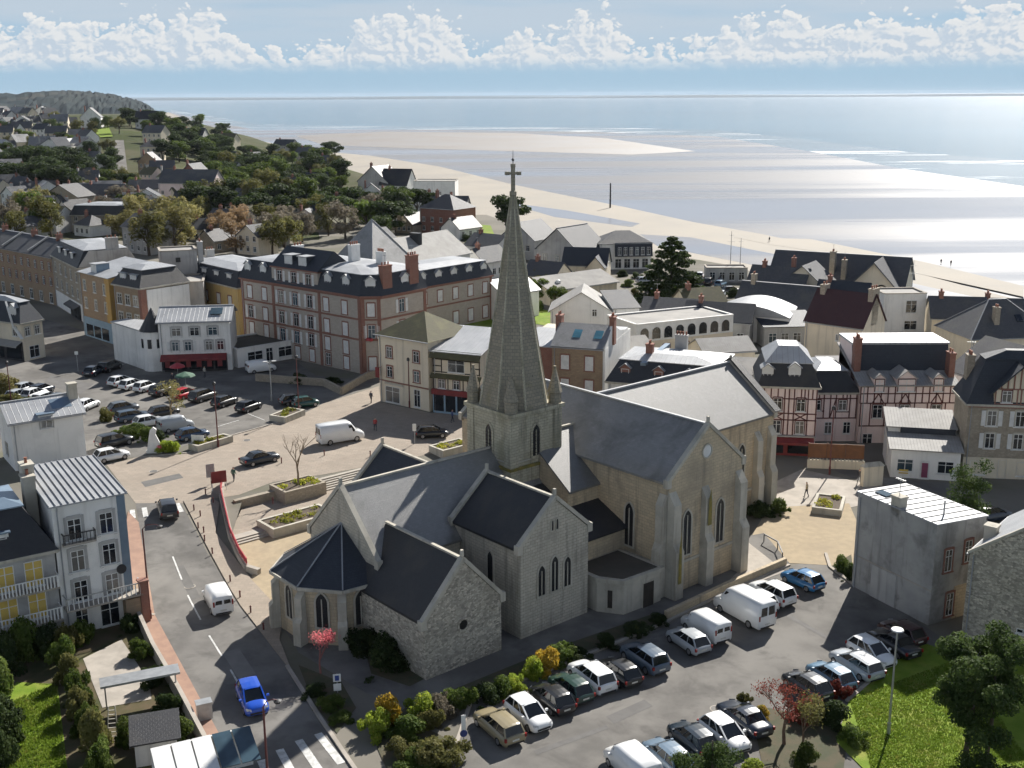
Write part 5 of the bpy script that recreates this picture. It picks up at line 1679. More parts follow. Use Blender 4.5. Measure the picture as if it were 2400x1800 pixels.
for i in range(6):
    h.win('F', 4.6 + i * 1.4, 3.6, .8, 1.8, '', 1.05)
h.row('F', .3, 4, 1.5, 2.2, '', 4.5, 1.5)
# villa group on the front, right of centre
h = House('front_villa', 'large seafront villa with grey slate roof and big arched gable behind the red roofed house', (52.21,227.02), ang=-28, L=26, D=11, eave=4.6, roof='gx', rh=4.8, wall=CREAM, rm=SLATE, over=.5, ridge_m=ZINCP)
def vg(q):
    q.box(17, 25, -3.2, 2, -1, 5.0)
    q.add([(17, -3.2, 5), (25, -3.2, 5), (21, -3.2, 9.2)], [(0, 1, 2)])
h.part('arched_gable', CREAM, vg)
h.part('arched_gable_roof', SLATE, lambda q: (q.slabface([(16.3, 5.5, 4.5), (16.3, -4.0, 4.5), (21, -4.0, 9.5), (21, 5.5, 9.5)], .2), q.slabface([(25.7, -4.0, 4.5), (25.7, 5.5, 4.5), (21, 5.5, 9.5), (21, -4.0, 9.5)], .2)))
for u in (19.4, 22.6):
    h.part('arch', TIMBERD, lambda q: q.tube([(u + 1.2 * math.cos(math.pi * i / 10), -3.25, 3.6 + 1.5 * math.sin(math.pi * i / 10)) for i in range(11)], .14, 6))
    h.win('F', u, 3.3, 1.2, 1.3, '', 3.2)
h.chimney(12, 2, 10.4, 1.0, 1.4, GRANITE, 2)
h.chimney(14.5, 1.0, 9.0, .9, 1.2, GRANITE, 2)
h.row('F', 1.8, 4, 1.2, 1.5, 's', 2, 12)
h = House('front_villa', 'lower slate roofed house in front of the large seafront villa', (40.88,204.12), ang=-32, L=14, D=8, eave=3.6, roof='gx', rh=3.4, wall=GREYW, rm=SLATE, over=.3, ridge_m=ZINCP)
h.row('F', 1.0, 4, 1.1, 1.5, 's', 1.6)
h.chimney(2, 4, 8.6, .8, 1.2, GRANITE, 2)
h = House('slate_house', 'grey slate roofed house with skylights at the right edge above the pink hotel', (70.99,170.7), ang=8, L=14, D=11, eave=5.0, roof='hip', rh=5.2, wall=CREAM, rm=SLATE, over=.3, ridge_m=ZINCP)
h.chimney(5, 2.2, 9.6, .8, 1.0, GRANITE, 2)
h.part('skylight', PANE, lambda q: q.slabface([(8.5, 2.0, 7.2), (9.6, 2.0, 7.2), (9.6, 3.0, 8.1), (8.5, 3.0, 8.1)], .05))
h = House('grey_gable_house', 'pale house with plain grey roof slope at the right edge behind the timber gable', (62, 138), ang=20, L=12, D=10, eave=6, roof='gy', rh=4, wall=WHITEW, rm=SLATE, over=.3)
h = House('kiosk_row', 'long low pale beach huts with flat roof right of the dark conifer', (43.4,249.58), ang=-3, L=9, D=5, eave=3.2, roof='flat', rh=0, wall=GREYW, rm=FLATGREY, cat='building')
h.row('F', .5, 4, 1.2, 1.8, '', 1.3)
# white long-roofed building behind the hotel
h = House('white_roof_building', 'long building with white sloping roof behind the hotel wing', (-25.5, 222.0), (-9.0, 246.5), D=13, eave=7.4, roof='gx', rh=4.4, wall=WHITEW, rm=RIBBED, over=.4, cat='building')
h.row('F', 2.6, 9, 1.1, 1.2, '', 2)
h.chimney(17, 5, 12.6, 1.2, 2.4, SLATED, 0)
h = House('white_roof_building', 'small white roofed outbuilding between hotel wing and spire', (-1.5, 205.5), ang=42, L=9, D=8, eave=5, roof='gx', rh=2.2, wall=WHITEW, rm=ZINC, over=.3)
# rows of lower buildings that fill the block between tower and seafront
fill = [((-2.5, 152.5), 50, 12, 9, 4.6, 'shed', 1.0, CREAM, ZINC, 'low cream block with pale zinc roof behind the half timbered shop'),
        ((13.5, 158.5), 20, 8, 8, 4.2, 'gx', 1.6, CREAM, FLATGREY, 'low cream outbuilding with grey brown roof right of the skylight house'),
        ((22.5, 152.0), -15, 13, 8, 4.0, 'gx', 1.4, GREYW, FLATGREY, 'low outbuilding with brown grey roof behind the dormer house'),
        ((28.0, 160.0), 15, 8, 6, 4.4, 'gx', 1.5, CREAM, RIBBED, 'low outbuilding with ribbed roof left of the red roofed house'),
        ((36.5, 150.0), 5, 7, 6, 4.0, 'shed', 1.0, WHITEW, ZINC, 'low white lean to behind the pink pavilion'),
        ((44.0, 152.0), 0, 14, 7, 4.0, 'shed', 1.0, GREYW, SLATE, 'slate lean to block behind the main pink hotel'),
        ((-2.0, 172.0), 45, 10, 8, 3.6, 'flat', 0, YELLOWW, FLATGREY, 'low ochre flat roofed store left of the ribbed roof house')]
for A_, an, L_, D_, e_, rf, rh_, wm_, rm_, lb in fill:
    h = House('outbuilding', lb, A_, ang=an, L=L_, D=D_, eave=e_, roof=rf, rh=rh_, wall=wm_, rm=rm_, over=.25, cat='outbuilding')
    h.row('F', 1.2, 3, 1.0, 1.3, '', 1.4)
# corner house at far left of the square, partly out of frame
h = House('corner_cafe', 'corner cafe with black awning and white turret gable at left edge of the square', (-92.05,183.33), (-77.37,174.94), D=4, eave=6.2, roof='mansard', rh=3, wall=CREAM, rm=SLATEB, topm=ZINC, inset=1.2, cat='cafe')
shopfront(h, 4, h.L, 3.2, DARKSHOP, 3, RIBBED)
h.row('F', 4.0, 4, 1.0, 1.5, 's', 1.5)
h.row('R', 4.0, 2, .9, 1.4, 's', 1.1)
shopfront(h, .2, 1.2, 2.6, DARKSHOP, 1)
h.win('R', 2.0, .4, 1.8, 1.9, '')
h.dormer('F', h.L - 2.0, 6.6, 1.2, 1.8, 2, 'gable', FRAME, ZINCP, '', -.3)
h.part('gable_board', FRAME, lambda q: (q.bar((h.L - 1.2, -.4, 5.4), (h.L - 2.4, -.4, 9.6), .3, .12), q.bar((h.L + .4, -.3, 3.8), (h.L - 1.2, -.3, 5.6), .5, .12)))

# ------------------------------------------------------------------ steps, walls and planters of the forecourt
def local_thing(name, label, cat, a, b, z=0., rz=0., group=None):
    x, y = to_world(a, b)
    return thing(name, label, cat, (x, y, z), CH_A + rz, group)
SOIL = mat('soil', (.10, .075, .05), (.07, .05, .035), .95, 3, 4)
STEPST = mat('step_stone', (.40, .365, .31), (.33, .30, .26), .9, 1.2, 5)
st = local_thing('flight_of_steps', 'wide upper flight of stone steps from the square down to the terrace', 'steps', 0, 0)
for i in range(6):
    MB().box(-17.6, -6, 11.6 + .36 * i, 13.9, .2, .35 + .125 * (i + 1)).build('step', STEPST, st)
st = local_thing('flight_of_steps', 'lower right flight of stone steps behind the chancel gable', 'steps', 0, 0)
for i in range(3):
    MB().box(-21.0, -6, 5.5 + .36 * i, 7.2, -.2, .12 * (i + 1)).build('step', STEPST, st)
st = local_thing('flight_of_steps', 'lower left flight of stone steps beside the red railing', 'steps', 0, 0)
for i in range(3):
    MB().box(-31.2, -27.4, 4.8 + .36 * i, 6.6, -.2, .12 * (i + 1)).build('step', STEPST, st)
q = MB()
q.box(-27.0, -22.4, 13.0, 13.6, -.2, 1.25)
tag(q.build('retaining_wall', GRANITE), 'dark stone retaining wall below the square, left of the tree planter', 'wall')
_rw = bpy.data.objects['retaining_wall']
_rw.location = (CH_O.x, CH_O.y, 0)
_rw.rotation_euler = (0, 0, CH_A)

LEAFM = {}
def leaf_mat(name, c1, c2, c3=None, trans=.35):
    if name in LEAFM:
        return LEAFM[name]
    mm = bpy.data.materials.new(name)
    mm.use_nodes = True
    t = NT(mm.node_tree)
    b = t.n['Principled BSDF']
    b.inputs['Roughness'].default_value = .7
    b.inputs['Specular IOR Level'].default_value = .12
    pos = t.new('ShaderNodeNewGeometry').outputs['Position']
    oi = t.new('ShaderNodeObjectInfo').outputs['Random']
    n1 = t.ramp(t.noise(pos, .7, 3, .6), .35, .65)
    c = t.mix(n1, c1, c2)
    if c3:
        c = t.mix(t.ramp(t.noise(pos, 2.3, 2, .5), .55, .7), c, c3)
    hs = t.new('ShaderNodeHueSaturation')
    t.lk(t.ramp(oi, 0, 1, .7, 1.3, False), hs.inputs['Value'])
    t.lk(c, hs.inputs['Color'])
    t.lk(hs.outputs[0], b.inputs['Base Color'])
    tr = t.new('ShaderNodeBsdfTranslucent')
    t.lk(hs.outputs[0], tr.inputs[0])
    mx = t.new('ShaderNodeMixShader')
    mx.inputs[0].default_value = trans
    t.lk(b.outputs[0], mx.inputs[1])
    t.lk(tr.outputs[0], mx.inputs[2])
    t.lk(mx.outputs[0], t.n['Material Output'].inputs[0])
    LEAFM[name] = mm
    return mm
L_DARK = leaf_mat('leaf_dark', (.032, .052, .019), (.054, .078, .025), (.082, .105, .034), .4)
L_MID = leaf_mat('leaf_mid', (.07, .11, .022), (.115, .155, .035), (.16, .19, .05), .45)
L_LIME = leaf_mat('leaf_lime', (.20, .27, .03), (.27, .33, .045), (.33, .34, .06), .5)
L_OLIVE = leaf_mat('leaf_olive', (.12, .12, .04), (.17, .165, .055), (.21, .19, .07), .45)
L_WILLOW = leaf_mat('leaf_willow', (.27, .245, .09), (.33, .29, .12), (.22, .22, .08), .4)
L_RUST = leaf_mat('leaf_rust', (.33, .23, .13), (.40, .28, .16), (.28, .22, .13), .4)
L_BARE = leaf_mat('leaf_bare', (.19, .165, .125), (.25, .215, .16), (.16, .155, .10), .4)
L_RED = leaf_mat('leaf_red', (.20, .045, .035), (.27, .07, .05), (.12, .06, .03))
L_PINK = leaf_mat('blossom_pink', (.62, .15, .18), (.72, .24, .25), (.5, .12, .14), .5)
L_YEL = leaf_mat('leaf_yellow', (.55, .36, .04), (.42, .30, .05), (.22, .22, .04), .5)
L_PLANT = leaf_mat('bedding_plant', (.26, .29, .04), (.36, .34, .05), (.46, .38, .07), .4)

def leaves(rnd, blobs, n, size, flat=0.):
    """leaf-sized quads scattered through a set of blobs (centre, radii)"""
    m_ = MB()
    tot = sum(b[1][0] * b[1][1] + b[1][2] * b[1][0] for b in blobs)
    for c, r_ in blobs:
        k = max(4, int(n * (r_[0] * r_[1] + r_[2] * r_[0]) / tot))
        for _ in range(k):
            d = Vector((rnd.gauss(0, 1), rnd.gauss(0, 1), rnd.gauss(0, 1))).normalized()
            f = rnd.random() ** .35
            p = Vector((c[0] + d.x * r_[0] * f, c[1] + d.y * r_[1] * f, c[2] + d.z * r_[2] * f))
            nn = (d * .8 + Vector((rnd.gauss(0, .6), rnd.gauss(0, .6), rnd.gauss(.3, .6)))).normalized()
            a = nn.cross(Vector((rnd.random() - .5, rnd.random() - .5, rnd.random() - .5))).normalized()
            b = nn.cross(a)
            s = size * rnd.uniform(.6, 1.35)
            if flat:
                a *= 1 + flat
            m_.add([p - a * s - b * s * .35, p + a * s * .2 - b * s * .6, p + a * s + b * s * .3, p - a * s * .15 + b * s * .65], [(0, 1, 2, 3)])
    return m_

def planter(label, a0, a1, b0, b1, z0, z1, group=None, rz=0, plant=L_PLANT, size=.13, n=420):
    t = local_thing('planter', label, 'planter', (a0 + a1) / 2, (b0 + b1) / 2, z0, rz)
    w_, d_, h_ = (a1 - a0) / 2, (b1 - b0) / 2, z1 - z0
    m_ = MB()
    e = .3
    m_.box(-w_, w_, -d_, -d_ + e, -.4, h_)
    m_.box(-w_, w_, d_ - e, d_, -.4, h_)
    m_.box(-w_, -w_ + e, -d_ + e, d_ - e, -.4, h_)
    m_.box(w_ - e, w_, -d_ + e, d_ - e, -.4, h_)
    m_.build('stone_rim', LIGHTST if h_ < 1 else GRANITE, t)
    MB().box(-w_ + e, w_ - e, -d_ + e, d_ - e, -.2, h_ - .12).build('soil', SOIL, t)
    rnd = random.Random(len(label))
    bl = [((rnd.uniform(-w_ + .6, w_ - .6), rnd.uniform(-d_ + .5, d_ - .5), h_ + .02), (.55, .5, .22)) for _ in range(int(w_ * d_ * 2) + 3)]
    p = leaves(rnd, bl, n, size).build('bedding_plants', plant, t)
    p['kind'] = 'stuff'
    return t
planter('low stone planter of yellow green plants on the terrace left of the chancel gable', -27.6, -20.4, -7.4, -4.0, 0, .95)
planter('stone planter with bare tree at the head of the forecourt', -22.4, -17.4, -14.2, -10.8, .35, 1.7)
def world_planter(label, p, rz, w_, d_, h_=.8, plant=L_PLANT, n=300):
    a, b = to_local(*p)
    return planter(label, a - w_ / 2, a + w_ / 2, b - d_ / 2, b + d_ / 2, hz(*p), hz(*p) + h_, None, rz, plant, .13, n)
world_planter('stone planter of yellow flowers in the middle of the square beside the green car', (-29.28,141.75), .4, 4.2, 2.6)
world_planter('stone planter with shrub left of the tower beside the black car', (-7.24,128.24), 0, 4.6, 2.8, .9)
world_planter('angular stone planter of spring plants on the right hand plaza', (33.03,111.28), .5, 4.6, 3.0, .7)
world_planter('long stone planter at the edge of the square car park under the tall red lamp', (-36.19,129.86), .2, 5.2, 1.8, .8)
# bare planter tree: branching limbs
def bare_tree(name, label, p, z, ht, spread, mt=BARK, twigs=None, seed=1, cat='tree', group=None, depth=4, twn=500, tws=.12, rad=None):
    rnd = random.Random(seed)
    t = thing(name, label, cat, (p[0], p[1], z), rnd.uniform(0, 6), group)
    tr, br = MB(), MB()
    r0 = rad or ht * .022
    tr.tube([(0, 0, -.3), (.02 * ht, 0, ht * .2), (0, .01 * ht, ht * .42)], [r0 * 1.3, r0, r0 * .8], 8)
    tr.build('trunk', mt, t)
    tips = []
    def grow(p0, d, ln, r_, lev):
        p1 = p0 + d * ln * .5 + Vector((rnd.gauss(0, .05), rnd.gauss(0, .05), .03)) * ln
        p2 = p1 + (d + Vector((rnd.gauss(0, .15), rnd.gauss(0, .15), .12))).normalized() * ln * .5
        br.tube([p0, p1, p2], [r_, r_ * .8, r_ * .55], 4 if lev > 1 else 6, cap=False)
        tips.append(p2)
        if lev < depth:
            for _ in range(3 if lev else 4):
                v = (d + Vector((rnd.gauss(0, .55) * spread, rnd.gauss(0, .55) * spread, rnd.uniform(0, .5)))).normalized()
                grow(p1.lerp(p2, rnd.random()), v, ln * rnd.uniform(.55, .8), r_ * .55, lev + 1)
    for _ in range(4):
        v = Vector((rnd.gauss(0, .6) * spread, rnd.gauss(0, .6) * spread, 1)).normalized()
        grow(Vector((0, 0, ht * rnd.uniform(.3, .42))), v, ht * .28, r0 * .6, 1)
    br.build('branches', mt, t)
    if twigs:
        m_ = MB()
        for _ in range(twn):
            c = rnd.choice(tips) + Vector((rnd.gauss(0, 1), rnd.gauss(0, 1), rnd.gauss(0, 1))) * tws * 2
            a = Vector((rnd.gauss(0, 1), rnd.gauss(0, 1), rnd.gauss(0, 1))).normalized() * tws
            b = Vector((rnd.gauss(0, 1), rnd.gauss(0, 1), rnd.gauss(0, 1))).normalized() * tws * .6
            m_.add([c - a, c - b, c + a, c + b], [(0, 1, 2, 3)])
        m_.build('crown', twigs, t)
    return t
x, y = to_world(-19.9, -12.4)
bare_tree('bare_tree', 'small bare tree standing in the stone planter at the head of the forecourt', (x, y), 1.5, 6.2, .9, mat('bark_light', (.25, .19, .13), (.19, .15, .10), .9, 3, 4), seed=4, depth=3, rad=.11)
# red railing on the curved wall beside the road
rail = thing('railing', 'bright red railing along the curved wall between road and forecourt', 'railing')
pts = [(-25.6, -18.6), (-27.4, -15.4), (-29.6, -10), (-31.4, -5.5), (-32.8, -1.0), (-33.4, 1.6), (-32.9, 2.9)]
W = [to_world(*p) for p in pts]
wl = MB()
for i, (p, r_) in enumerate(zip(W, W[1:])):
    za, zb_ = hz(*p), hz(*r_)
    wl.bar((p[0], p[1], za - .1), (r_[0], r_[1], zb_ - .1), .45, 1.3)
tag(wl.build('curved_wall', CONC), 'pale curved retaining wall carrying the red railing beside the road', 'wall')
for zz, mt in ((1.0, REDRAIL), (1.25, REDRAIL), (.8, REDRAIL)):
    k_ = MB()
    for p, r_ in zip(W[:-1], W[1:-1]):
        k_.bar((p[0], p[1], hz(*p) + .2 + zz * .75), (r_[0], r_[1], hz(*r_) + .2 + zz * .75), .09, .12)
    k_.build('rail', mt, rail)
for p, r_ in zip(W[:-1], W[1:-1]):
    for t_ in (0, .33, .66):
        c = Vector(p).lerp(Vector(r_), t_)
        MB().bar((c.x, c.y, hz(c.x, c.y) + .4), (c.x, c.y, hz(c.x, c.y) + 1.2), .08).build('post', REDRAIL, rail)
for p, r_ in zip(W[:-2], W[1:-1]):
    k_ = MB()
    k_.bar((p[0], p[1], hz(*p) + .85), (r_[0], r_[1], hz(*r_) + .85), .02, .55)
    k_.build('infill_panel', REDRAIL, rail)

# ------------------------------------------------------------------ street furniture
def lamp(label, base, ht, arm=1.2, yaw=0., mt=POLE, kind='arm', head=IRON):
    t = thing('street_lamp', label, 'street lamp', (base[0], base[1], hz(*base)), yaw)
    MB().tube([(0, 0, -.2), (0, 0, .9), (0, 0, .95), (0, 0, ht)], [.13, .13, .085, .06], 8).build('post', mt, t)
    if kind == 'arm':
        MB().tube([(0, 0, ht), (arm * .25, 0, ht + .35), (arm * .7, 0, ht + .42), (arm, 0, ht + .3)], .04, 6).build('arm', mt, t)
        o = MB()
        o.tube([(arm, 0, ht + .34), (arm, 0, ht + .26), (arm, 0, ht + .12)], [.08, .26, .2], 10)
        o.build('lamp_head', head, t)
    elif kind == 'disc':
        o = MB()
        o.tube([(0, 0, ht), (0, 0, ht + .12), (0, 0, ht + .2)], [.12, .42, .38], 14)
        o.build('lamp_head', FRAME, t)
    elif kind == 'double':
        for s_ in (-1, 1):
            MB().tube([(0, 0, ht - .2), (s_ * .6, 0, ht)], .035, 6).build('arm', mt, t)
            MB().box(s_ * .6 - .3, s_ * .6 + .3, -.13, .13, ht - .04, ht + .06).build('lamp_head', FRAME, t)
    elif kind == 'globe':
        MB().tube([(0, 0, ht), (0, 0, ht + .1), (0, 0, ht + .35), (0, 0, ht + .5)], [.08, .22, .22, .05], 10).build('lamp_head', head, t)
    return t
lamp('tall red brown lamp post with curved arm beside the tall white house', (-30.06,86.02), 8.0, 1.4, R(0))
lamp('red brown lamp post at the bottom edge beside the crossing', (-15.58,63.14), 5.2, .9, R(20))
lamp('tall red lamp post at the stone planter on the square car park', (-35.19,129.33), 7.6, .5, R(150), kind='globe')
lamp('red brown lamp post beside the planter in the middle of the square', (-28.22,144.18), 7.4, .5, R(90), kind='globe')
lamp('pale double headed lamp mast on the square near the garage', (-33.09,150.31), 5.6, mt=GALV, kind='double', yaw=R(20))
lamp('slim lamp post with round white head standing on the lawn', (25.29,68.07), 7.6, mt=GALV, kind='disc')
lamp('slim dark red lamp post in front of the pink hotel', (36.03,121.92), 7.6, .3, 0, kind='globe')
lamp('dark lamp post beside the cream corner house', (-13.8,146.64), 6.4, .3, 0, kind='globe')
lamp('thin lamp post among cars at the left edge of the square', (-67.76,147.7), 6.0, .6, R(90), kind='globe')
def sign(name, label, base, w_, h_, z, mt, yaw=0., post=GALV, cat='sign', posts=1, back=None):
    t = thing(name, label, cat, (base[0], base[1], hz(*base)), yaw)
    for i in range(posts):
        u = 0 if posts == 1 else (-w_ / 2 + .05 if i == 0 else w_ / 2 - .05)
        MB().tube([(u, .03, -.1), (u, .03, z + h_)], .04, 6).build('post', post, t)
    MB().box(-w_ / 2, w_ / 2, -.03, .0, z, z + h_).build('panel', mt, t)
    return t
sign('notice_board', 'red notice board on white posts at the corner of the forecourt', (-31.23,114.06), 1.6, 1.3, .9, REDSHOP, R(25), FRAME, posts=2)
sign('notice_board', 'pale blank panel on a post left of the red notice board', (-32.63,115.97), .9, 1.5, .8, GALV, R(25))
sign('road_sign', 'small white road sign on a pole beside the tower square', (-11.78,130.49), .45, .9, 1.6, FRAME, 0)
s_ = sign('road_sign', 'white parking sign with dark symbol by the pink blossom tree', (-12.59,72.9), .55, .6, 1.5, FRAME, R(10))
MB().box(-.15, .15, -.05, -.03, 1.6, 2.0).build('symbol', mat('sign_blue', (.03, .06, .25), (.03, .05, .2), .5), s_)
MB().box(-.27, .27, -.03, 0, .8, 1.35).build('panel', FRAME, s_)
s_ = sign('road_sign', 'white post with small blue round sign beside the beige car', (-3.35,67.31), .3, 1.2, .9, FRAME, R(10))
MB().tube([(0, -.05, .75), (0, -.02, .75)], .26, 12).build('disc', mat('sign_blue', (.03, .06, .25), (.03, .05, .2), .5), s_)
s_ = sign('road_sign', 'round no entry style sign on a grey post at the street mouth on the left', (-66.47,168.41), .5, .5, 2.6, FRAME, R(10))
sign('billboard', 'white panel sign standing by the planter on the square car park', (-37.51,129.03), 1.6, 1.2, .4, FRAME, R(-10), FRAME, 'sign', 2)
# white sculpted welcome sign
t = thing('welcome_sign', 'white curved sculptural sign with pink flowers on the traffic island', 'sign', (*(-42.18,127.12), 1.2), R(10))
q = MB()
q.prism([(-.9, 0), (.9, -.2), (.8, .3), (-.8, .4)], 0, .5)
q.build('base', FRAME, t)
q = MB()
q.add([(x_, y_, z_) for y_ in (-.12, .12) for x_, z_ in ((-.8, .4), (.6, .4), (.7, 1.4), (.3, 2.4), (.45, 3.0), (.1, 3.3), (-.3, 2.9), (-.5, 2.0))], [tuple(range(8)), tuple(range(15, 7, -1))] + [(i, 8 + i, 8 + (i + 1) % 8, (i + 1) % 8) for i in range(8)])
q.build('shape', FRAME, t)
leaves(random.Random(3), [((.7, -.1, .9), (.4, .3, .25))], 60, .12).build('flowers', L_PINK, t)
# bollards along the road footway
bp = [(-32.47,108.49), (-31.45,107.06), (-32.4,112.78), (-32.29,115), (-30.12,103.25), (-30.91,104.2), (-29.54,101.33), (-28.12,98.62), (-25.16,93.16), (-23.57,90.04), (-21.98,87.04), (-20.24,83.9), (-24.96,111.08), (-31.05,110.6), (-26.39,123.04), (-21.95,125.8), (-16.57,125.68), (-13.87,127.06)]
for i, p in enumerate(sorted(bp, key=lambda p: p[1])):
    t = thing('bollard', 'small dark bollard on the footway edge round the forecourt, number %d counted from the front' % (i + 1), 'bollard', (p[0], p[1], hz(*p) + .05), 0, 'bollards round the forecourt')
    t['label'] = 'small dark bollard at the footway edge, %s from the front' % ['nearest', 'second', 'third', 'fourth', 'fifth', 'sixth', 'seventh', 'eighth', 'ninth', 'tenth', 'eleventh', 'twelfth', 'thirteenth', 'fourteenth', 'fifteenth', 'sixteenth', 'seventeenth', 'farthest'][i]
    MB().tube([(0, 0, -.1), (0, 0, .5)], .07, 8).build('shaft', POLE, t)
    MB().tube([(0, 0, .5), (0, 0, .57), (0, 0, .68)], [.05, .10, .04], 8).build('cap', POLE, t)
# restaurant parasols, tables
def parasol(label, p, mt, r_=1.5, folded=False):
    t = thing('parasol', label, 'parasol', (p[0], p[1], hz(*p)))
    MB().tube([(0, 0, 0), (0, 0, 2.5)], .035, 6).build('pole', GALV, t)
    q_ = MB()
    q_.tube([(0, 0, 1.95), (0, 0, 2.15), (0, 0, 2.6)], [r_, r_ * .85, .05], 8, cap=False)
    q_.build('canopy', mt, t)
L_GRN = mat('parasol_green', (.06, .14, .09), (.05, .11, .07), .8, 1, 3)
parasol('green parasol in front of the restaurant', (-46.79,157.12), L_GRN)
parasol('red parasol in front of the restaurant', (-49.48,162.69), REDRAIL, 1.2)
# wall and hedge line along the left footway, garden furniture
q = MB()
gp = [(-31.59,86.91), (-27.94,79.88), (-24.04,73.13), (-21.1,67.83), (-18.51,63.17)]
for p, r_ in zip(gp, gp[1:]):
    q.bar((p[0], p[1], .45), (r_[0], r_[1], .45), .3, 1.3)
tag(q.build('garden_wall', CONC), 'pale stone wall along the left footway beside the garden', 'wall')
q = MB()
t = thing('flat_canopy', 'long pale grey canopy board across the garden', 'canopy', (*(-29.06,71.73), 0), R(23))
MB().box(0, 5.4, -.7, .7, 2.0, 2.16).build('board', GALV, t)
for u in (.3, 5.1):
    MB().bar((u, 0, -.2), (u, 0, 2.0), .1).build('post', GALV, t)
t = thing('step_ladder', 'wooden step ladder standing below the garden canopy', 'ladder', (*(-27.1,68.41), 0), R(10))
for u in (-.3, .3):
    MB().bar((u * 1.2, -.5, 0), (u * .7, .1, 2.2), .06).build('rail', LIGHTST, t)
for i in range(7):
    MB().bar((-.33 + .02 * i, -.45 + .08 * i, .25 + .28 * i), (.33 - .02 * i, -.45 + .08 * i, .25 + .28 * i), .06, .04).build('rung', LIGHTST, t)
h = House('garden_shed', 'small dark roofed shed beside the glass lean to at the bottom edge', (-24.38,64.63), ang=18, L=2.6, D=2.2, eave=1.7, roof='shed', rh=.5, wall=GREYW, rm=SLATED, cat='shed')
t = thing('glass_lean_to', 'white panelled conservatory roof at the bottom edge beside the garden wall', 'conservatory', (*(-21.89,60.97), 0), R(25))
for i in range(5):
    MB().slabface([(i * 1.25, -1.5, 2.2), (i * 1.25 + 1.15, -1.5, 2.2), (i * 1.25 + 1.15, 1.6, 2.8), (i * 1.25, 1.6, 2.8)], .06).build('roof_panel', FRAME if i < 3 else PANEB, t)
MB().box(0, 6.2, 1.5, 1.7, -.2, 2.7).build('wall', WHITEW, t)
t = thing('hatchery_box', 'small grey cabinet on the left footway', 'cabinet', (*(-21.51,70.52), .1), R(25))
t['label'] = 'small grey utility cabinet standing on the left footway'
MB().box(-.5, .5, -.35, .35, 0, 1.2).build('body', GALV, t)
MB().box(-.55, .55, -.4, .4, 1.2, 1.28).build('lid', GALV, t)
t.name = 'utility_cabinet'
# low wall before the church terrace and bench rail
q = MB()
tp = [(12.57,85.52), (18.5,91), (24.99,96.45)]
for p, r_ in zip(tp, tp[1:]):
    q.bar((p[0], p[1], .3), (r_[0], r_[1], .3), .35, .9)
tag(q.build('terrace_wall', STONE), 'low stone terrace wall between church and parked white vans', 'wall')
q = MB()
tp = [(24.26,102.08), (25.14,100.17), (24.95,97.43)]
t = thing('hand_rail', 'short dark angled railing on the terrace beside the transept', 'railing')
for p, r_ in zip(tp, tp[1:]):
    MB().bar((p[0], p[1], .8), (r_[0], r_[1], .8), .1).build('rail', IRON, t)
for p in tp:
    MB().bar((p[0], p[1], 0), (p[0], p[1], .8), .08).build('post', IRON, t)
# marker pole and posts on the beach
for lb, p, z, ht in (('dark marker pole standing on the beach right of the spire', (41.06,472.08), -3.7, 9.5), ('tall thin flag mast on the front right of the dark conifer', (49.7,255.31), 0, 12), ('thin mast with crosstrees near the seafront villa', (52.52,258.29), 0, 10), ('thin antenna mast above the white seafront box', (74.33,207.72), 0, 12)):
    t = thing('pole', lb, 'pole', (p[0], p[1], z))
    MB().tube([(0, 0, -.3), (0, 0, ht)], [.14, .05] if z > -1 else [.4, .3], 6).build('shaft', IRON if z < -1 else GALV, t)
    if z > -1:
        MB().bar((-.8, 0, ht * .8), (.8, 0, ht * .8), .06).build('cross_arm', GALV, t)
        MB().bar((-.6, 0, ht * .92), (.6, 0, ht * .92), .05).build('cross_arm', GALV, t)
    else:
        MB().tube([(0, 0, ht), (0, 0, ht + .8)], [.45, .1], 6).build('top_mark', IRON, t)

# ------------------------------------------------------------------ vehicles
TYRE = mat('tyre', (.018, .018, .018), (.012, .012, .012), .9, 3, 2)
RIM = mat('rim', (.38, .38, .39), (.30, .30, .31), .35, 3, 2, metal=.7)
CGLASS = glass('car_glass', (.012, .015, .018), .06)
HEADL = mat('head_lamp', (.55, .56, .57), (.45, .46, .47), .2, 3, 2)
TAILL = mat('tail_lamp', (.25, .015, .012), (.2, .01, .01), .25, 3, 2)
PLATE = mat('number_plate', (.6, .6, .55), (.5, .5, .46), .5, 3, 2)
TRIM = mat('black_trim', (.02, .02, .021), (.014, .014, .015), .6, 3, 2)
PAINTS = {}
def paint(c):
    if c not in PAINTS:
        PAINTS[c] = mat('paint_' + c, rgb(c), tuple(x * .92 for x in rgb(c)), .28, .5, 2, coat=.7, spec=.5)
    return PAINTS[c]
def loft(secs, closed_ends=True):
    """secs: list of cross-sections with the same number of points"""
    m_ = MB()
    n_ = len(secs[0])
    vs = [p for s_ in secs for p in s_]
    fs = []
    for i in range(len(secs) - 1):
        for k_ in range(n_ - 1):
            fs.append((i * n_ + k_, (i + 1) * n_ + k_, (i + 1) * n_ + k_ + 1, i * n_ + k_ + 1))
        fs.append((i * n_ + n_ - 1, (i + 1) * n_ + n_ - 1, (i + 1) * n_, i * n_))
    if closed_ends:
        fs.append(tuple(range(n_)))
        fs.append(tuple(range((len(secs) - 1) * n_, len(secs) * n_))[::-1])
    m_.add(vs, fs)
    return m_
def sec(x, zb, zm, zt, w_, wt):
    return [(x, -w_ * .88, zb), (x, -w_, zb + .12), (x, -w_ * 1.01, zm), (x, -wt, zt), (x, -wt * .5, zt + .035), (x, 0, zt + .045), (x, wt * .5, zt + .035), (x, wt, zt), (x, w_ * 1.01, zm), (x, w_, zb + .12), (x, w_ * .88, zb)]
CARK = {}
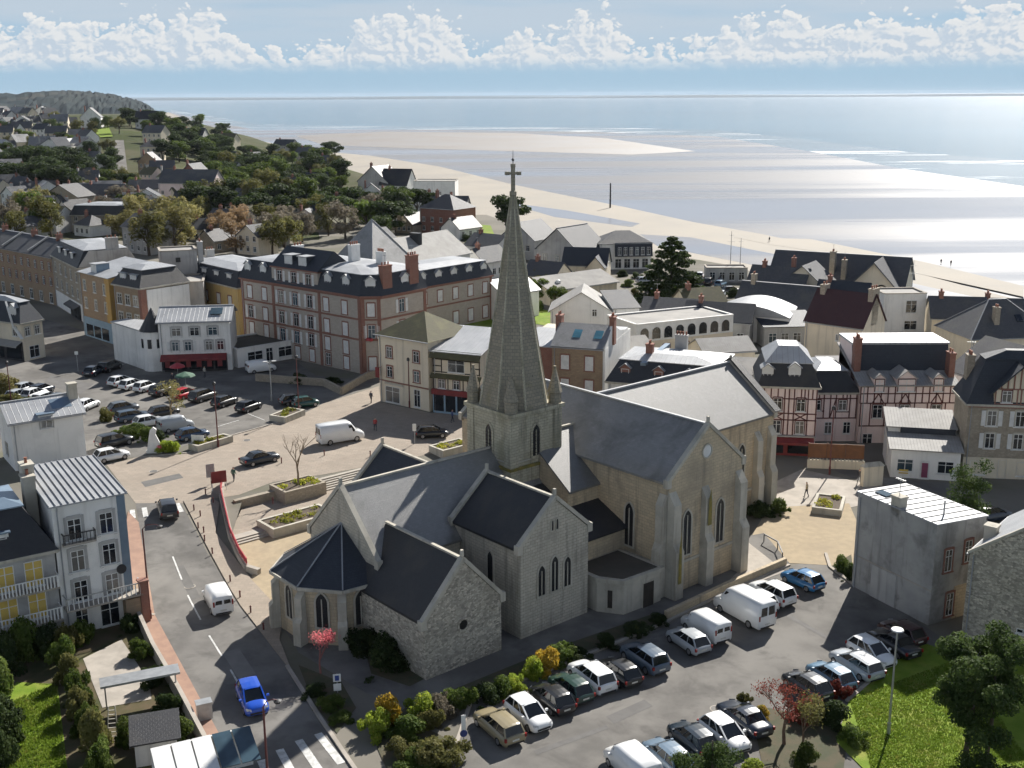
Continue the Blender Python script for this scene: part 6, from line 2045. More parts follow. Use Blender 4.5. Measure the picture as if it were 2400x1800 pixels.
def car_kind(kind):
    if kind in CARK:
        return CARK[kind]
    P_ = {'hatch': (4.0, 1.74, 1.48, .90), 'city': (3.6, 1.66, 1.50, .92), 'suv': (4.45, 1.84, 1.64, 1.02), 'estate': (4.5, 1.80, 1.50, .93), 'sedan': (4.5, 1.80, 1.44, .92), 'mpv': (4.4, 1.82, 1.66, .98),
          'van': (4.4, 1.80, 1.85, 1.05), 'bigvan': (5.6, 2.05, 2.45, 1.25)}
    L_, W_, H_, B_ = P_[kind]
    hw, g = W_ / 2, .2
    x = lambda t: L_ * t
    parts = []
    if kind in ('van', 'bigvan'):
        hood = .16 if kind == 'bigvan' else .2
        s_ = [sec(x(-.5), .3, B_, H_ - .12, hw * .93, hw * .82), sec(x(-.49), .26, B_, H_ - .05, hw * .98, hw * .88), sec(x(-.2), .24, B_, H_, hw, hw * .9), sec(x(.12), .24, B_, H_, hw, hw * .9),
              sec(x(.2), .24, B_, H_ - .05, hw, hw * .88), sec(x(.5 - hood - .0), .24, B_ * .9, B_ + .12, hw, hw * .86), sec(x(.46), .24, B_ * .75, B_ - .12, hw * .95, hw * .75), sec(x(.5), .34, .6, B_ - .32, hw * .82, hw * .66)]
        parts.append(('body', loft(s_).mesh('body', TRIM, True), 'paint'))
        a, b = x(.2), x(.5 - hood)
        q_ = MB()
        zt, zb_ = H_ - .1, B_ + .17
        q_.slabface([(b - .02, -hw * .78, zb_), (b - .02, hw * .78, zb_), (a + .06, hw * .78, zt), (a + .06, -hw * .78, zt)], .03)
        for v in range(len(q_.v)):
            q_.v[v] = (q_.v[v][0] + .05, q_.v[v][1], q_.v[v][2] + .03)
        for sy in (-1, 1):
            pts_ = [(x(.02), sy * (hw * .985), B_ + .08), (b - .25, sy * (hw * .965), B_ + .08), (a + .05, sy * (hw * .925), H_ - .28), (x(.02), sy * (hw * .925), H_ - .28)]
            q_.slabface(pts_ if sy < 0 else pts_[::-1], .02)
            if kind == 'van':
                pts_ = [(x(-.47), sy * (hw * .985), B_ + .1), (x(-.28), sy * (hw * .985), B_ + .1), (x(-.28), sy * (hw * .925), H_ - .3), (x(-.47), sy * (hw * .925), H_ - .3)]
        for sy in (-1, 1):
            q_.add([(x(-.5) - .012, sy * .08, B_ + .1), (x(-.5) - .012, sy * hw * .72, B_ + .1), (x(-.5) - .012, sy * hw * .66, H_ - .35), (x(-.5) - .012, sy * .08, H_ - .35)], [(0, 1, 2, 3)])
        parts.append(('window_glass', q_.mesh('window_glass', CGLASS), None))
    else:
        hood = {'hatch': .24, 'city': .2, 'suv': .24, 'estate': .25, 'sedan': .27, 'mpv': .19}[kind]
        tail = {'sedan': .17}.get(kind, .02)
        zh = B_ - .02
        s_ = [sec(x(-.5), .36, .58, B_ - .16, hw * .78, hw * .68), sec(x(-.485), .26, .6, B_ - .06, hw * .93, hw * .82), sec(x(-.42), .22, .62, B_ - .01, hw * .99, hw * .88), sec(x(-.2), .2, .62, B_, hw, hw * .9), sec(x(.1), .2, .62, B_, hw, hw * .9),
              sec(x(.5 - hood), .2, .6, zh, hw, hw * .87), sec(x(.38), .2, .58, zh - .07, hw * .99, hw * .82), sec(x(.455), .22, .55, zh - .15, hw * .93, hw * .74), sec(x(.49), .26, .5, zh - .26, hw * .8, hw * .64), sec(x(.5), .34, .46, zh - .36, hw * .68, hw * .5)]
        parts.append(('body', loft(s_).mesh('body', TRIM, True), 'paint'))
        xr0, xr1 = x(-.5 + tail + .01), x(-.5 + tail + (.13 if kind in ('hatch', 'sedan', 'city') else .08))
        xf1, xf0 = x(.5 - hood - .21), x(.5 - hood + .02)
        rw = hw * .70
        bw_ = hw * .885
        def cs(xx, z, ww, zz0):
            return [(xx, -ww, z), (xx, -ww * .55, z + zz0), (xx, 0, z + zz0 * 1.3), (xx, ww * .55, z + zz0), (xx, ww, z)]
        c8 = [(xr0, -bw_ * .94, B_ - .02), (xf0, -bw_ * .92, B_ - .02), (xf0, bw_ * .92, B_ - .02), (xr0, bw_ * .94, B_ - .02), (xr1, -rw, H_ - .05), (xf1, -rw, H_ - .05), (xf1, rw, H_ - .05), (xr1, rw, H_ - .05)]
        q_ = MB()
        q_.add(c8, [(0, 1, 5, 4), (1, 2, 6, 5), (2, 3, 7, 6), (3, 0, 4, 7), (4, 5, 6, 7)])
        parts.append(('window_glass', q_.mesh('window_glass', CGLASS), None))
        rf = loft([cs(xr1 - .06, H_ - .07, rw * .98, .03), cs(xr1 + .12, H_ - .045, rw * 1.04, .05), cs((xr1 + xf1) / 2, H_ - .02, rw * 1.04, .05), cs(xf1 - .12, H_ - .05, rw * 1.04, .045), cs(xf1 + .05, H_ - .08, rw * .98, .03)])
        rm_ = rf
        for i0, i1 in ((0, 4), (1, 5), (2, 6), (3, 7)):
            rm_.bar(c8[i0], c8[i1], .1, .07)
        for tt in (.36, .68) if kind != 'city' else (.42,):
            for sy in (0, 3):
                p0 = Vector(c8[0 if sy == 0 else 3]).lerp(Vector(c8[1 if sy == 0 else 2]), tt)
                p1 = Vector(c8[4 if sy == 0 else 7]).lerp(Vector(c8[5 if sy == 0 else 6]), tt)
                rm_.bar(p0, p1, .08, .05)
        parts.append(('roof', rm_.mesh('roof', TRIM, False), 'paint'))
    # lights, plates, bumper, mirrors
    zl = .62 if kind not in ('bigvan',) else .8
    for sy in (-1, 1):
        q_ = MB()
        q_.add([(x(.455), sy * hw * .86, zl - .02), (x(.497), sy * hw * .50, zl - .04), (x(.488), sy * hw * .52, zl + .14), (x(.43), sy * hw * .9, zl + .16)], [(0, 1, 2, 3)])
        q_.v = [(a + .025, b, c) for a, b, c in q_.v]
        parts.append(('headlight', q_.mesh('headlight', HEADL), None))
        q_ = MB()
        zz = B_ - .3 if kind not in ('bigvan', 'van') else 1.0
        q_.box(x(-.5) - .015, x(-.47), sy * hw * .86 - .09, sy * hw * .86 + .06, zz, zz + (.24 if kind not in ('bigvan', 'van') else .45))
        parts.append(('taillight', q_.mesh('taillight', TAILL), None))
        q_ = MB()
        xm = x(.5 - hood - .05) if kind != 'bigvan' else x(.28)
        q_.box(xm - .08, xm + .06, sy * (hw + .1) - .09, sy * (hw + .1) + .09, B_ + .02, B_ + .16)
        parts.append(('mirror', q_.mesh('mirror', TRIM), 'paint'))
    q_ = MB()
    q_.box(x(-.5) - .02, x(-.5) + .05, -.26, .26, .55, .67)
    parts.append(('number_plate', q_.mesh('number_plate', PLATE), None))
    q_ = MB()
    q_.box(x(.5) - .06, x(.5) + .015, -hw * .6, hw * .6, .34, .48)
    q_.box(x(-.5) - .012, x(-.5) + .05, -hw * .72, hw * .72, .3, .42)
    parts.append(('bumper_grille', q_.mesh('bumper_grille', TRIM), None))
    r_ = .32 if kind not in ('bigvan', 'suv') else .36
    wt_, wr_ = MB(), MB()
    wt_.tube([(0, -.11, 0), (0, -.095, 0), (0, .095, 0), (0, .11, 0)], [r_ * .9, r_, r_, r_ * .9], 16)
    wr_.tube([(0, -.118, 0), (0, .118, 0)], r_ * .62, 12)
    CARK[kind] = (parts, wt_.mesh('tyre', TYRE, False), wr_.mesh('rim', RIM), r_, (x(.31), x(-.30)), hw - .1, (L_, W_, H_))
    return CARK[kind]
ARCH = None
def car(kind, label, p, heading, c, cat='car', group='parked cars', detail=True):
    parts, ty, ri, r_, xs_, yw, dim = car_kind(kind)
    t = thing('van' if 'van' in kind else 'car', label, 'van' if 'van' in kind else cat, (p[0], p[1], hz(*p) + .02), R(heading), group)
    pm_ = paint(c)
    for nm, me, kd in parts:
        o = kid(me, nm, t)
        if kd == 'paint':
            o.material_slots[0].link = 'OBJECT'
            o.material_slots[0].material = pm_
    for xx in xs_:
        for sy in (-1, 1):
            w_ = kid(ty, 'wheel', t)
            w_.location = (xx, sy * yw, r_)
            kid(ri, 'rim', w_)
    return t
WHT, BLK, GRY, SIL, DBL, BLU, RED_, BEI, GRN, LBL = 'E4E5E4', '17181B', '5A6066', 'A9AEB2', '252E3C', '1E4FA8', 'B3141C', '8F8468', '27423A', '5F7F96'
RA = 'cars parked along the church side'
car('estate', 'beige estate car at the near end of the row beside the church', (-1.05,68.54), 122, BEI, group=RA)
car('hatch', 'white hatchback parked nose out beside the beige estate', (1,70.03), -58, WHT, group=RA)
car('hatch', 'black car third from the front of the church side row', (2.7,72.1), 121, BLK, group=RA)
car('hatch', 'dark green hatchback fourth from the front of the church side row', (4.1,73.56), 121, GRN, group=RA)
car('suv', 'white sports utility car between green hatchback and black car', (5.72,75.13), 120, WHT, group=RA)
car('hatch', 'black car half hidden in shadow behind the white sports utility car', (7.8,75.86), 120, BLK, group=RA)
car('suv', 'grey blue sports utility car parked alone in shadow of the transept', (9.94,77.91), 120, '4F5F70', group=RA)
car('hatch', 'silver car beside the small white van', (13.67,80.75), 119, SIL, group=RA)
car('van', 'small white van between silver car and large white van', (15.36,82.83), 120, WHT, group=RA)
car('bigvan', 'large white van parked below the transept', (19.02,85.76), 121, WHT, group=RA)
car('city', 'small white car squeezed behind the large white van', (20.64,87.75), 121, WHT, group=RA)
car('suv', 'white four wheel drive beside the blue car', (22.14,89.32), 122, WHT, group=RA)
car('hatch', 'bright blue car at the upper end of the car park', (25.46,92.06), 124, '2D6E9E', group=RA)
RB = 'cars parked beside the lawn'
car('hatch', 'black hatchback behind the red shrub beside the lawn', (21.2,73.74), 118, '22262C', group=RB)
car('hatch', 'blue grey hatchback second from the front beside the lawn', (23.29,75.07), 117, LBL, group=RB)
car('estate', 'silver estate third from the front beside the lawn', (25.66,76.83), 116, SIL, group=RB)
car('hatch', 'white hatchback beside the shadow of the box house', (27.39,78.6), -64, WHT, group=RB)
car('sedan', 'black car in the shadow of the box house', (29.53,80.15), 116, BLK, group=RB)
car('hatch', 'dark red car deepest in the shadow of the box house', (30.79,81.92), 116, '3A1518', group=RB)
RC = 'cars parked at the bottom edge'
car('sedan', 'dark blue saloon in the near row beside the yellow shrub', (15.75,69.34), 117, DBL, group=RC)
car('hatch', 'white hatchback second in the near row beside the dark blue saloon', (14.09,67.35), -63, WHT, group=RC)
car('hatch', 'dark teal hatchback behind the bottom conifer', (11.85,66.86), 117, '1D2C38', group=RC)
car('hatch', 'blue grey car at the bottom edge left of the conifer', (9.87,64.8), 117, '6C7F90', group=RC)
car('van', 'white van roof at the bottom edge of the car park', (7.48,63.63), 117, WHT, group=RC)
RD = 'vehicles on the road'
car('van', 'white van driving up the road past the forecourt', (-25.03,88.38), 116, WHT, group=RD)
car('hatch', 'bright blue car driving down the road in church shadow', (-18.59,72.37), -66, '1B4DB5', group=RD)
car('suv', 'black car waiting at the crossing on the road', (-34.84,107.55), 112, BLK, group=RD)
car('sedan', 'dark car turning on the square left of the bare tree', (-28.87,123.23), 40, '14202B', group=RD)
car('bigvan', 'large white van driving across the square', (-20.86,131.31), 30, WHT, group=RD)
car('hatch', 'black car in shadow beside the tower', (-9.9,133.12), 10, BLK, group=RD)
RE = 'cars parked on the square'
for px, c, k, lb in (((-57,159.79), WHT, 'hatch', 'white car at the left end of the upper row on the square'), ((-54.72,157.77), WHT, 'hatch', 'white car second from left in the upper row on the square'), ((-52.35,156.26), WHT, 'city', 'small white car third from left in the upper row on the square'),
                     ((-49.14,154.3), BLK, 'suv', 'black sports utility car left of the red car on the square'), ((-45.6,152.37), RED_, 'hatch', 'bright red car in the upper row on the square'), ((-42.72,150.95), '2B2A28', 'mpv', 'dark van like car right of the red car on the square'),
                     ((-39.04,148.22), BLK, 'hatch', 'black car second from the right end of the upper row'), ((-35.15,145.57), BLK, 'hatch', 'black car at the right end of the upper row on the square')):
    car(k, lb, px, 62, c, group=RE)
for px, c, k, hd, lb in (((-68.65,152.15), SIL, 'hatch', 70, 'silver car at the left edge among the bushes of the square'), ((-66.72,152.8), WHT, 'hatch', 70, 'white car second from the left edge among the bushes'), ((-64.13,150.48), WHT, 'estate', 70, 'white estate third from the left edge among the bushes'), ((-62.09,149.77), GRY, 'hatch', 70, 'grey car right of the white estate among the bushes'),
                         ((-71.69,156.9), BLK, 'hatch', 70, 'black car at the left edge behind the yellowish bush'), ((-69.29,156.13), SIL, 'hatch', 70, 'silver car behind the bushes at the left edge'), ((-66.7,155.13), DBL, 'hatch', 70, 'dark blue car behind the bushes at left'), ((-51.81,145.26), GRY, 'hatch', 40, 'grey car behind the blue grey one on the square'), ((-45.75,143.08), BLK, 'hatch', 40, 'black car right of the rusty tree'), ((-57.22,146.85), WHT, 'hatch', 75, 'white car standing alone in the middle of the square car park'), ((-67.09,143.48), '2F6FA5', 'hatch', 60, 'blue car cut by the left edge of the picture'), ((-63.27,140.01), GRY, 'hatch', 30, 'grey car behind the low zinc roofed house'),
                         ((-49.22,141.13), '3C4C5C', 'estate', 40, 'blue grey car left of the rusty tree on the square'), ((-46.31,138.54), WHT, 'hatch', 40, 'white car in front of the rusty tree on the square'), ((-42.37,136.57), SIL, 'van', 40, 'pale van below the rusty tree on the square'), ((-39.22,132.87), '27405C', 'hatch', 40, 'dark blue car beside the long planter on the square'),
                         ((-47.8,130.06), BLK, 'suv', 45, 'black car at the kerb behind the tall white house'), ((-46.35,124.62), WHT, 'hatch', 40, 'white car half hidden by the tall white house'), ((-63.12,166.16), DBL, 'hatch', 80, 'dark car in deep shadow at the street mouth'), ((-61.73,168.86), BLK, 'suv', 75, 'black car in shadow before the turret house'),
                         ((-38.18,167.24), WHT, 'van', 30, 'white van parked before the low garage building'), ((-27.93,147.35), '1E4A44', 'city', 30, 'small dark green car beside the planter in the square'), ((-29.68,148.69), BLK, 'hatch', 30, 'black car half hidden behind the small green car')):
    car(k, lb, px, hd, c, group='cars scattered on the square')
far = [((29.52,248.86), SIL, 'hatch', 'silver car at the left of the conifer car park'), ((29.74,238.88), WHT, 'hatch', 'white car left of the black one near the conifer'), ((33.66,231.01), BLK, 'hatch', 'black car directly below the conifer'), ((36.7,232.43), SIL, 'estate', 'silver estate below the conifer'), ((42.93,255.54), WHT, 'hatch', 'white car behind the beach huts car row'), ((45.84,255.44), RED_, 'hatch', 'red car near the beach huts'), ((47.86,250.6), GRY, 'suv', 'grey car near the slate villa'), ((37.51,227.44), DBL, 'hatch', 'dark blue car beside the arcade roof'), ((40.47,225.43), WHT, 'van', 'white van beside the arcade roof'), ((46.21,235.74), BLK, 'hatch', 'black car at the right end of the seafront car park'), ((23.07,274.41), '2C6A50', 'hatch', 'green car on the seafront car park'), ((26.45,277.1), WHT, 'hatch', 'white car on the seafront beside the green one'), ((30.02,279.11), SIL, 'hatch', 'silver car right of the white one on the seafront'),
       ((32.92,238.78), GRY, 'estate', 'grey car under the dark conifer'), ((36.35,239.74), WHT, 'van', 'white van under the dark conifer'), ((40.85,248.5), DBL, 'suv', 'dark blue car right of the conifer trunk'), ((43.38,246.71), BLK, 'suv', 'black car at the seafront right of the conifer'), ((45.5,243.83), LBL, 'hatch', 'pale blue car at the seafront'), ((40.4,234.36), WHT, 'hatch', 'white car nearest the arcade building'), ((43.32,230.72), SIL, 'hatch', 'silver car right of the white one near the arcade building'), ((30.45,233.63), BLK, 'hatch', 'black car left of the conifer trunk'),
       ((48.3,107.39), DBL, 'suv', 'dark car in shadow behind the box house at right'), ((43.93,99.71), SIL, 'hatch', 'silver car half hidden right of the box house')]
for i, (p, c, k, lb) in enumerate(far):
    car(k, lb, p, (20, 75, 60)[i % 3], c, group='cars near the seafront')
# people
SKIN = mat('skin', (.45, .28, .20), (.40, .25, .18), .6, 5, 2)
def person(label, p, z, yaw, cloth, legs=(.03, .035, .05), stride=.25, group=None):
    t = thing('person', label, 'person', (p[0], p[1], z), yaw, group)
    j = {'pelvis': (0, 0, .95), 'chest': (.02, 0, 1.3), 'neck': (.03, 0, 1.48), 'head': (.05, 0, 1.62), 'top': (.05, 0, 1.74), 'hl': (0, .1, .9), 'kl': (stride * .6, .1, .48), 'fl': (stride * .7, .1, .06), 'tl': (stride * .7 + .16, .1, .03),
         'hr': (0, -.1, .9), 'kr': (-stride * .2, -.1, .48), 'fr': (-stride * .9, -.1, .08), 'tr': (-stride * .9 + .16, -.1, .03), 'sl': (.02, .19, 1.40), 'el': (-.06, .25, 1.13), 'wl': (.08, .24, .9), 'ml': (.12, .23, .82), 'sr': (.02, -.19, 1.40), 'er': (.0, -.25, 1.13), 'wr': (.16, -.24, .93), 'mr': (.2, -.23, .85)}
    rad = {'pelvis': .15, 'chest': .17, 'neck': .06, 'head': .105, 'top': .08, 'hl': .1, 'kl': .065, 'fl': .05, 'tl': .04, 'hr': .1, 'kr': .065, 'fr': .05, 'tr': .04, 'sl': .075, 'el': .05, 'wl': .035, 'ml': .04, 'sr': .075, 'er': .05, 'wr': .035, 'mr': .04}
    ed = 'pelvis-chest chest-neck neck-head head-top pelvis-hl hl-kl kl-fl fl-tl pelvis-hr hr-kr kr-fr fr-tr chest-sl sl-el el-wl wl-ml chest-sr sr-er er-wr wr-mr'.split()
    ks = list(j)
    me = bpy.data.meshes.new('body')
    me.from_pydata([j[k_] for k_ in ks], [tuple(ks.index(q_) for q_ in e_.split('-')) for e_ in ed], [])
    o = link('body', me, t)
    sk = o.modifiers.new('skin', 'SKIN')
    for i, k_ in enumerate(ks):
        me.skin_vertices[0].data[i].radius = (rad[k_],) * 2
        me.skin_vertices[0].data[i].use_root = i == 0
    ss = o.modifiers.new('sub', 'SUBSURF')
    ss.levels = ss.render_levels = 1
    mm = bpy.data.materials.new('clothed_body')
    mm.use_nodes = True
    t_ = NT(mm.node_tree)
    tc_ = t_.new('ShaderNodeTexCoord').outputs['Object']
    z_ = t_.sep(tc_)[2]
    c_ = t_.mix(t_.ramp(z_, .93, .95), legs, cloth)
    c_ = t_.mix(t_.ramp(z_, 1.46, 1.48), c_, (.40, .25, .18))
    c_ = t_.mix(t_.ramp(z_, 1.66, 1.68), c_, (.03, .02, .015))
    t_.lk(c_, t_.n['Principled BSDF'].inputs['Base Color'])
    me.materials.append(mm)
    return t
for lb, p, z, yw, c in (('lone walker in dark clothes far out on the beach', (81.77,358.19), -3.6, 2.0, (.03, .035, .05)), ('walker in dark clothes on the beach, left of a pair', (117.2,306.86), -3.6, .5, (.04, .04, .05)), ('walker in black on the beach, right of a pair', (118.96,304.42), -3.6, .7, (.02, .02, .025)),
                        ('person in dark coat walking on the lane beside the cream gate post', (38.45,118.83), 0, -1.5, (.03, .03, .04)), ('person in dark clothes walking in the square below the cream house', (-19.24,148.92), 1.3, 1.0, (.05, .05, .06)), ('person in red jacket crossing the square near the large white van', (-17.13,135.74), 1.3, 2.0, (.30, .03, .03)), ('person in blue coat before the half timbered shop', (-7.69,139.37), 1.3, .3, (.04, .07, .2)), ('person in pale jacket on the pavement before the restaurant', (-45.88,163.92), 1.3, .8, (.4, .38, .33)), ('person in dark coat beside the restaurant parasols', (-49.57,160.14), 1.3, 2.4, (.03, .03, .04)), ('person in beige coat on the plaza beside the planter', (31.54,114.54), 0, 2.6, (.35, .28, .18)), ('person in green jacket by the red notice board', (-30.4,116.91), 1.2, 1.2, (.04, .10, .07))):
    person(lb, p, z, yw, c)
q = MB()
t = thing('gate_post', 'broad cream gate pillar with capstone beside the wooden fence', 'gate post', (*(39.6,118.1), 0), R(15))
MB().box(-1.2, 1.2, -.3, .3, -.2, 2.3).build('pillar', CREAM, t)
MB().add([(-1.35, -.4, 2.3), (1.35, -.4, 2.3), (1.35, .4, 2.3), (-1.35, .4, 2.3), (-.9, 0, 2.75), (.9, 0, 2.75)], [(0, 1, 5, 4), (1, 2, 5), (2, 3, 4, 5), (3, 0, 4), (3, 2, 1, 0)]).build('capstone', LIGHTST, t)

# ------------------------------------------------------------------ vegetation
def ordn(i):
    return {1: 'first', 2: 'second', 3: 'third'}.get(i, '%dth' % i if i % 10 not in (1, 2, 3) or i in (11, 12, 13) else '%d%s' % (i, {1: 'st', 2: 'nd', 3: 'rd'}[i % 10]))
def crown_variant(kind, seed):
    rnd = random.Random(seed)
    bl = []
    if kind == 'round':
        for _ in range(15):
            a, r_ = rnd.uniform(0, 6.28), rnd.uniform(.05, .27)
            s_ = rnd.uniform(.13, .21)
            bl.append(((math.cos(a) * r_, math.sin(a) * r_, rnd.uniform(.26, .86)), (s_, s_, s_ * .8)))
        return leaves(rnd, bl, 3000, .030)
    if kind == 'pine':
        for _ in range(12):
            a, r_ = rnd.uniform(0, 6.28), rnd.uniform(.05, .36)
            s_ = rnd.uniform(.11, .19)
            bl.append(((math.cos(a) * r_, math.sin(a) * r_, rnd.uniform(.42, .92) - r_ * .25), (s_ * 1.25, s_ * 1.25, s_ * .7)))
        return leaves(rnd, bl, 2800, .030)
    if kind == 'loose':
        for _ in range(16):
            a, r_ = rnd.uniform(0, 6.28), rnd.uniform(.05, .3)
            s_ = rnd.uniform(.08, .15)
            bl.append(((math.cos(a) * r_, math.sin(a) * r_, rnd.uniform(.3, .95)), (s_, s_, s_ * 1.3)))
        return leaves(rnd, bl, 1900, .018, 1.3)
    if kind == 'shrub':
        for _ in range(16):
            a, r_ = rnd.uniform(0, 6.28), rnd.uniform(0, .85)
            s_ = rnd.uniform(.16, .44) * (1.15 - r_ * .5)
            bl.append(((math.cos(a) * r_, math.sin(a) * r_, rnd.uniform(.2, .85) - r_ * .35), (s_ * rnd.uniform(.8, 1.3), s_ * rnd.uniform(.8, 1.3), s_ * rnd.uniform(.6, 1.3))))
        return leaves(rnd, bl, 5200, .055)
def trunk_variant(kind, seed):
    rnd = random.Random(seed)
    m_ = MB()
    b = rnd.uniform(-.03, .03)
    m_.tube([(0, 0, -.04), (b, .01, .22), (b * 1.5, -.01, .45), (b, 0, .7)], [.028, .022, .018, .008], 6)
    for _ in range(4):
        a, r_ = rnd.uniform(0, 6.28), rnd.uniform(.15, .28)
        m_.tube([(b, 0, rnd.uniform(.25, .4)), (math.cos(a) * r_ * .5, math.sin(a) * r_ * .5, .5), (math.cos(a) * r_, math.sin(a) * r_, .66)], [.014, .010, .005], 5)
    return m_.mesh('trunk', BARK)
VAR = {}
def variants(kind):
    if kind not in VAR:
        VAR[kind] = [(crown_variant(kind, 100 + i).mesh('crown', L_DARK), trunk_variant(kind, 50 + i)) for i in range(4)]
    return VAR[kind]
def tree(kind, label, p, ht, lm, group=None, wide=1., seed=0, name='tree', z=None):
    rnd = random.Random(seed * 7 + int(abs(p[0]) * 10))
    cm, tm = variants(kind)[rnd.randrange(4)]
    s_ = ht * rnd.uniform(.9, 1.1)
    t = thing(name, label, 'tree', (p[0], p[1], (hz(*p) if z is None else z) - .1), rnd.uniform(0, 6.28), group, (s_ * wide, s_ * wide, s_))
    o = kid(cm, 'crown', t)
    o.material_slots[0].link = 'OBJECT'
    o.material_slots[0].material = lm
    kid(tm, 'trunk', t)
    return t
def shrub(label, p, r_, h_, lm, group=None, z=None, seed=0, name='shrub'):
    rnd = random.Random(seed * 7 + int(abs(p[0]) * 10))
    cm, tm = variants('shrub')[rnd.randrange(4)]
    f_ = rnd.uniform(1.15, 1.5)
    t = thing(name, label, 'shrub', (p[0], p[1], hz(*p) if z is None else z), rnd.uniform(0, 6.28), group, (r_ * f_, r_ * rnd.uniform(.9, 1.3), h_ * rnd.uniform(1.0, 1.3)))
    o = kid(cm, 'foliage', t)
    o.material_slots[0].link = 'OBJECT'
    o.material_slots[0].material = lm
    return t
def wood(pts, kinds, hts, desc, group, name='tree'):
    for i, p in enumerate(pts):
        k, lm = kinds[i % len(kinds)]
        rnd = random.Random(i * 13 + len(desc))
        tree(k, desc % ordn(i + 1), p, rnd.uniform(*hts) * 1.15, lm, group, rnd.uniform(1.1, 1.6), i, name)
PD, RDk, RM, LO, LB, LW, LR_ = ('pine', L_DARK), ('round', L_DARK), ('round', L_MID), ('loose', L_OLIVE), ('loose', L_BARE), ('loose', L_WILLOW), ('loose', L_RUST)
wood([(-139.0,526.4), (-148.2,561.7), (-175.7,666.2), (-159.1,605.3), (-129.6,493.9), (-157.4,600.3), (-121.0,463.1), (-117.2,459.5), (-173.1,679.9), (-130.8,514.3), (-148.2,587.6), (-118.5,470.1), (-124.2,496.4), (-124.3,500.2), (-134.2,540.9), (-132.3,536.8), (-150.9,612.2), (-130.1,528.5), (-108.6,448.9), (-138.4,574.4), (-109.6,454.7), (-135.9,564.1), (-152.0,637.0), (-113.0,475.8), (-128.1,545.0), (-170.3,736.0), (-124.1,537.1), (-130.4,570.2), (-163.4,726.2), (-137.8,614.7), (-130.2,585.6), (-151.1,688.6), (-148.0,684.6), (-122.9,572.1), (-109.3,509.6), (-94.3,452.5), (-122.6,589.6), (-160.4,772.4), (-102.9,496.9), (-113.2,546.6), (-119.6,578.2), (-94.8,458.5), (-140.5,683.1), (-124.9,609.8), (-109.2,537.2), (-119.7,598.5), (-136.6,688.1), (-116.4,587.2), (-95.4,487.9), (-94.0,494.4), (-131.8,694.0), (-104.3,559.6), (-138.5,744.5), (-96.0,522.8), (-107.2,588.0), (-93.2,513.1), (-116.4,662.6), (-98.3,560.7), (-138.4,789.4), (-84.8,486.4), (-103.4,601.3), (-96.8,567.0), (-88.2,523.4), (-93.0,555.3), (-99.6,594.8), (-81.1,491.3), (-110.2,671.7), (-78.1,480.3), (-81.8,505.1), (-122.6,771.5), (-92.9,597.9), (-94.9,612.3), (-119.6,785.4), (-81.7,543.9), (-71.3,476.8)], [PD, RDk, RM, PD, RM, RDk, LO, RDk], (7, 11), 'dark tree in the dense wood beside the beach, %s from left', 'trees of the wood beside the beach', 'pine_tree')
wood([(-261.2,795.2), (-254.0,777.2), (-226.4,724.5), (-257.4,829.0), (-235.5,774.5), (-243.3,803.8), (-179.4,593.6), (-183.6,612.5), (-217.2,739.0), (-229.3,784.6), (-205.5,705.3), (-224.2,771.6), (-178.6,616.2), (-183.9,637.4), (-173.8,603.3), (-206.1,716.8), (-202.5,708.7), (-177.0,625.9), (-249.3,891.6), (-198.2,711.4), (-199.6,727.3), (-230.1,845.8), (-253.4,934.1), (-261.3,971.2), (-169.0,628.8), (-174.6,652.3), (-209.8,783.9), (-188.6,710.6), (-182.6,689.7), (-186.5,722.8), (-181.1,715.9), (-217.8,865.7), (-262.8,1049.4), (-247.5,989.0), (-168.2,679.4), (-207.8,840.2), (-189.3,766.7), (-347.1,1414.8)], [PD, RDk, RM], (8, 12), 'tree on the far ridge left of the beach, %s from left', 'trees on the far ridge')
wood([(-202.9,456.5), (-227.9,524.9), (-208.7,487.2), (-222.6,522.6), (-230.3,543.5), (-231.4,547.5), (-201.7,480.5), (-192.5,459.7), (-185.4,446.0), (-190.9,465.8), (-206.8,504.6), (-182.4,449.0), (-182.3,452.6), (-206.5,514.2), (-217.6,542.7), (-213.0,532.1), (-177.8,447.1), (-179.3,451.4), (-207.5,524.7), (-189.5,481.4), (-170.8,440.1), (-191.7,493.9), (-206.8,538.3), (-185.6,483.6), (-189.0,498.2), (-186.6,494.3)], [RDk, PD, RDk], (9, 13), 'dark tree in the grove at the left edge, %s from left', 'grove at the left edge')
wood([(-305.4,694.8), (-254.1,578.4), (-261.4,596.0), (-286.5,658.2), (-311.4,716.1), (-292.7,688.7), (-271.8,640.8), (-222.4,526.0), (-323.9,766.2), (-283.6,679.8), (-319.3,767.3), (-256.3,619.3), (-244.7,595.0), (-299.6,729.5), (-251.1,612.8), (-230.3,565.8), (-331.0,815.6), (-210.2,518.4), (-210.2,522.2), (-297.5,743.8), (-288.7,724.6), (-296.7,751.4), (-265.4,675.1), (-302.5,772.5), (-254.4,652.9), (-285.3,734.0), (-269.1,697.0), (-265.3,688.9), (-222.1,583.1), (-246.3,647.6), (-208.6,548.8), (-262.1,696.8), (-191.0,518.0), (-199.2,540.4), (-217.2,596.7), (-259.3,715.8), (-260.4,726.5), (-197.4,550.8), (-282.9,793.7), (-191.1,541.5), (-182.6,518.6), (-269.9,771.6), (-192.7,552.0), (-211.9,607.4), (-186.8,537.5), (-265.7,764.9), (-191.8,557.6), (-245.1,724.9)], [RDk, RM, RDk, LO], (5, 9), 'small tree among white hillside houses, %s from left', 'trees among the hillside houses')
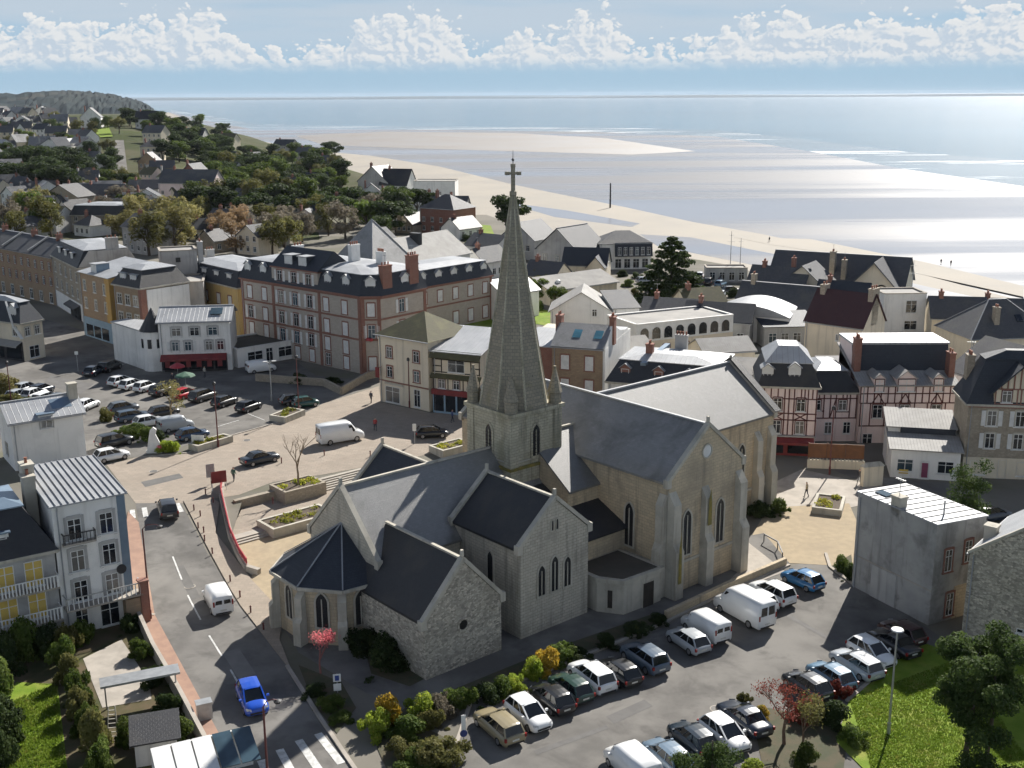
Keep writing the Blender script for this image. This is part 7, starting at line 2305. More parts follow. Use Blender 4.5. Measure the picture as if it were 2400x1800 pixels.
wood([(-145.7,391.3), (-161.4,436.3), (-172.5,466.5), (-176.4,485.8), (-168.2,466.5), (-138.9,386.4), (-137.1,381.7), (-150.3,420.3), (-167.0,472.6), (-161.2,462.4), (-142.7,411.8), (-146.5,423.4), (-138.8,404.7), (-162.9,477.4), (-128.6,383.3), (-158.3,473.1), (-150.0,455.9), (-157.3,479.5), (-135.9,414.9), (-127.5,390.6)], [RM, LO, LB, RDk], (5, 8), 'tree in the gardens left of centre, %s from left', 'garden trees left of centre')
wood([(-106.9,315.2), (-116.7,350.2), (-106.1,322.8), (-103.7,315.6), (-99.4,305.6), (-95.4,297.3), (-97.0,308.3), (-107.8,344.8), (-97.5,313.5), (-99.9,332.8), (-90.5,304.0), (-92.9,313.1), (-101.8,344.3), (-99.6,338.8), (-94.6,325.1), (-92.3,319.7)], [LW, LW, LO], (8, 10), 'tall pale yellow willow behind the street front, %s from left', 'willows behind the street front', 'willow_tree')
wood([(-79.8,313.6), (-83.6,329.5), (-80.5,327.0), (-73.6,302.2), (-76.4,318.6), (-77.9,330.0)], [LR_], (7, 8.5), 'orange brown bare tree behind the hotel, %s from left', 'orange bare trees', 'bare_tree')
wood([(-70.1,316.0), (-74.4,338.1), (-67.8,311.3), (-65.1,304.6), (-63.1,297.9), (-63.2,313.5), (-69.6,346.5), (-60.2,300.8), (-63.5,322.8), (-59.9,324.7), (-54.8,339.7)], [LB, LO, LB], (6.5, 8.5), 'grey brown bare tree behind the hotel, %s from left', 'bare trees behind the hotel', 'bare_tree')
wood([(-55.9,356.2), (-56.3,365.8), (-55.5,372.9), (-48.3,330.3), (-53.3,388.3), (-42.5,338.1), (-47.6,390.1), (-43.5,365.7), (-37.8,326.2), (-38.7,347.1), (-36.5,336.0), (-34.5,339.2), (-35.6,359.2), (-37.2,383.4), (-32.2,389.9)], [RDk, RM, PD, LB], (8, 11), 'dark garden tree behind the white roofed building, %s from left', 'garden trees behind the white roof')
wood([(-150.8,339.6), (-142.1,324.5), (-163.4,381.5), (-158.7,377.4), (-153.9,368.2), (-162.0,388.5), (-162.0,392.7), (-143.5,348.0), (-150.8,365.7), (-135.7,334.4), (-141.9,352.8), (-158.5,403.4)], [LB, LO, LW, RM], (7, 10), 'bare tree in the gardens above the brick terrace, %s from left', 'bare trees above the terrace', 'bare_tree')
wood([(-117.4,419.5), (-110.5,399.4), (-105.2,387.0), (-100.9,373.8), (-110.9,413.0), (-116.0,434.1), (-107.4,403.6), (-111.0,418.1), (-114.4,439.5), (-102.3,396.9), (-97.7,379.8), (-107.7,419.6), (-106.7,437.2), (-101.9,422.5), (-84.2,371.9), (-88.6,394.5), (-93.8,419.6), (-85.4,392.3), (-84.0,387.9), (-94.9,442.1), (-85.5,404.5), (-76.2,375.6), (-77.9,389.9), (-86.3,444.3), (-75.8,408.4), (-77.4,420.7), (-78.0,429.8), (-67.5,381.9), (-71.9,409.5), (-66.8,402.1), (-60.2,370.7), (-61.0,377.6), (-57.7,362.0), (-64.9,408.1)], [RM, RDk, PD, LO], (7, 11), 'garden tree between wood and hotel, %s from left', 'garden trees between wood and hotel')
wood([(-64.1,433.3), (-58.5,408.1), (-58.9,415.2), (-57.9,429.1), (-53.8,403.3), (-50.0,408.1), (-50.0,430.8), (-42.8,416.0), (-39.4,415.6), (-37.5,446.1), (-34.2,418.6), (-30.3,453.6)], [RDk, RM], (5, 8), 'low tree beside the seafront villas, %s from left', 'low trees by the seafront villas')
for i, (p, h_) in enumerate((((-92.69,406.7), 9), ((-85.92,399.81), 8), ((-82.9,407.3), 9))):
    tree('round', 'bright lime green tree in the gardens, %s of three from left' % ordn(i + 1), p, h_, L_LIME, 'lime green trees', 1.2, i)
tree('pine', 'dark pine just left of the spire top by the beach', (-1.26,326.2), 13, L_DARK, None, 1.1, 3, 'pine_tree')
for i, p in enumerate([(5.7,240.4), (5.9,225.2), (6.3,233.4), (8.8,220.0), (10.1,243.8)]):
    tree('round', 'olive garden tree right of the spire, %s from left' % ordn(i + 1), p, 5.5, (L_OLIVE, L_MID)[i % 2], 'garden trees right of the spire', 1.1, i)
# the large dark conifer: tiers of drooping boughs
rnd = random.Random(11)
cp = (32.28,226.15)
t = thing('conifer', 'large black green conifer with tiered boughs near the seafront', 'tree', (cp[0], cp[1], .3))
bl = []
for i in range(16):
    f = i / 15
    zz = 2.0 + 11.6 * f
    rr = 7.6 * (1 - f) ** .7 + .25
    for k_ in range(int(6 + 12 * (1 - f))):
        a = rnd.uniform(0, 6.28)
        q_ = rnd.uniform(.45, 1.0) * rr
        bl.append(((math.cos(a) * q_, math.sin(a) * q_, zz - q_ * .13 + rnd.uniform(-.2, .2)), (1.0 + .5 * (1 - f), 1.0 + .5 * (1 - f), .36)))
leaves(rnd, bl, 15000, .30).build('crown', L_DARK, t)
MB().tube([(0, 0, -.5), (0, 0, 6), (0, 0, 13.5)], [.45, .35, .05], 8).build('trunk', BARK, t)
# near trees
def leafy(name, label, p, trunks, blobs, n, size, lm, z=0., th=None):
    t = thing(name, label, 'tree', (p[0], p[1], z))
    for (x0, y0, x1, y1, zt, r_) in trunks:
        MB().tube([(x0, y0, -.3), ((x0 + x1) / 2 + .1, (y0 + y1) / 2, zt * .5), (x1, y1, zt)], [r_, r_ * .8, r_ * .4], 8).build('trunk', BARK, t)
    leaves(random.Random(len(label)), blobs, n, size).build('crown', lm, t)
    return t
L_TREE = leaf_mat('leaf_tree', (.035, .06, .018), (.06, .09, .025), (.09, .12, .035), .4)
rnd = random.Random(5)
bl = [((rnd.gauss(.2, 1.5), rnd.gauss(0, 1.2), rnd.uniform(3.2, 8.6)), (rnd.uniform(.6, 1.15), rnd.uniform(.6, 1.1), rnd.uniform(.5, .9))) for _ in range(44)]
bl = [b for b in bl if abs(b[0][0]) < 3.4 - abs(b[0][2] - 5.6) * .5]
leafy('evergreen_tree', 'large dark evergreen with two trunks on the lawn at lower right', (29.63,64.61), ((-.6, 0, -.4, 0, 6, .2), (.9, .2, .8, 0, 6.5, .17)), bl, 26000, .105, L_TREE)
leafy('young_tree', 'low leafy young tree at the bottom right corner', (28.79,60.53), ((0, 0, 0, 0, 2, .1),), [((rnd.gauss(0, 1.7), rnd.gauss(0, .7), rnd.uniform(.8, 2.6)), (.7, .6, .5)) for _ in range(20)], 6000, .085, L_TREE)
leafy('dark_tree', 'dark bushy tree behind the box house beside the timber gable house', (45.58,106.84), ((0, 0, 0, 0, 3, .15),), [((rnd.gauss(0, .9), rnd.gauss(0, .9), rnd.uniform(1.2, 6.0)), (1.0, 1.0, .8)) for _ in range(20)], 5000, .11, L_TREE)
leafy('garden_conifer', 'green conifer top at the bottom edge among parked cars', (12.23,61.99), ((0, 0, 0, 0, 3.4, .12),), [((rnd.gauss(0, .95), rnd.gauss(0, .7), rnd.uniform(.6, 2.9)), (.65, .6, .45)) for _ in range(26)], 7000, .075, L_TREE)
bare_tree('red_bud_tree', 'bare branched shrub tree with red buds in front of the lawn cars', (18,66.95), .05, 4.8, 1.1, mat('bark_brown', (.16, .10, .07), (.12, .08, .05), .9, 3, 4), L_RED, 9, 'tree', None, 4, 900, .085)
bare_tree('twiggy_tree', 'twiggy brown shrub tree at the front corner of the lawn', (19,66.18), .05, 3.8, 1.0, mat('bark_brown', (.16, .10, .07), (.12, .08, .05), .9, 3, 4), L_OLIVE, 21, 'tree', None, 4, 700, .09)
bare_tree('blossom_tree', 'pink blossom tree beside the apse', (-14.46,76.86), .05, 3.6, .75, mat('bark_pink', (.30, .13, .11), (.25, .10, .09), .9, 3, 4), L_PINK, 12, 'tree', None, 4, 900, .075, .07)
bare_tree('rusty_tree', 'small bare golden brown tree in the square car park', (-43.35,138.1), 1.3, 5.6, 1.1, mat('bark_gold', (.26, .19, .10), (.22, .16, .08), .9, 3, 4), L_WILLOW, 15, 'tree', None, 4, 800, .11)
# shrubs
SH = [
    ('yellow flowering shrub at the front corner of the planted strip', (-8.58,69.57), 1.4, 1.5, L_YEL), ('rounded olive bush at the bottom edge of the planted strip', (-4.97,64.93), 1.7, 1.5, L_OLIVE), ('low olive bush left of the rounded one at bottom', (-7.44,66.18), 1.0, 1.0, L_OLIVE),
    ('variegated pale shrub beside the road sign at the car park', (-5.03,70.64), 1.3, 1.5, L_BARE), ('orange tinged shrub behind the variegated one', (-5.66,69.01), 1.0, 1.2, L_OLIVE), ('small lime bush behind the white hatchback', (0.04,74.2), .8, 1.1, L_LIME),
    ('orange yellow shrub behind the green hatchback', (2.46,77.07), 1.1, 1.8, L_YEL), ('olive yellow bush left of the orange shrub', (1.47,75.93), .9, 1.2, L_LIME), ('dark green shrub in shade behind the black car', (-1.95,72.91), 1.0, 1.1, L_DARK),
    ('bushy green shrub in the bed behind the beige estate', (-3.59,71.76), 1.2, 1.3, L_MID), ('olive shrub in the bed left of the variegated one', (-6.48,70.1), 1.2, 1.5, L_LIME), ('dark laurel at the corner of the planted strip', (-7.05,68.22), 1.3, 1.2, L_MID), ('olive forsythia beside the yellow flowering shrub', (-9.24,68.4), 1.1, 1.6, L_LIME), ('low green bush at the bottom left of the planted strip', (-6.04,64.46), 1.3, 1.0, L_MID),
    ('green shrub between the lime bush and the olive yellow bush', (-0.89,73.49), 1.0, 1.2, L_MID), ('dark laurel behind the orange yellow shrub', (3.48,78.52), 1.2, 1.3, L_MID),
    ('dark hedge bush behind the white sports utility car', (4.8,78.84), 1.0, 1.0, L_DARK), ('dark hedge bush behind the grey blue car', (7.26,80.89), 1.0, .9, L_DARK), ('dark hedge bush left of the silver car', (9.84,83.04), 1.0, .9, L_DARK), ('low dark bush behind the silver car', (11.96,84.91), .9, .8, L_DARK),
    ('large dark evergreen mound against the sacristy', (-9.68,77.99), 2.5, 1.9, L_DARK), ('smaller dark mound between apse and sacristy', (-11.77,80.4), 1.5, 1.5, L_DARK), ('dark ivy bush at the foot of the blossom tree', (-13.1,71.85), 1.0, .9, L_MID), ('low green bush beside the parking sign', (-14.36,73.93), 1.0, .6, L_DARK), ('low bush at the kerb below the parking sign', (-11.95,70.15), .9, .6, L_MID),
    ('round clipped bush beside the dark blue saloon', (16.3,72.14), .55, .8, L_OLIVE), ('yellow flowering shrub behind the dark blue saloon', (17.24,70.42), .6, .6, L_YEL), ('dark glossy shrub at the lawn corner', (22.11,69.28), 1.2, 1.5, L_DARK), ('pale leaved bush on the lawn edge', (22.66,67.16), 1.0, 1.1, L_MID), ('olive topped bush behind the red bud tree', (20.65,69.84), 1.0, 1.4, L_OLIVE), ('red leaved shrub before the black hatchback', (19.91,69.84), 1.0, 1.1, L_RED), ('red leaved shrub between the lawn cars', (23.4,73.36), .9, 1.0, L_RED),
    ('dark bush at the bottom edge below the red bud tree', (18.78,64.24), 1.2, 1.2, L_MID), ('dark green bush at bottom edge right of the conifer', (14.94,62.87), 1.2, 1.0, L_LIME),
    ('green bushes in the bed beside the box house', (29.99,95.42), .9, 1.0, L_MID), ('dark bush at the corner of the box house', (29.9,93.09), .8, 1.3, L_DARK), ('pale green rosemary bush at the nave foot', (27.4,109.5), 1.3, 1.3, L_MID), ('dark bush in the corner between transept and nave', (25.3,108.92), 1.2, 1.5, L_DARK),
    ('low green hedge bush on the square island beside the black car', (-47.17,134.45), 1.7, 1.2, L_MID), ('green bush on the island below the white car', (-44.47,131.73), 1.5, 1.2, L_MID), ('clipped olive bush at the left of the island', (-52.68,141.2), 1.2, 1.2, L_OLIVE), ('lime bush beside the welcome sign', (-40.35,127.42), 1.3, 1.2, L_LIME), ('dark hedge bush behind the welcome sign', (-42.9,131.7), 1.2, 1.0, L_DARK),
    ('olive bush among cars at left, first from left', (-68.7,148.8), 1.6, 1.5, L_OLIVE), ('green bush among cars at left, second from left', (-65.45,146.58), 1.6, 1.5, L_MID), ('round bush among cars at left, third from left', (-62.71,145.47), 1.5, 1.4, L_OLIVE), ('green bush among cars at left, fourth from left', (-59.84,143.96), 1.3, 1.1, L_MID), ('yellowish bush at left edge above the parked cars', (-71.76,154.53), 2.2, 2.2, L_WILLOW),
    ('dark bush in the hotel garden', (-31.33,161.02), 1.5, 1.0, L_DARK), ('second dark bush in the hotel garden nearer the corner', (-26.11,159.64), 1.4, .9, L_DARK), ('dark green bush beside the hotel wing', (-3.21,213.71), 1.6, 1.6, L_MID)]
for i, (lb, p, r_, h_, lm) in enumerate(SH):
    shrub(lb, p, r_, h_, lm, None, None, i)
for i, p in enumerate(((-34.28,78.25), (-32.81,75.65), (-31.48,73.2), (-30.26,70.89), (-29.02,68.7), (-27.79,66.62), (-26.59,64.65), (-34.86,80.65), (-34.38,82.07))):
    shrub('variegated hedge bush along the garden, %s from the house' % ordn(i + 1), p, 1.05, 2.0, (L_MID, L_OLIVE)[i % 2], 'garden hedge', None, i)
for i, p in enumerate(((-39.51,78.31), (-38.12,76.98), (-37.13,73.26), (-35.47,69.83), (-34.17,67.19), (-38.63,79.31), (-33.23,64.71), (-36.4,80.32), (-37.64,79.3))):
    shrub('dark garden bush at the lower left, %s in the bank' % ordn(i + 1), p, 1.3, 2.3, (L_DARK, L_DARK, L_MID)[i % 3], 'dark garden bank', None, i + 3)
for i, p in enumerate(((-31.24,83.88), (-28.83,79.54), (-26.28,74.96), (-24.14,71.39), (-25.91,67.62), (-24.78,68.13), (-23.02,66.58), (-22.18,67.59), (-20.51,64.59))):
    shrub('garden bush behind the footway wall, %s from the house' % ordn(i + 1), p, .95, 1.4, (L_DARK, L_MID, L_DARK)[i % 3], 'bushes behind the footway wall', None, i + 5)
for i, p in enumerate([(67.0,188.1), (66.1,183.1), (70.5,188.8), (69.5,185.2), (70.2,181.9)]):
    shrub('low green bush by the seafront at right, %s from left' % ordn(i + 1), p, 1.2, 1.3, L_MID, 'seafront bushes', None, i)
for i, p in enumerate([(-53.4,427.9), (-50.9,452.4), (-34.9,428.7), (-34.5,444.9), (-33.3,453.5), (-26.8,447.8), (-24.6,450.3), (-24.3,445.1)]):
    shrub('low dune bush at the beach edge, %s from left' % ordn(i + 1), p, 3, 2.2, (L_DARK, L_MID)[i % 2], 'dune bushes', None, i)

for i, p in enumerate([(-1.5,230.6), (-0.4,234.3), (0.2,207.6), (0.9,222.0), (3.2,209.4), (3.3,199.3), (5.1,217.6), (7.0,229.3), (10.2,219.0)]):
    shrub('garden bush right of the spire, %s from left' % ordn(i + 1), p, 1.3, 1.5, (L_MID, L_DARK, L_LIME)[i % 3], 'garden bushes right of the spire', None, i)
for i, p in enumerate([(12.1,238.1), (14.1,255.9), (13.9,245.4), (16.2,232.6), (19.5,263.9), (19.6,238.2), (25.6,258.8), (25.6,244.5), (25.9,232.9), (28.6,255.9)]):
    shrub('low bush round the long low hall, %s from left' % ordn(i + 1), p, 1.4, 1.2, (L_DARK, L_MID, L_OLIVE)[i % 3], 'bushes round the long low hall', None, i)
for i, p in enumerate([(-15.0,307.0), (-11.7,273.3), (-10.4,266.7), (-12.8,326.0), (-11.2,297.6), (-10.2,285.7), (-9.5,279.5), (-8.6,270.7), (-7.2,309.0), (-6.0,315.5), (-5.3,290.3), (-5.0,285.3)]):
    shrub('garden bush left of the spire, %s from left' % ordn(i + 1), p, 1.8, 2.0, (L_DARK, L_MID, L_LIME)[i % 3], 'garden bushes left of the spire', None, i)
for i, p in enumerate([(45.7,230.9), (44.4,208.1), (49.3,229.3), (52.3,226.5), (48.6,209.0), (51.1,202.7), (50.9,197.6), (56.4,217.4)]):
    shrub('bush between the slate villas and hangar, %s from left' % ordn(i + 1), p, 1.3, 1.3, (L_DARK, L_OLIVE)[i % 2], 'bushes near the hangar', None, i)
# planted beds under the shrubs
BED = mat('planting_bed', (.055, .06, .03), (.085, .07, .04), .95, .8, 7, bump=.4)
for nm_, pl in (('planting_bed', [(-8.99,70.13), (-5.81,71.21), (-3.04,73.39), (4.15,78.85), (12.36,85.29), (11.83,86.64), (3.23,80.58), (-3.87,74.73), (-7.39,72.08)]), ('planting_bed', [(-9.69,68.51), (-7.22,70.11), (-3.98,67.41), (-4.9,61.7), (-7.29,61.72)]), ('planting_bed', [(-16.35,78.06), (-12.72,75.45), (-11.14,71.83), (-12.01,68.53), (-14.26,72.44)]), ('planting_bed', [(-12.26,82.92), (-10.46,83.64), (-6.46,76.01), (-7.62,74.77), (-10.66,76.69)]), ('planting_bed', [(16.67,71.27), (17.93,71.54), (22.99,69.27), (20.2,61.48), (15.72,61.52)]), ('planting_bed', [(28.96,95.91), (31.77,98.84), (30.07,92)])):
    flat_sheet(nm_, pl, .05, BED)
# ------------------------------------------------------------------ the town beyond
flat_sheet('garden_lawn', [(3.48,221.89), (10.57,210.59), (7,200.59), (-0.74,208.8)], .06, GRASS)
flat_sheet('hotel_lawn', [(-12.88,210.96), (-3.98,210.71), (-3.02,199.39), (-10.42,193.99)], .05, GRASS)
flat_sheet('villa_lawn', [(-15.76,370.63), (-6.59,364.12), (-4.85,336.32), (-13.17,321.91)], .12, GRASS, zfun=lambda x, y: hz(x, y))
flat_sheet('hill_meadow', [(-278.53,714.93), (-266.72,769.5), (-241.31,702.14), (-263.87,682.97)], .6, GRASS, zfun=lambda x, y: hz(x, y))
flat_sheet('hill_road', [(-233.1,681.4), (-228.21,681.8), (-174.1,521.74), (-180.88,521.74)], .4, ASPHALT2, zfun=lambda x, y: hz(x, y))
WALLS = [WHITEW, WHITEW, CREAM, GREYW, GRANITE]
WN = {'white_render': 'white', 'cream_render': 'cream', 'grey_render': 'grey', 'granite_wall': 'stone', 'brown_stone': 'brown', 'pink_render': 'pink', 'red_brick': 'brick', 'hotel_wall': 'stone', 'yellow_render': 'yellow'}
RN = {'slate': 'slate', 'slate_dark': 'black slate', 'slate_bluish': 'blue slate', 'zinc': 'zinc', 'dark_red_tile': 'red tiled', 'flat_roof': 'flat', 'fibre_cement': 'pale ribbed', 'mossy_tile': 'brown tiled', 'slate_church': 'grey slate'}
def far_house(label, p, ang, L_, D_, e_, rf, rh_, wm_, rm_, group=None, nw=3, chim=True):
    zb = hz(*p)
    h_ = House('house', label, p, ang=ang, L=L_, D=D_, eave=e_, roof=rf, rh=rh_, wall=wm_, rm=rm_, over=.35, group=group, zb=zb)
    nr = 2 if e_ > 4.8 else 1
    for k_ in range(nr):
        h_.row('F', .9 + 2.7 * k_, nw, 1.1, 1.4, '', 1.5)
    if chim:
        h_.chimney(L_ * .2, D_ * .5, e_ + rh_ + 1.0, .7, 1.0, (BRICK, GREYW)[int(L_ * 10) % 2], 2)
    return h_
rnd = random.Random(3)
for r_, (y, lo, hi, n_, nm) in enumerate(((430, -.47, -.365, 9, 'nearest'), (480, -.475, -.37, 10, 'second'), (540, -.475, -.37, 11, 'third'), (610, -.475, -.37, 12, 'fourth'), (690, -.475, -.375, 12, 'fifth'), (780, -.47, -.385, 11, 'sixth'), (870, -.47, -.40, 10, 'highest'))):
    for i in range(n_):
        qx = lo + (hi - lo) * (i + rnd.uniform(.2, .8)) / n_
        yy = y + rnd.uniform(-22, 22)
        wm_ = rnd.choice(WALLS[:3] + WALLS[:2])
        rm_ = rnd.choice([SLATE, SLATEB, SLATEN, SLATE])
        far_house('%s house with %s roof in the %s hillside row, %s from left' % (WN[wm_.name], RN[rm_.name], nm, ordn(i + 1)), (qx * yy, yy), rnd.choice([-40, -25, 10, 35]), rnd.uniform(9, 13), rnd.uniform(7, 9), rnd.choice([3.2, 5.4, 5.4]), rnd.choice(['gx', 'gx', 'gy']), rnd.uniform(3, 4.2), wm_, rm_, 'houses on the hillside')
spec = [((-251.93,778.9), 0, 14, 9, 6, 'gx', 5, WHITEW, SLATED, 'white house with dark roof standing alone on the ridge'), ((-285.57,770.71), 10, 13, 10, 7, 'gy', 6, WHITEW, SLATED, 'tall white gabled house on the hilltop at left'),
        ((-215.87,678.26), -20, 13, 9, 6, 'gx', 4, CREAM, SLATE, 'cream house among ridge trees beside the hill road'), ((-191.04,594.64), 5, 11, 8, 6, 'hip', 3, CREAM, SLATE, 'yellowish square house halfway up the hill road'), ((-170.66,526.2), 0, 9, 8, 6, 'gy', 4, BRICKB, SLATED, 'brown gabled house at the foot of the hill road'),
        ((-155.92,496.88), 15, 10, 8, 5.5, 'gx', 4, WHITEW, SLATE, 'white gabled house right of the hill road foot'), ((-157.86,438.64), 3, 26, 9, 4.5, 'flat', 0, CREAM, FLATGREY, 'long tan flat roofed hall in the gardens left of centre'), ((-132.15,429.31), -12, 22, 10, 8, 'gx', 4.5, PINKW, SLATE, 'large pinkish brick manor with slate roof left of the dark wood'),
        ((-128.66,442.51), -12, 10, 10, 9, 'gy', 5, BRICK, SLATE, 'brick gabled wing of the manor left of the dark wood'), ((-164.65,401.94), -20, 15, 9, 6, 'gy', 4, GRANITE, SLATED, 'stone gabled house above the willows at left'), ((-156.88,413.59), -8, 16, 9, 5, 'gx', 3.6, BRICK, SLATE, 'brick house with grey roof above the willows at left'),
        ((-135.73,350.73), -8, 18, 11, 5.4, 'mansard', 2.8, GRANITE, SLATED, 'house with black mansard and white flat top among bare trees at left'), ((-90.29,333.45), -30, 14, 9, 5, 'gx', 3.5, GREYW, SLATE, 'low slate house between willows and orange trees'),
        ((-65.75,365.82), -30, 13, 9, 4, 'gx', 3, WHITEW, SLATEB, 'blue roofed house right of the lime trees'), ((-52.23,377.8), -30, 15, 9, 4, 'gx', 2.8, WHITEW, SLATEB, 'long white house before the dark garden trees'), ((-27.82,346.66), -35, 13, 11, 7.5, 'hip', 4, BRICK, SLATEB, 'brick manor with dark blue roof near the seafront'),
        ((-45.33,413), -5, 15, 9, 5, 'flat', 0, WHITEW, FLATGREY, 'white flat roofed modern villa near the beach, lower one'), ((-37.27,437.17), -5, 16, 10, 9, 'flat', 0, WHITEW, FLATGREY, 'white modern block with railed roof near the beach'), ((-62.34,466.29), -30, 15, 11, 7, 'gy', 6, GREYW, SLATED, 'black slated villa with steep gable near the beach'),
        ((-52.91,459.92), -20, 12, 10, 6, 'gx', 6, WHITEW, SLATED, 'steep roofed white villa right of the black slated one'), ((-104.72,609.03), -25, 14, 10, 6, 'gx', 4, WHITEW, SLATE, 'pale villa at the beach edge of the wood, lower'), ((-132.97,706.56), -25, 14, 10, 6, 'gx', 4, GREYW, SLATE, 'grey villa at the beach edge of the wood, middle'), ((-172.78,837.89), -25, 16, 10, 6, 'gx', 4, GREYW, SLATEB, 'slate villa at the beach edge of the wood, upper'),
        ((-199.35,779.38), -20, 14, 9, 5, 'gx', 4, CREAM, MOSSY, 'cream villa with brown roof on the far ridge'), ((-208.47,726.63), -10, 16, 9, 5, 'gx', 4, GREYW, SLATE, 'grey house between ridge trees'), ((-167.69,379.08), 10, 14, 9, 5, 'gx', 3, WHITEW, SLATE, 'white house at the left edge among bare trees'), ((-150.51,351.34), -20, 12, 9, 5, 'gx', 3, WHITEW, MOSSY, 'white house with brown roof above the brick terrace'),
        ((-105.07,306), -40, 12, 9, 7, 'gx', 3, GREYW, SLATE, 'grey house rising behind the narrow ochre house'), ((-11.76,286.24), -40, 10, 8, 4, 'gx', 2.6, WHITEW, SLATE, 'small white house left of the spire'),
        ((-92.16,458.39), -30, 12, 9, 5, 'gx', 4, CREAM, SLATE, 'cream house glimpsed inside the dark wood'), ((-100.01,405.47), -30, 12, 9, 5, 'gx', 3.5, PINKW, SLATE, 'pink house between wood and bare trees'), ((-147.07,438.25), 0, 12, 8, 4.5, 'gx', 3, WHITEW, SLATE, 'small white house below the hill road'), ((-180.36,439.57), 0, 12, 8, 5, 'gx', 3, CREAM, SLATE, 'cream house below the left grove')]
mid = [([(-131.4,392.8), (-133.9,402.6), (-126.2,387.3), (-158.0,487.5), (-147.8,478.1), (-136.5,457.9), (-123.6,415.8), (-124.2,425.6), (-123.9,432.4), (-141.6,495.1), (-119.4,421.0), (-126.6,453.8)], 'left gardens'), ([(-103.4,388.3), (-89.2,366.0), (-87.7,360.0), (-91.6,387.5), (-89.9,393.3), (-88.4,404.4), (-77.9,404.8), (-69.6,362.7), (-64.1,353.2), (-60.9,351.6), (-69.9,406.1), (-64.7,398.7), (-58.4,377.8)], 'middle gardens'), ([(-187.2,419.5), (-168.7,378.6), (-152.7,343.7), (-156.1,355.5), (-179.2,414.4), (-145.3,355.5), (-193.0,477.1), (-196.4,485.9), (-184.2,462.3), (-162.3,408.1), (-155.3,395.9), (-143.4,369.0), (-132.6,344.1), (-136.2,363.4), (-176.7,476.8), (-142.1,392.1), (-127.4,359.2), (-155.8,440.5), (-140.8,403.4), (-150.8,434.4)], 'upper left streets'), ([(-42.3,311.4), (-56.8,436.4), (-44.6,351.2), (-51.6,432.0), (-38.5,366.3), (-35.5,347.0), (-33.8,414.8), (-28.1,377.8), (-23.2,402.5), (-14.9,327.1)], 'seafront gardens'), ([(-127.8,498.1), (-137.7,545.8), (-164.2,652.8), (-141.5,562.8), (-116.3,470.1), (-144.2,594.4), (-126.2,540.7), (-150.6,650.6), (-111.8,485.4), (-87.5,453.8), (-120.5,641.1), (-88.2,495.4)], 'wood edge'), ([(-93.8,330.8), (-84.4,313.4), (-79.4,302.4), (-73.0,301.0), (-69.5,317.1)], 'hotel back gardens')]
rnd = random.Random(17)
for pts_, where in mid:
    for i, p in enumerate(pts_):
        wm_ = rnd.choice([WHITEW, CREAM, GREYW, GRANITE, PINKW, WHITEW])
        rm_ = rnd.choice([SLATE, SLATEB, SLATED, SLATE, MOSSY])
        far_house('%s house with %s roof in the %s, %s from left' % (WN[wm_.name], RN[rm_.name], where, ordn(i + 1)), p, rnd.choice([-40, -35, 50, 10, -10]), rnd.uniform(7, 11), rnd.uniform(6.5, 8), rnd.choice([2.8, 3.2, 4.9]), rnd.choice(['gx', 'gx', 'gy', 'hip']), rnd.uniform(2.4, 3.6), wm_, rm_, 'houses in the ' + where)
right = [((45.33,216.55), -32, 11, 8, 4.4, 'gx', 3.8, GREYW, SLATE, 'slate roofed house left of the large seafront villa'), ((51.11,216.39), -32, 10, 8, 4.6, 'gy', 4.2, CREAM, SLATE, 'cream gabled slate house before the large seafront villa'), ((55.81,205.72), -30, 9, 7, 4.0, 'gx', 3.0, GREYW, SLATEB, 'small blue slated house left of the red roofed house'), ((72.04,190.34), -10, 9, 7, 4.0, 'gx', 3.0, CREAM, SLATE, 'small slate house between seafront box and right edge'), ((32.28,204.34), 20, 8, 6, 3.4, 'gx', 2.2, CREAM, MOSSY, 'small brown roofed shed right of the arcade'), ((22.21,191.57), -20, 10, 7, 4.2, 'gx', 2.2, CREAM, SLATE, 'low slate outbuilding right of the white party wall'), ((28.83,186.3), -20, 11, 7, 4.2, 'gx', 2.4, GREYW, SLATEB, 'dark slate outbuilding behind the dormer house'), ((-6.17,254.12), 50, 9, 7, 4.0, 'gx', 2.8, WHITEW, SLATE, 'white slate house between hotel wing and spire'), ((2.39,239.71), -35, 8, 7, 3.6, 'gx', 2.6, CREAM, SLATE, 'cream cottage right behind the spire'), ((80.04,190.14), -10, 9, 7, 4.0, 'gx', 3.0, GREYW, SLATE, 'grey house near the right edge by the beach')]
spec += right
for p, an, L_, D_, e_, rf, rh_, wm_, rm_, lb in spec:
    far_house(lb, p, an, L_, D_, e_, rf, rh_, wm_, rm_, None, 4, rf != 'flat')

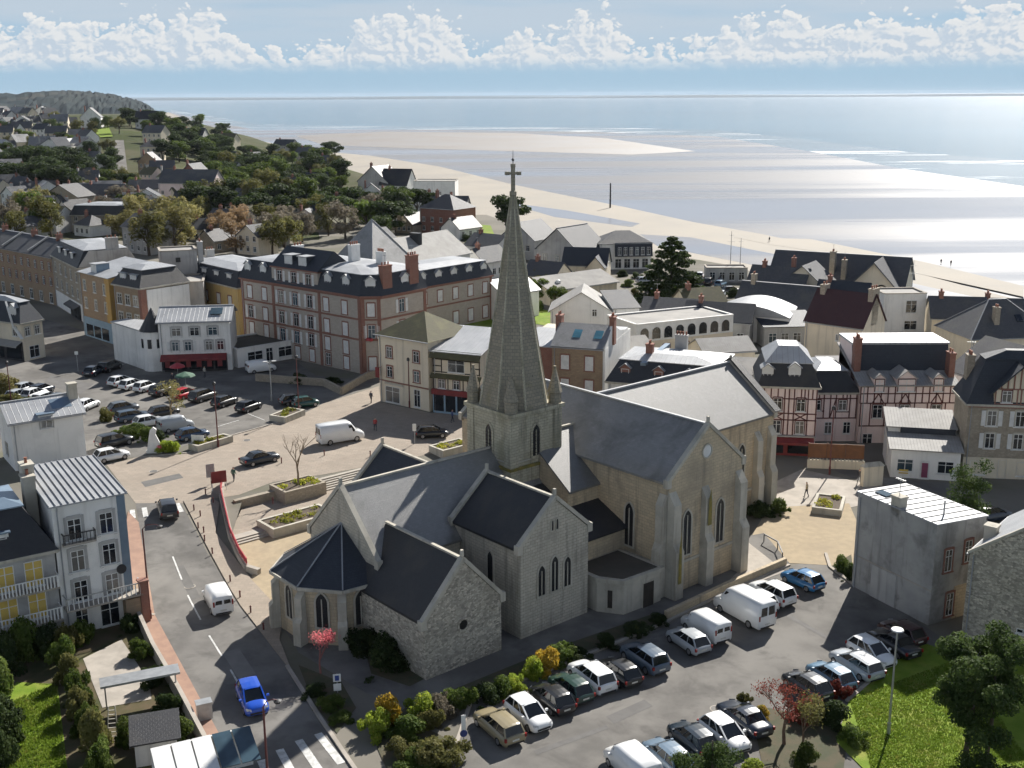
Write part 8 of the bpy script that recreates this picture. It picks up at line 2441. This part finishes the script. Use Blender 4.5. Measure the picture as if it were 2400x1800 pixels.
# grass tufts on the lawns: uncountable, one object each
def tufts(name, label, quad, n_, seed, hgt=.12):
    rnd_ = random.Random(seed)
    P_ = [Vector(p) for p in quad]
    m_ = MB()
    for _ in range(n_):
        u_, v_ = rnd_.random(), rnd_.random()
        a_ = P_[0].lerp(P_[1], u_)
        b_ = P_[3].lerp(P_[2], u_)
        c_ = a_.lerp(b_, v_)
        z_ = hz(c_.x, c_.y) + .06
        ang = rnd_.uniform(0, 6.28)
        dx_, dy_ = math.cos(ang) * .05, math.sin(ang) * .05
        hh_ = hgt * rnd_.uniform(.5, 1.3)
        m_.add([(c_.x - dx_, c_.y - dy_, z_), (c_.x + dx_, c_.y + dy_, z_), (c_.x + rnd_.gauss(0, .04), c_.y + rnd_.gauss(0, .04), z_ + hh_)], [(0, 1, 2)])
    o_ = m_.build(name, L_GRASS)
    o_['kind'] = 'stuff'
    tag(o_, label, 'grass')
L_GRASS = leaf_mat('grass_blades', (.15, .23, .025), (.21, .29, .04), (.26, .28, .06), .4)
tufts('grass_tufts', 'short grass blades covering the lawn at lower right', [(23.97,72.64), (34.16,78.52), (33.08,61.36), (22.57,61.46)], 26000, 1)
tufts('grass_tufts', 'long bright grass covering the garden lawn at lower left', [(-37.11,71.52), (-33.79,75.35), (-27.62,61.89), (-32.82,61.94)], 9000, 2, .2)

# ------------------------------------------------------------------ air
def haze_box():
    m_ = MB()
    m_.box(-9000, 9000, -300, 15200, -6.5, 64)
    o = m_.build('haze', ASPHALT)
    o.data.materials.clear()
    mm = bpy.data.materials.new('haze')
    mm.use_nodes = True
    t = NT(mm.node_tree)
    t.n.clear()
    ou = t.new('ShaderNodeOutputMaterial')
    v = t.new('ShaderNodeVolumePrincipled')
    v.inputs['Color'].default_value = (.80, .88, 1.0, 1)
    v.inputs['Density'].default_value = .000022
    v.inputs['Anisotropy'].default_value = .2
    t.lk(v.outputs[0], ou.inputs['Volume'])
    o.data.materials.append(mm)
    o['kind'] = 'stuff'
    return o
haze_box()
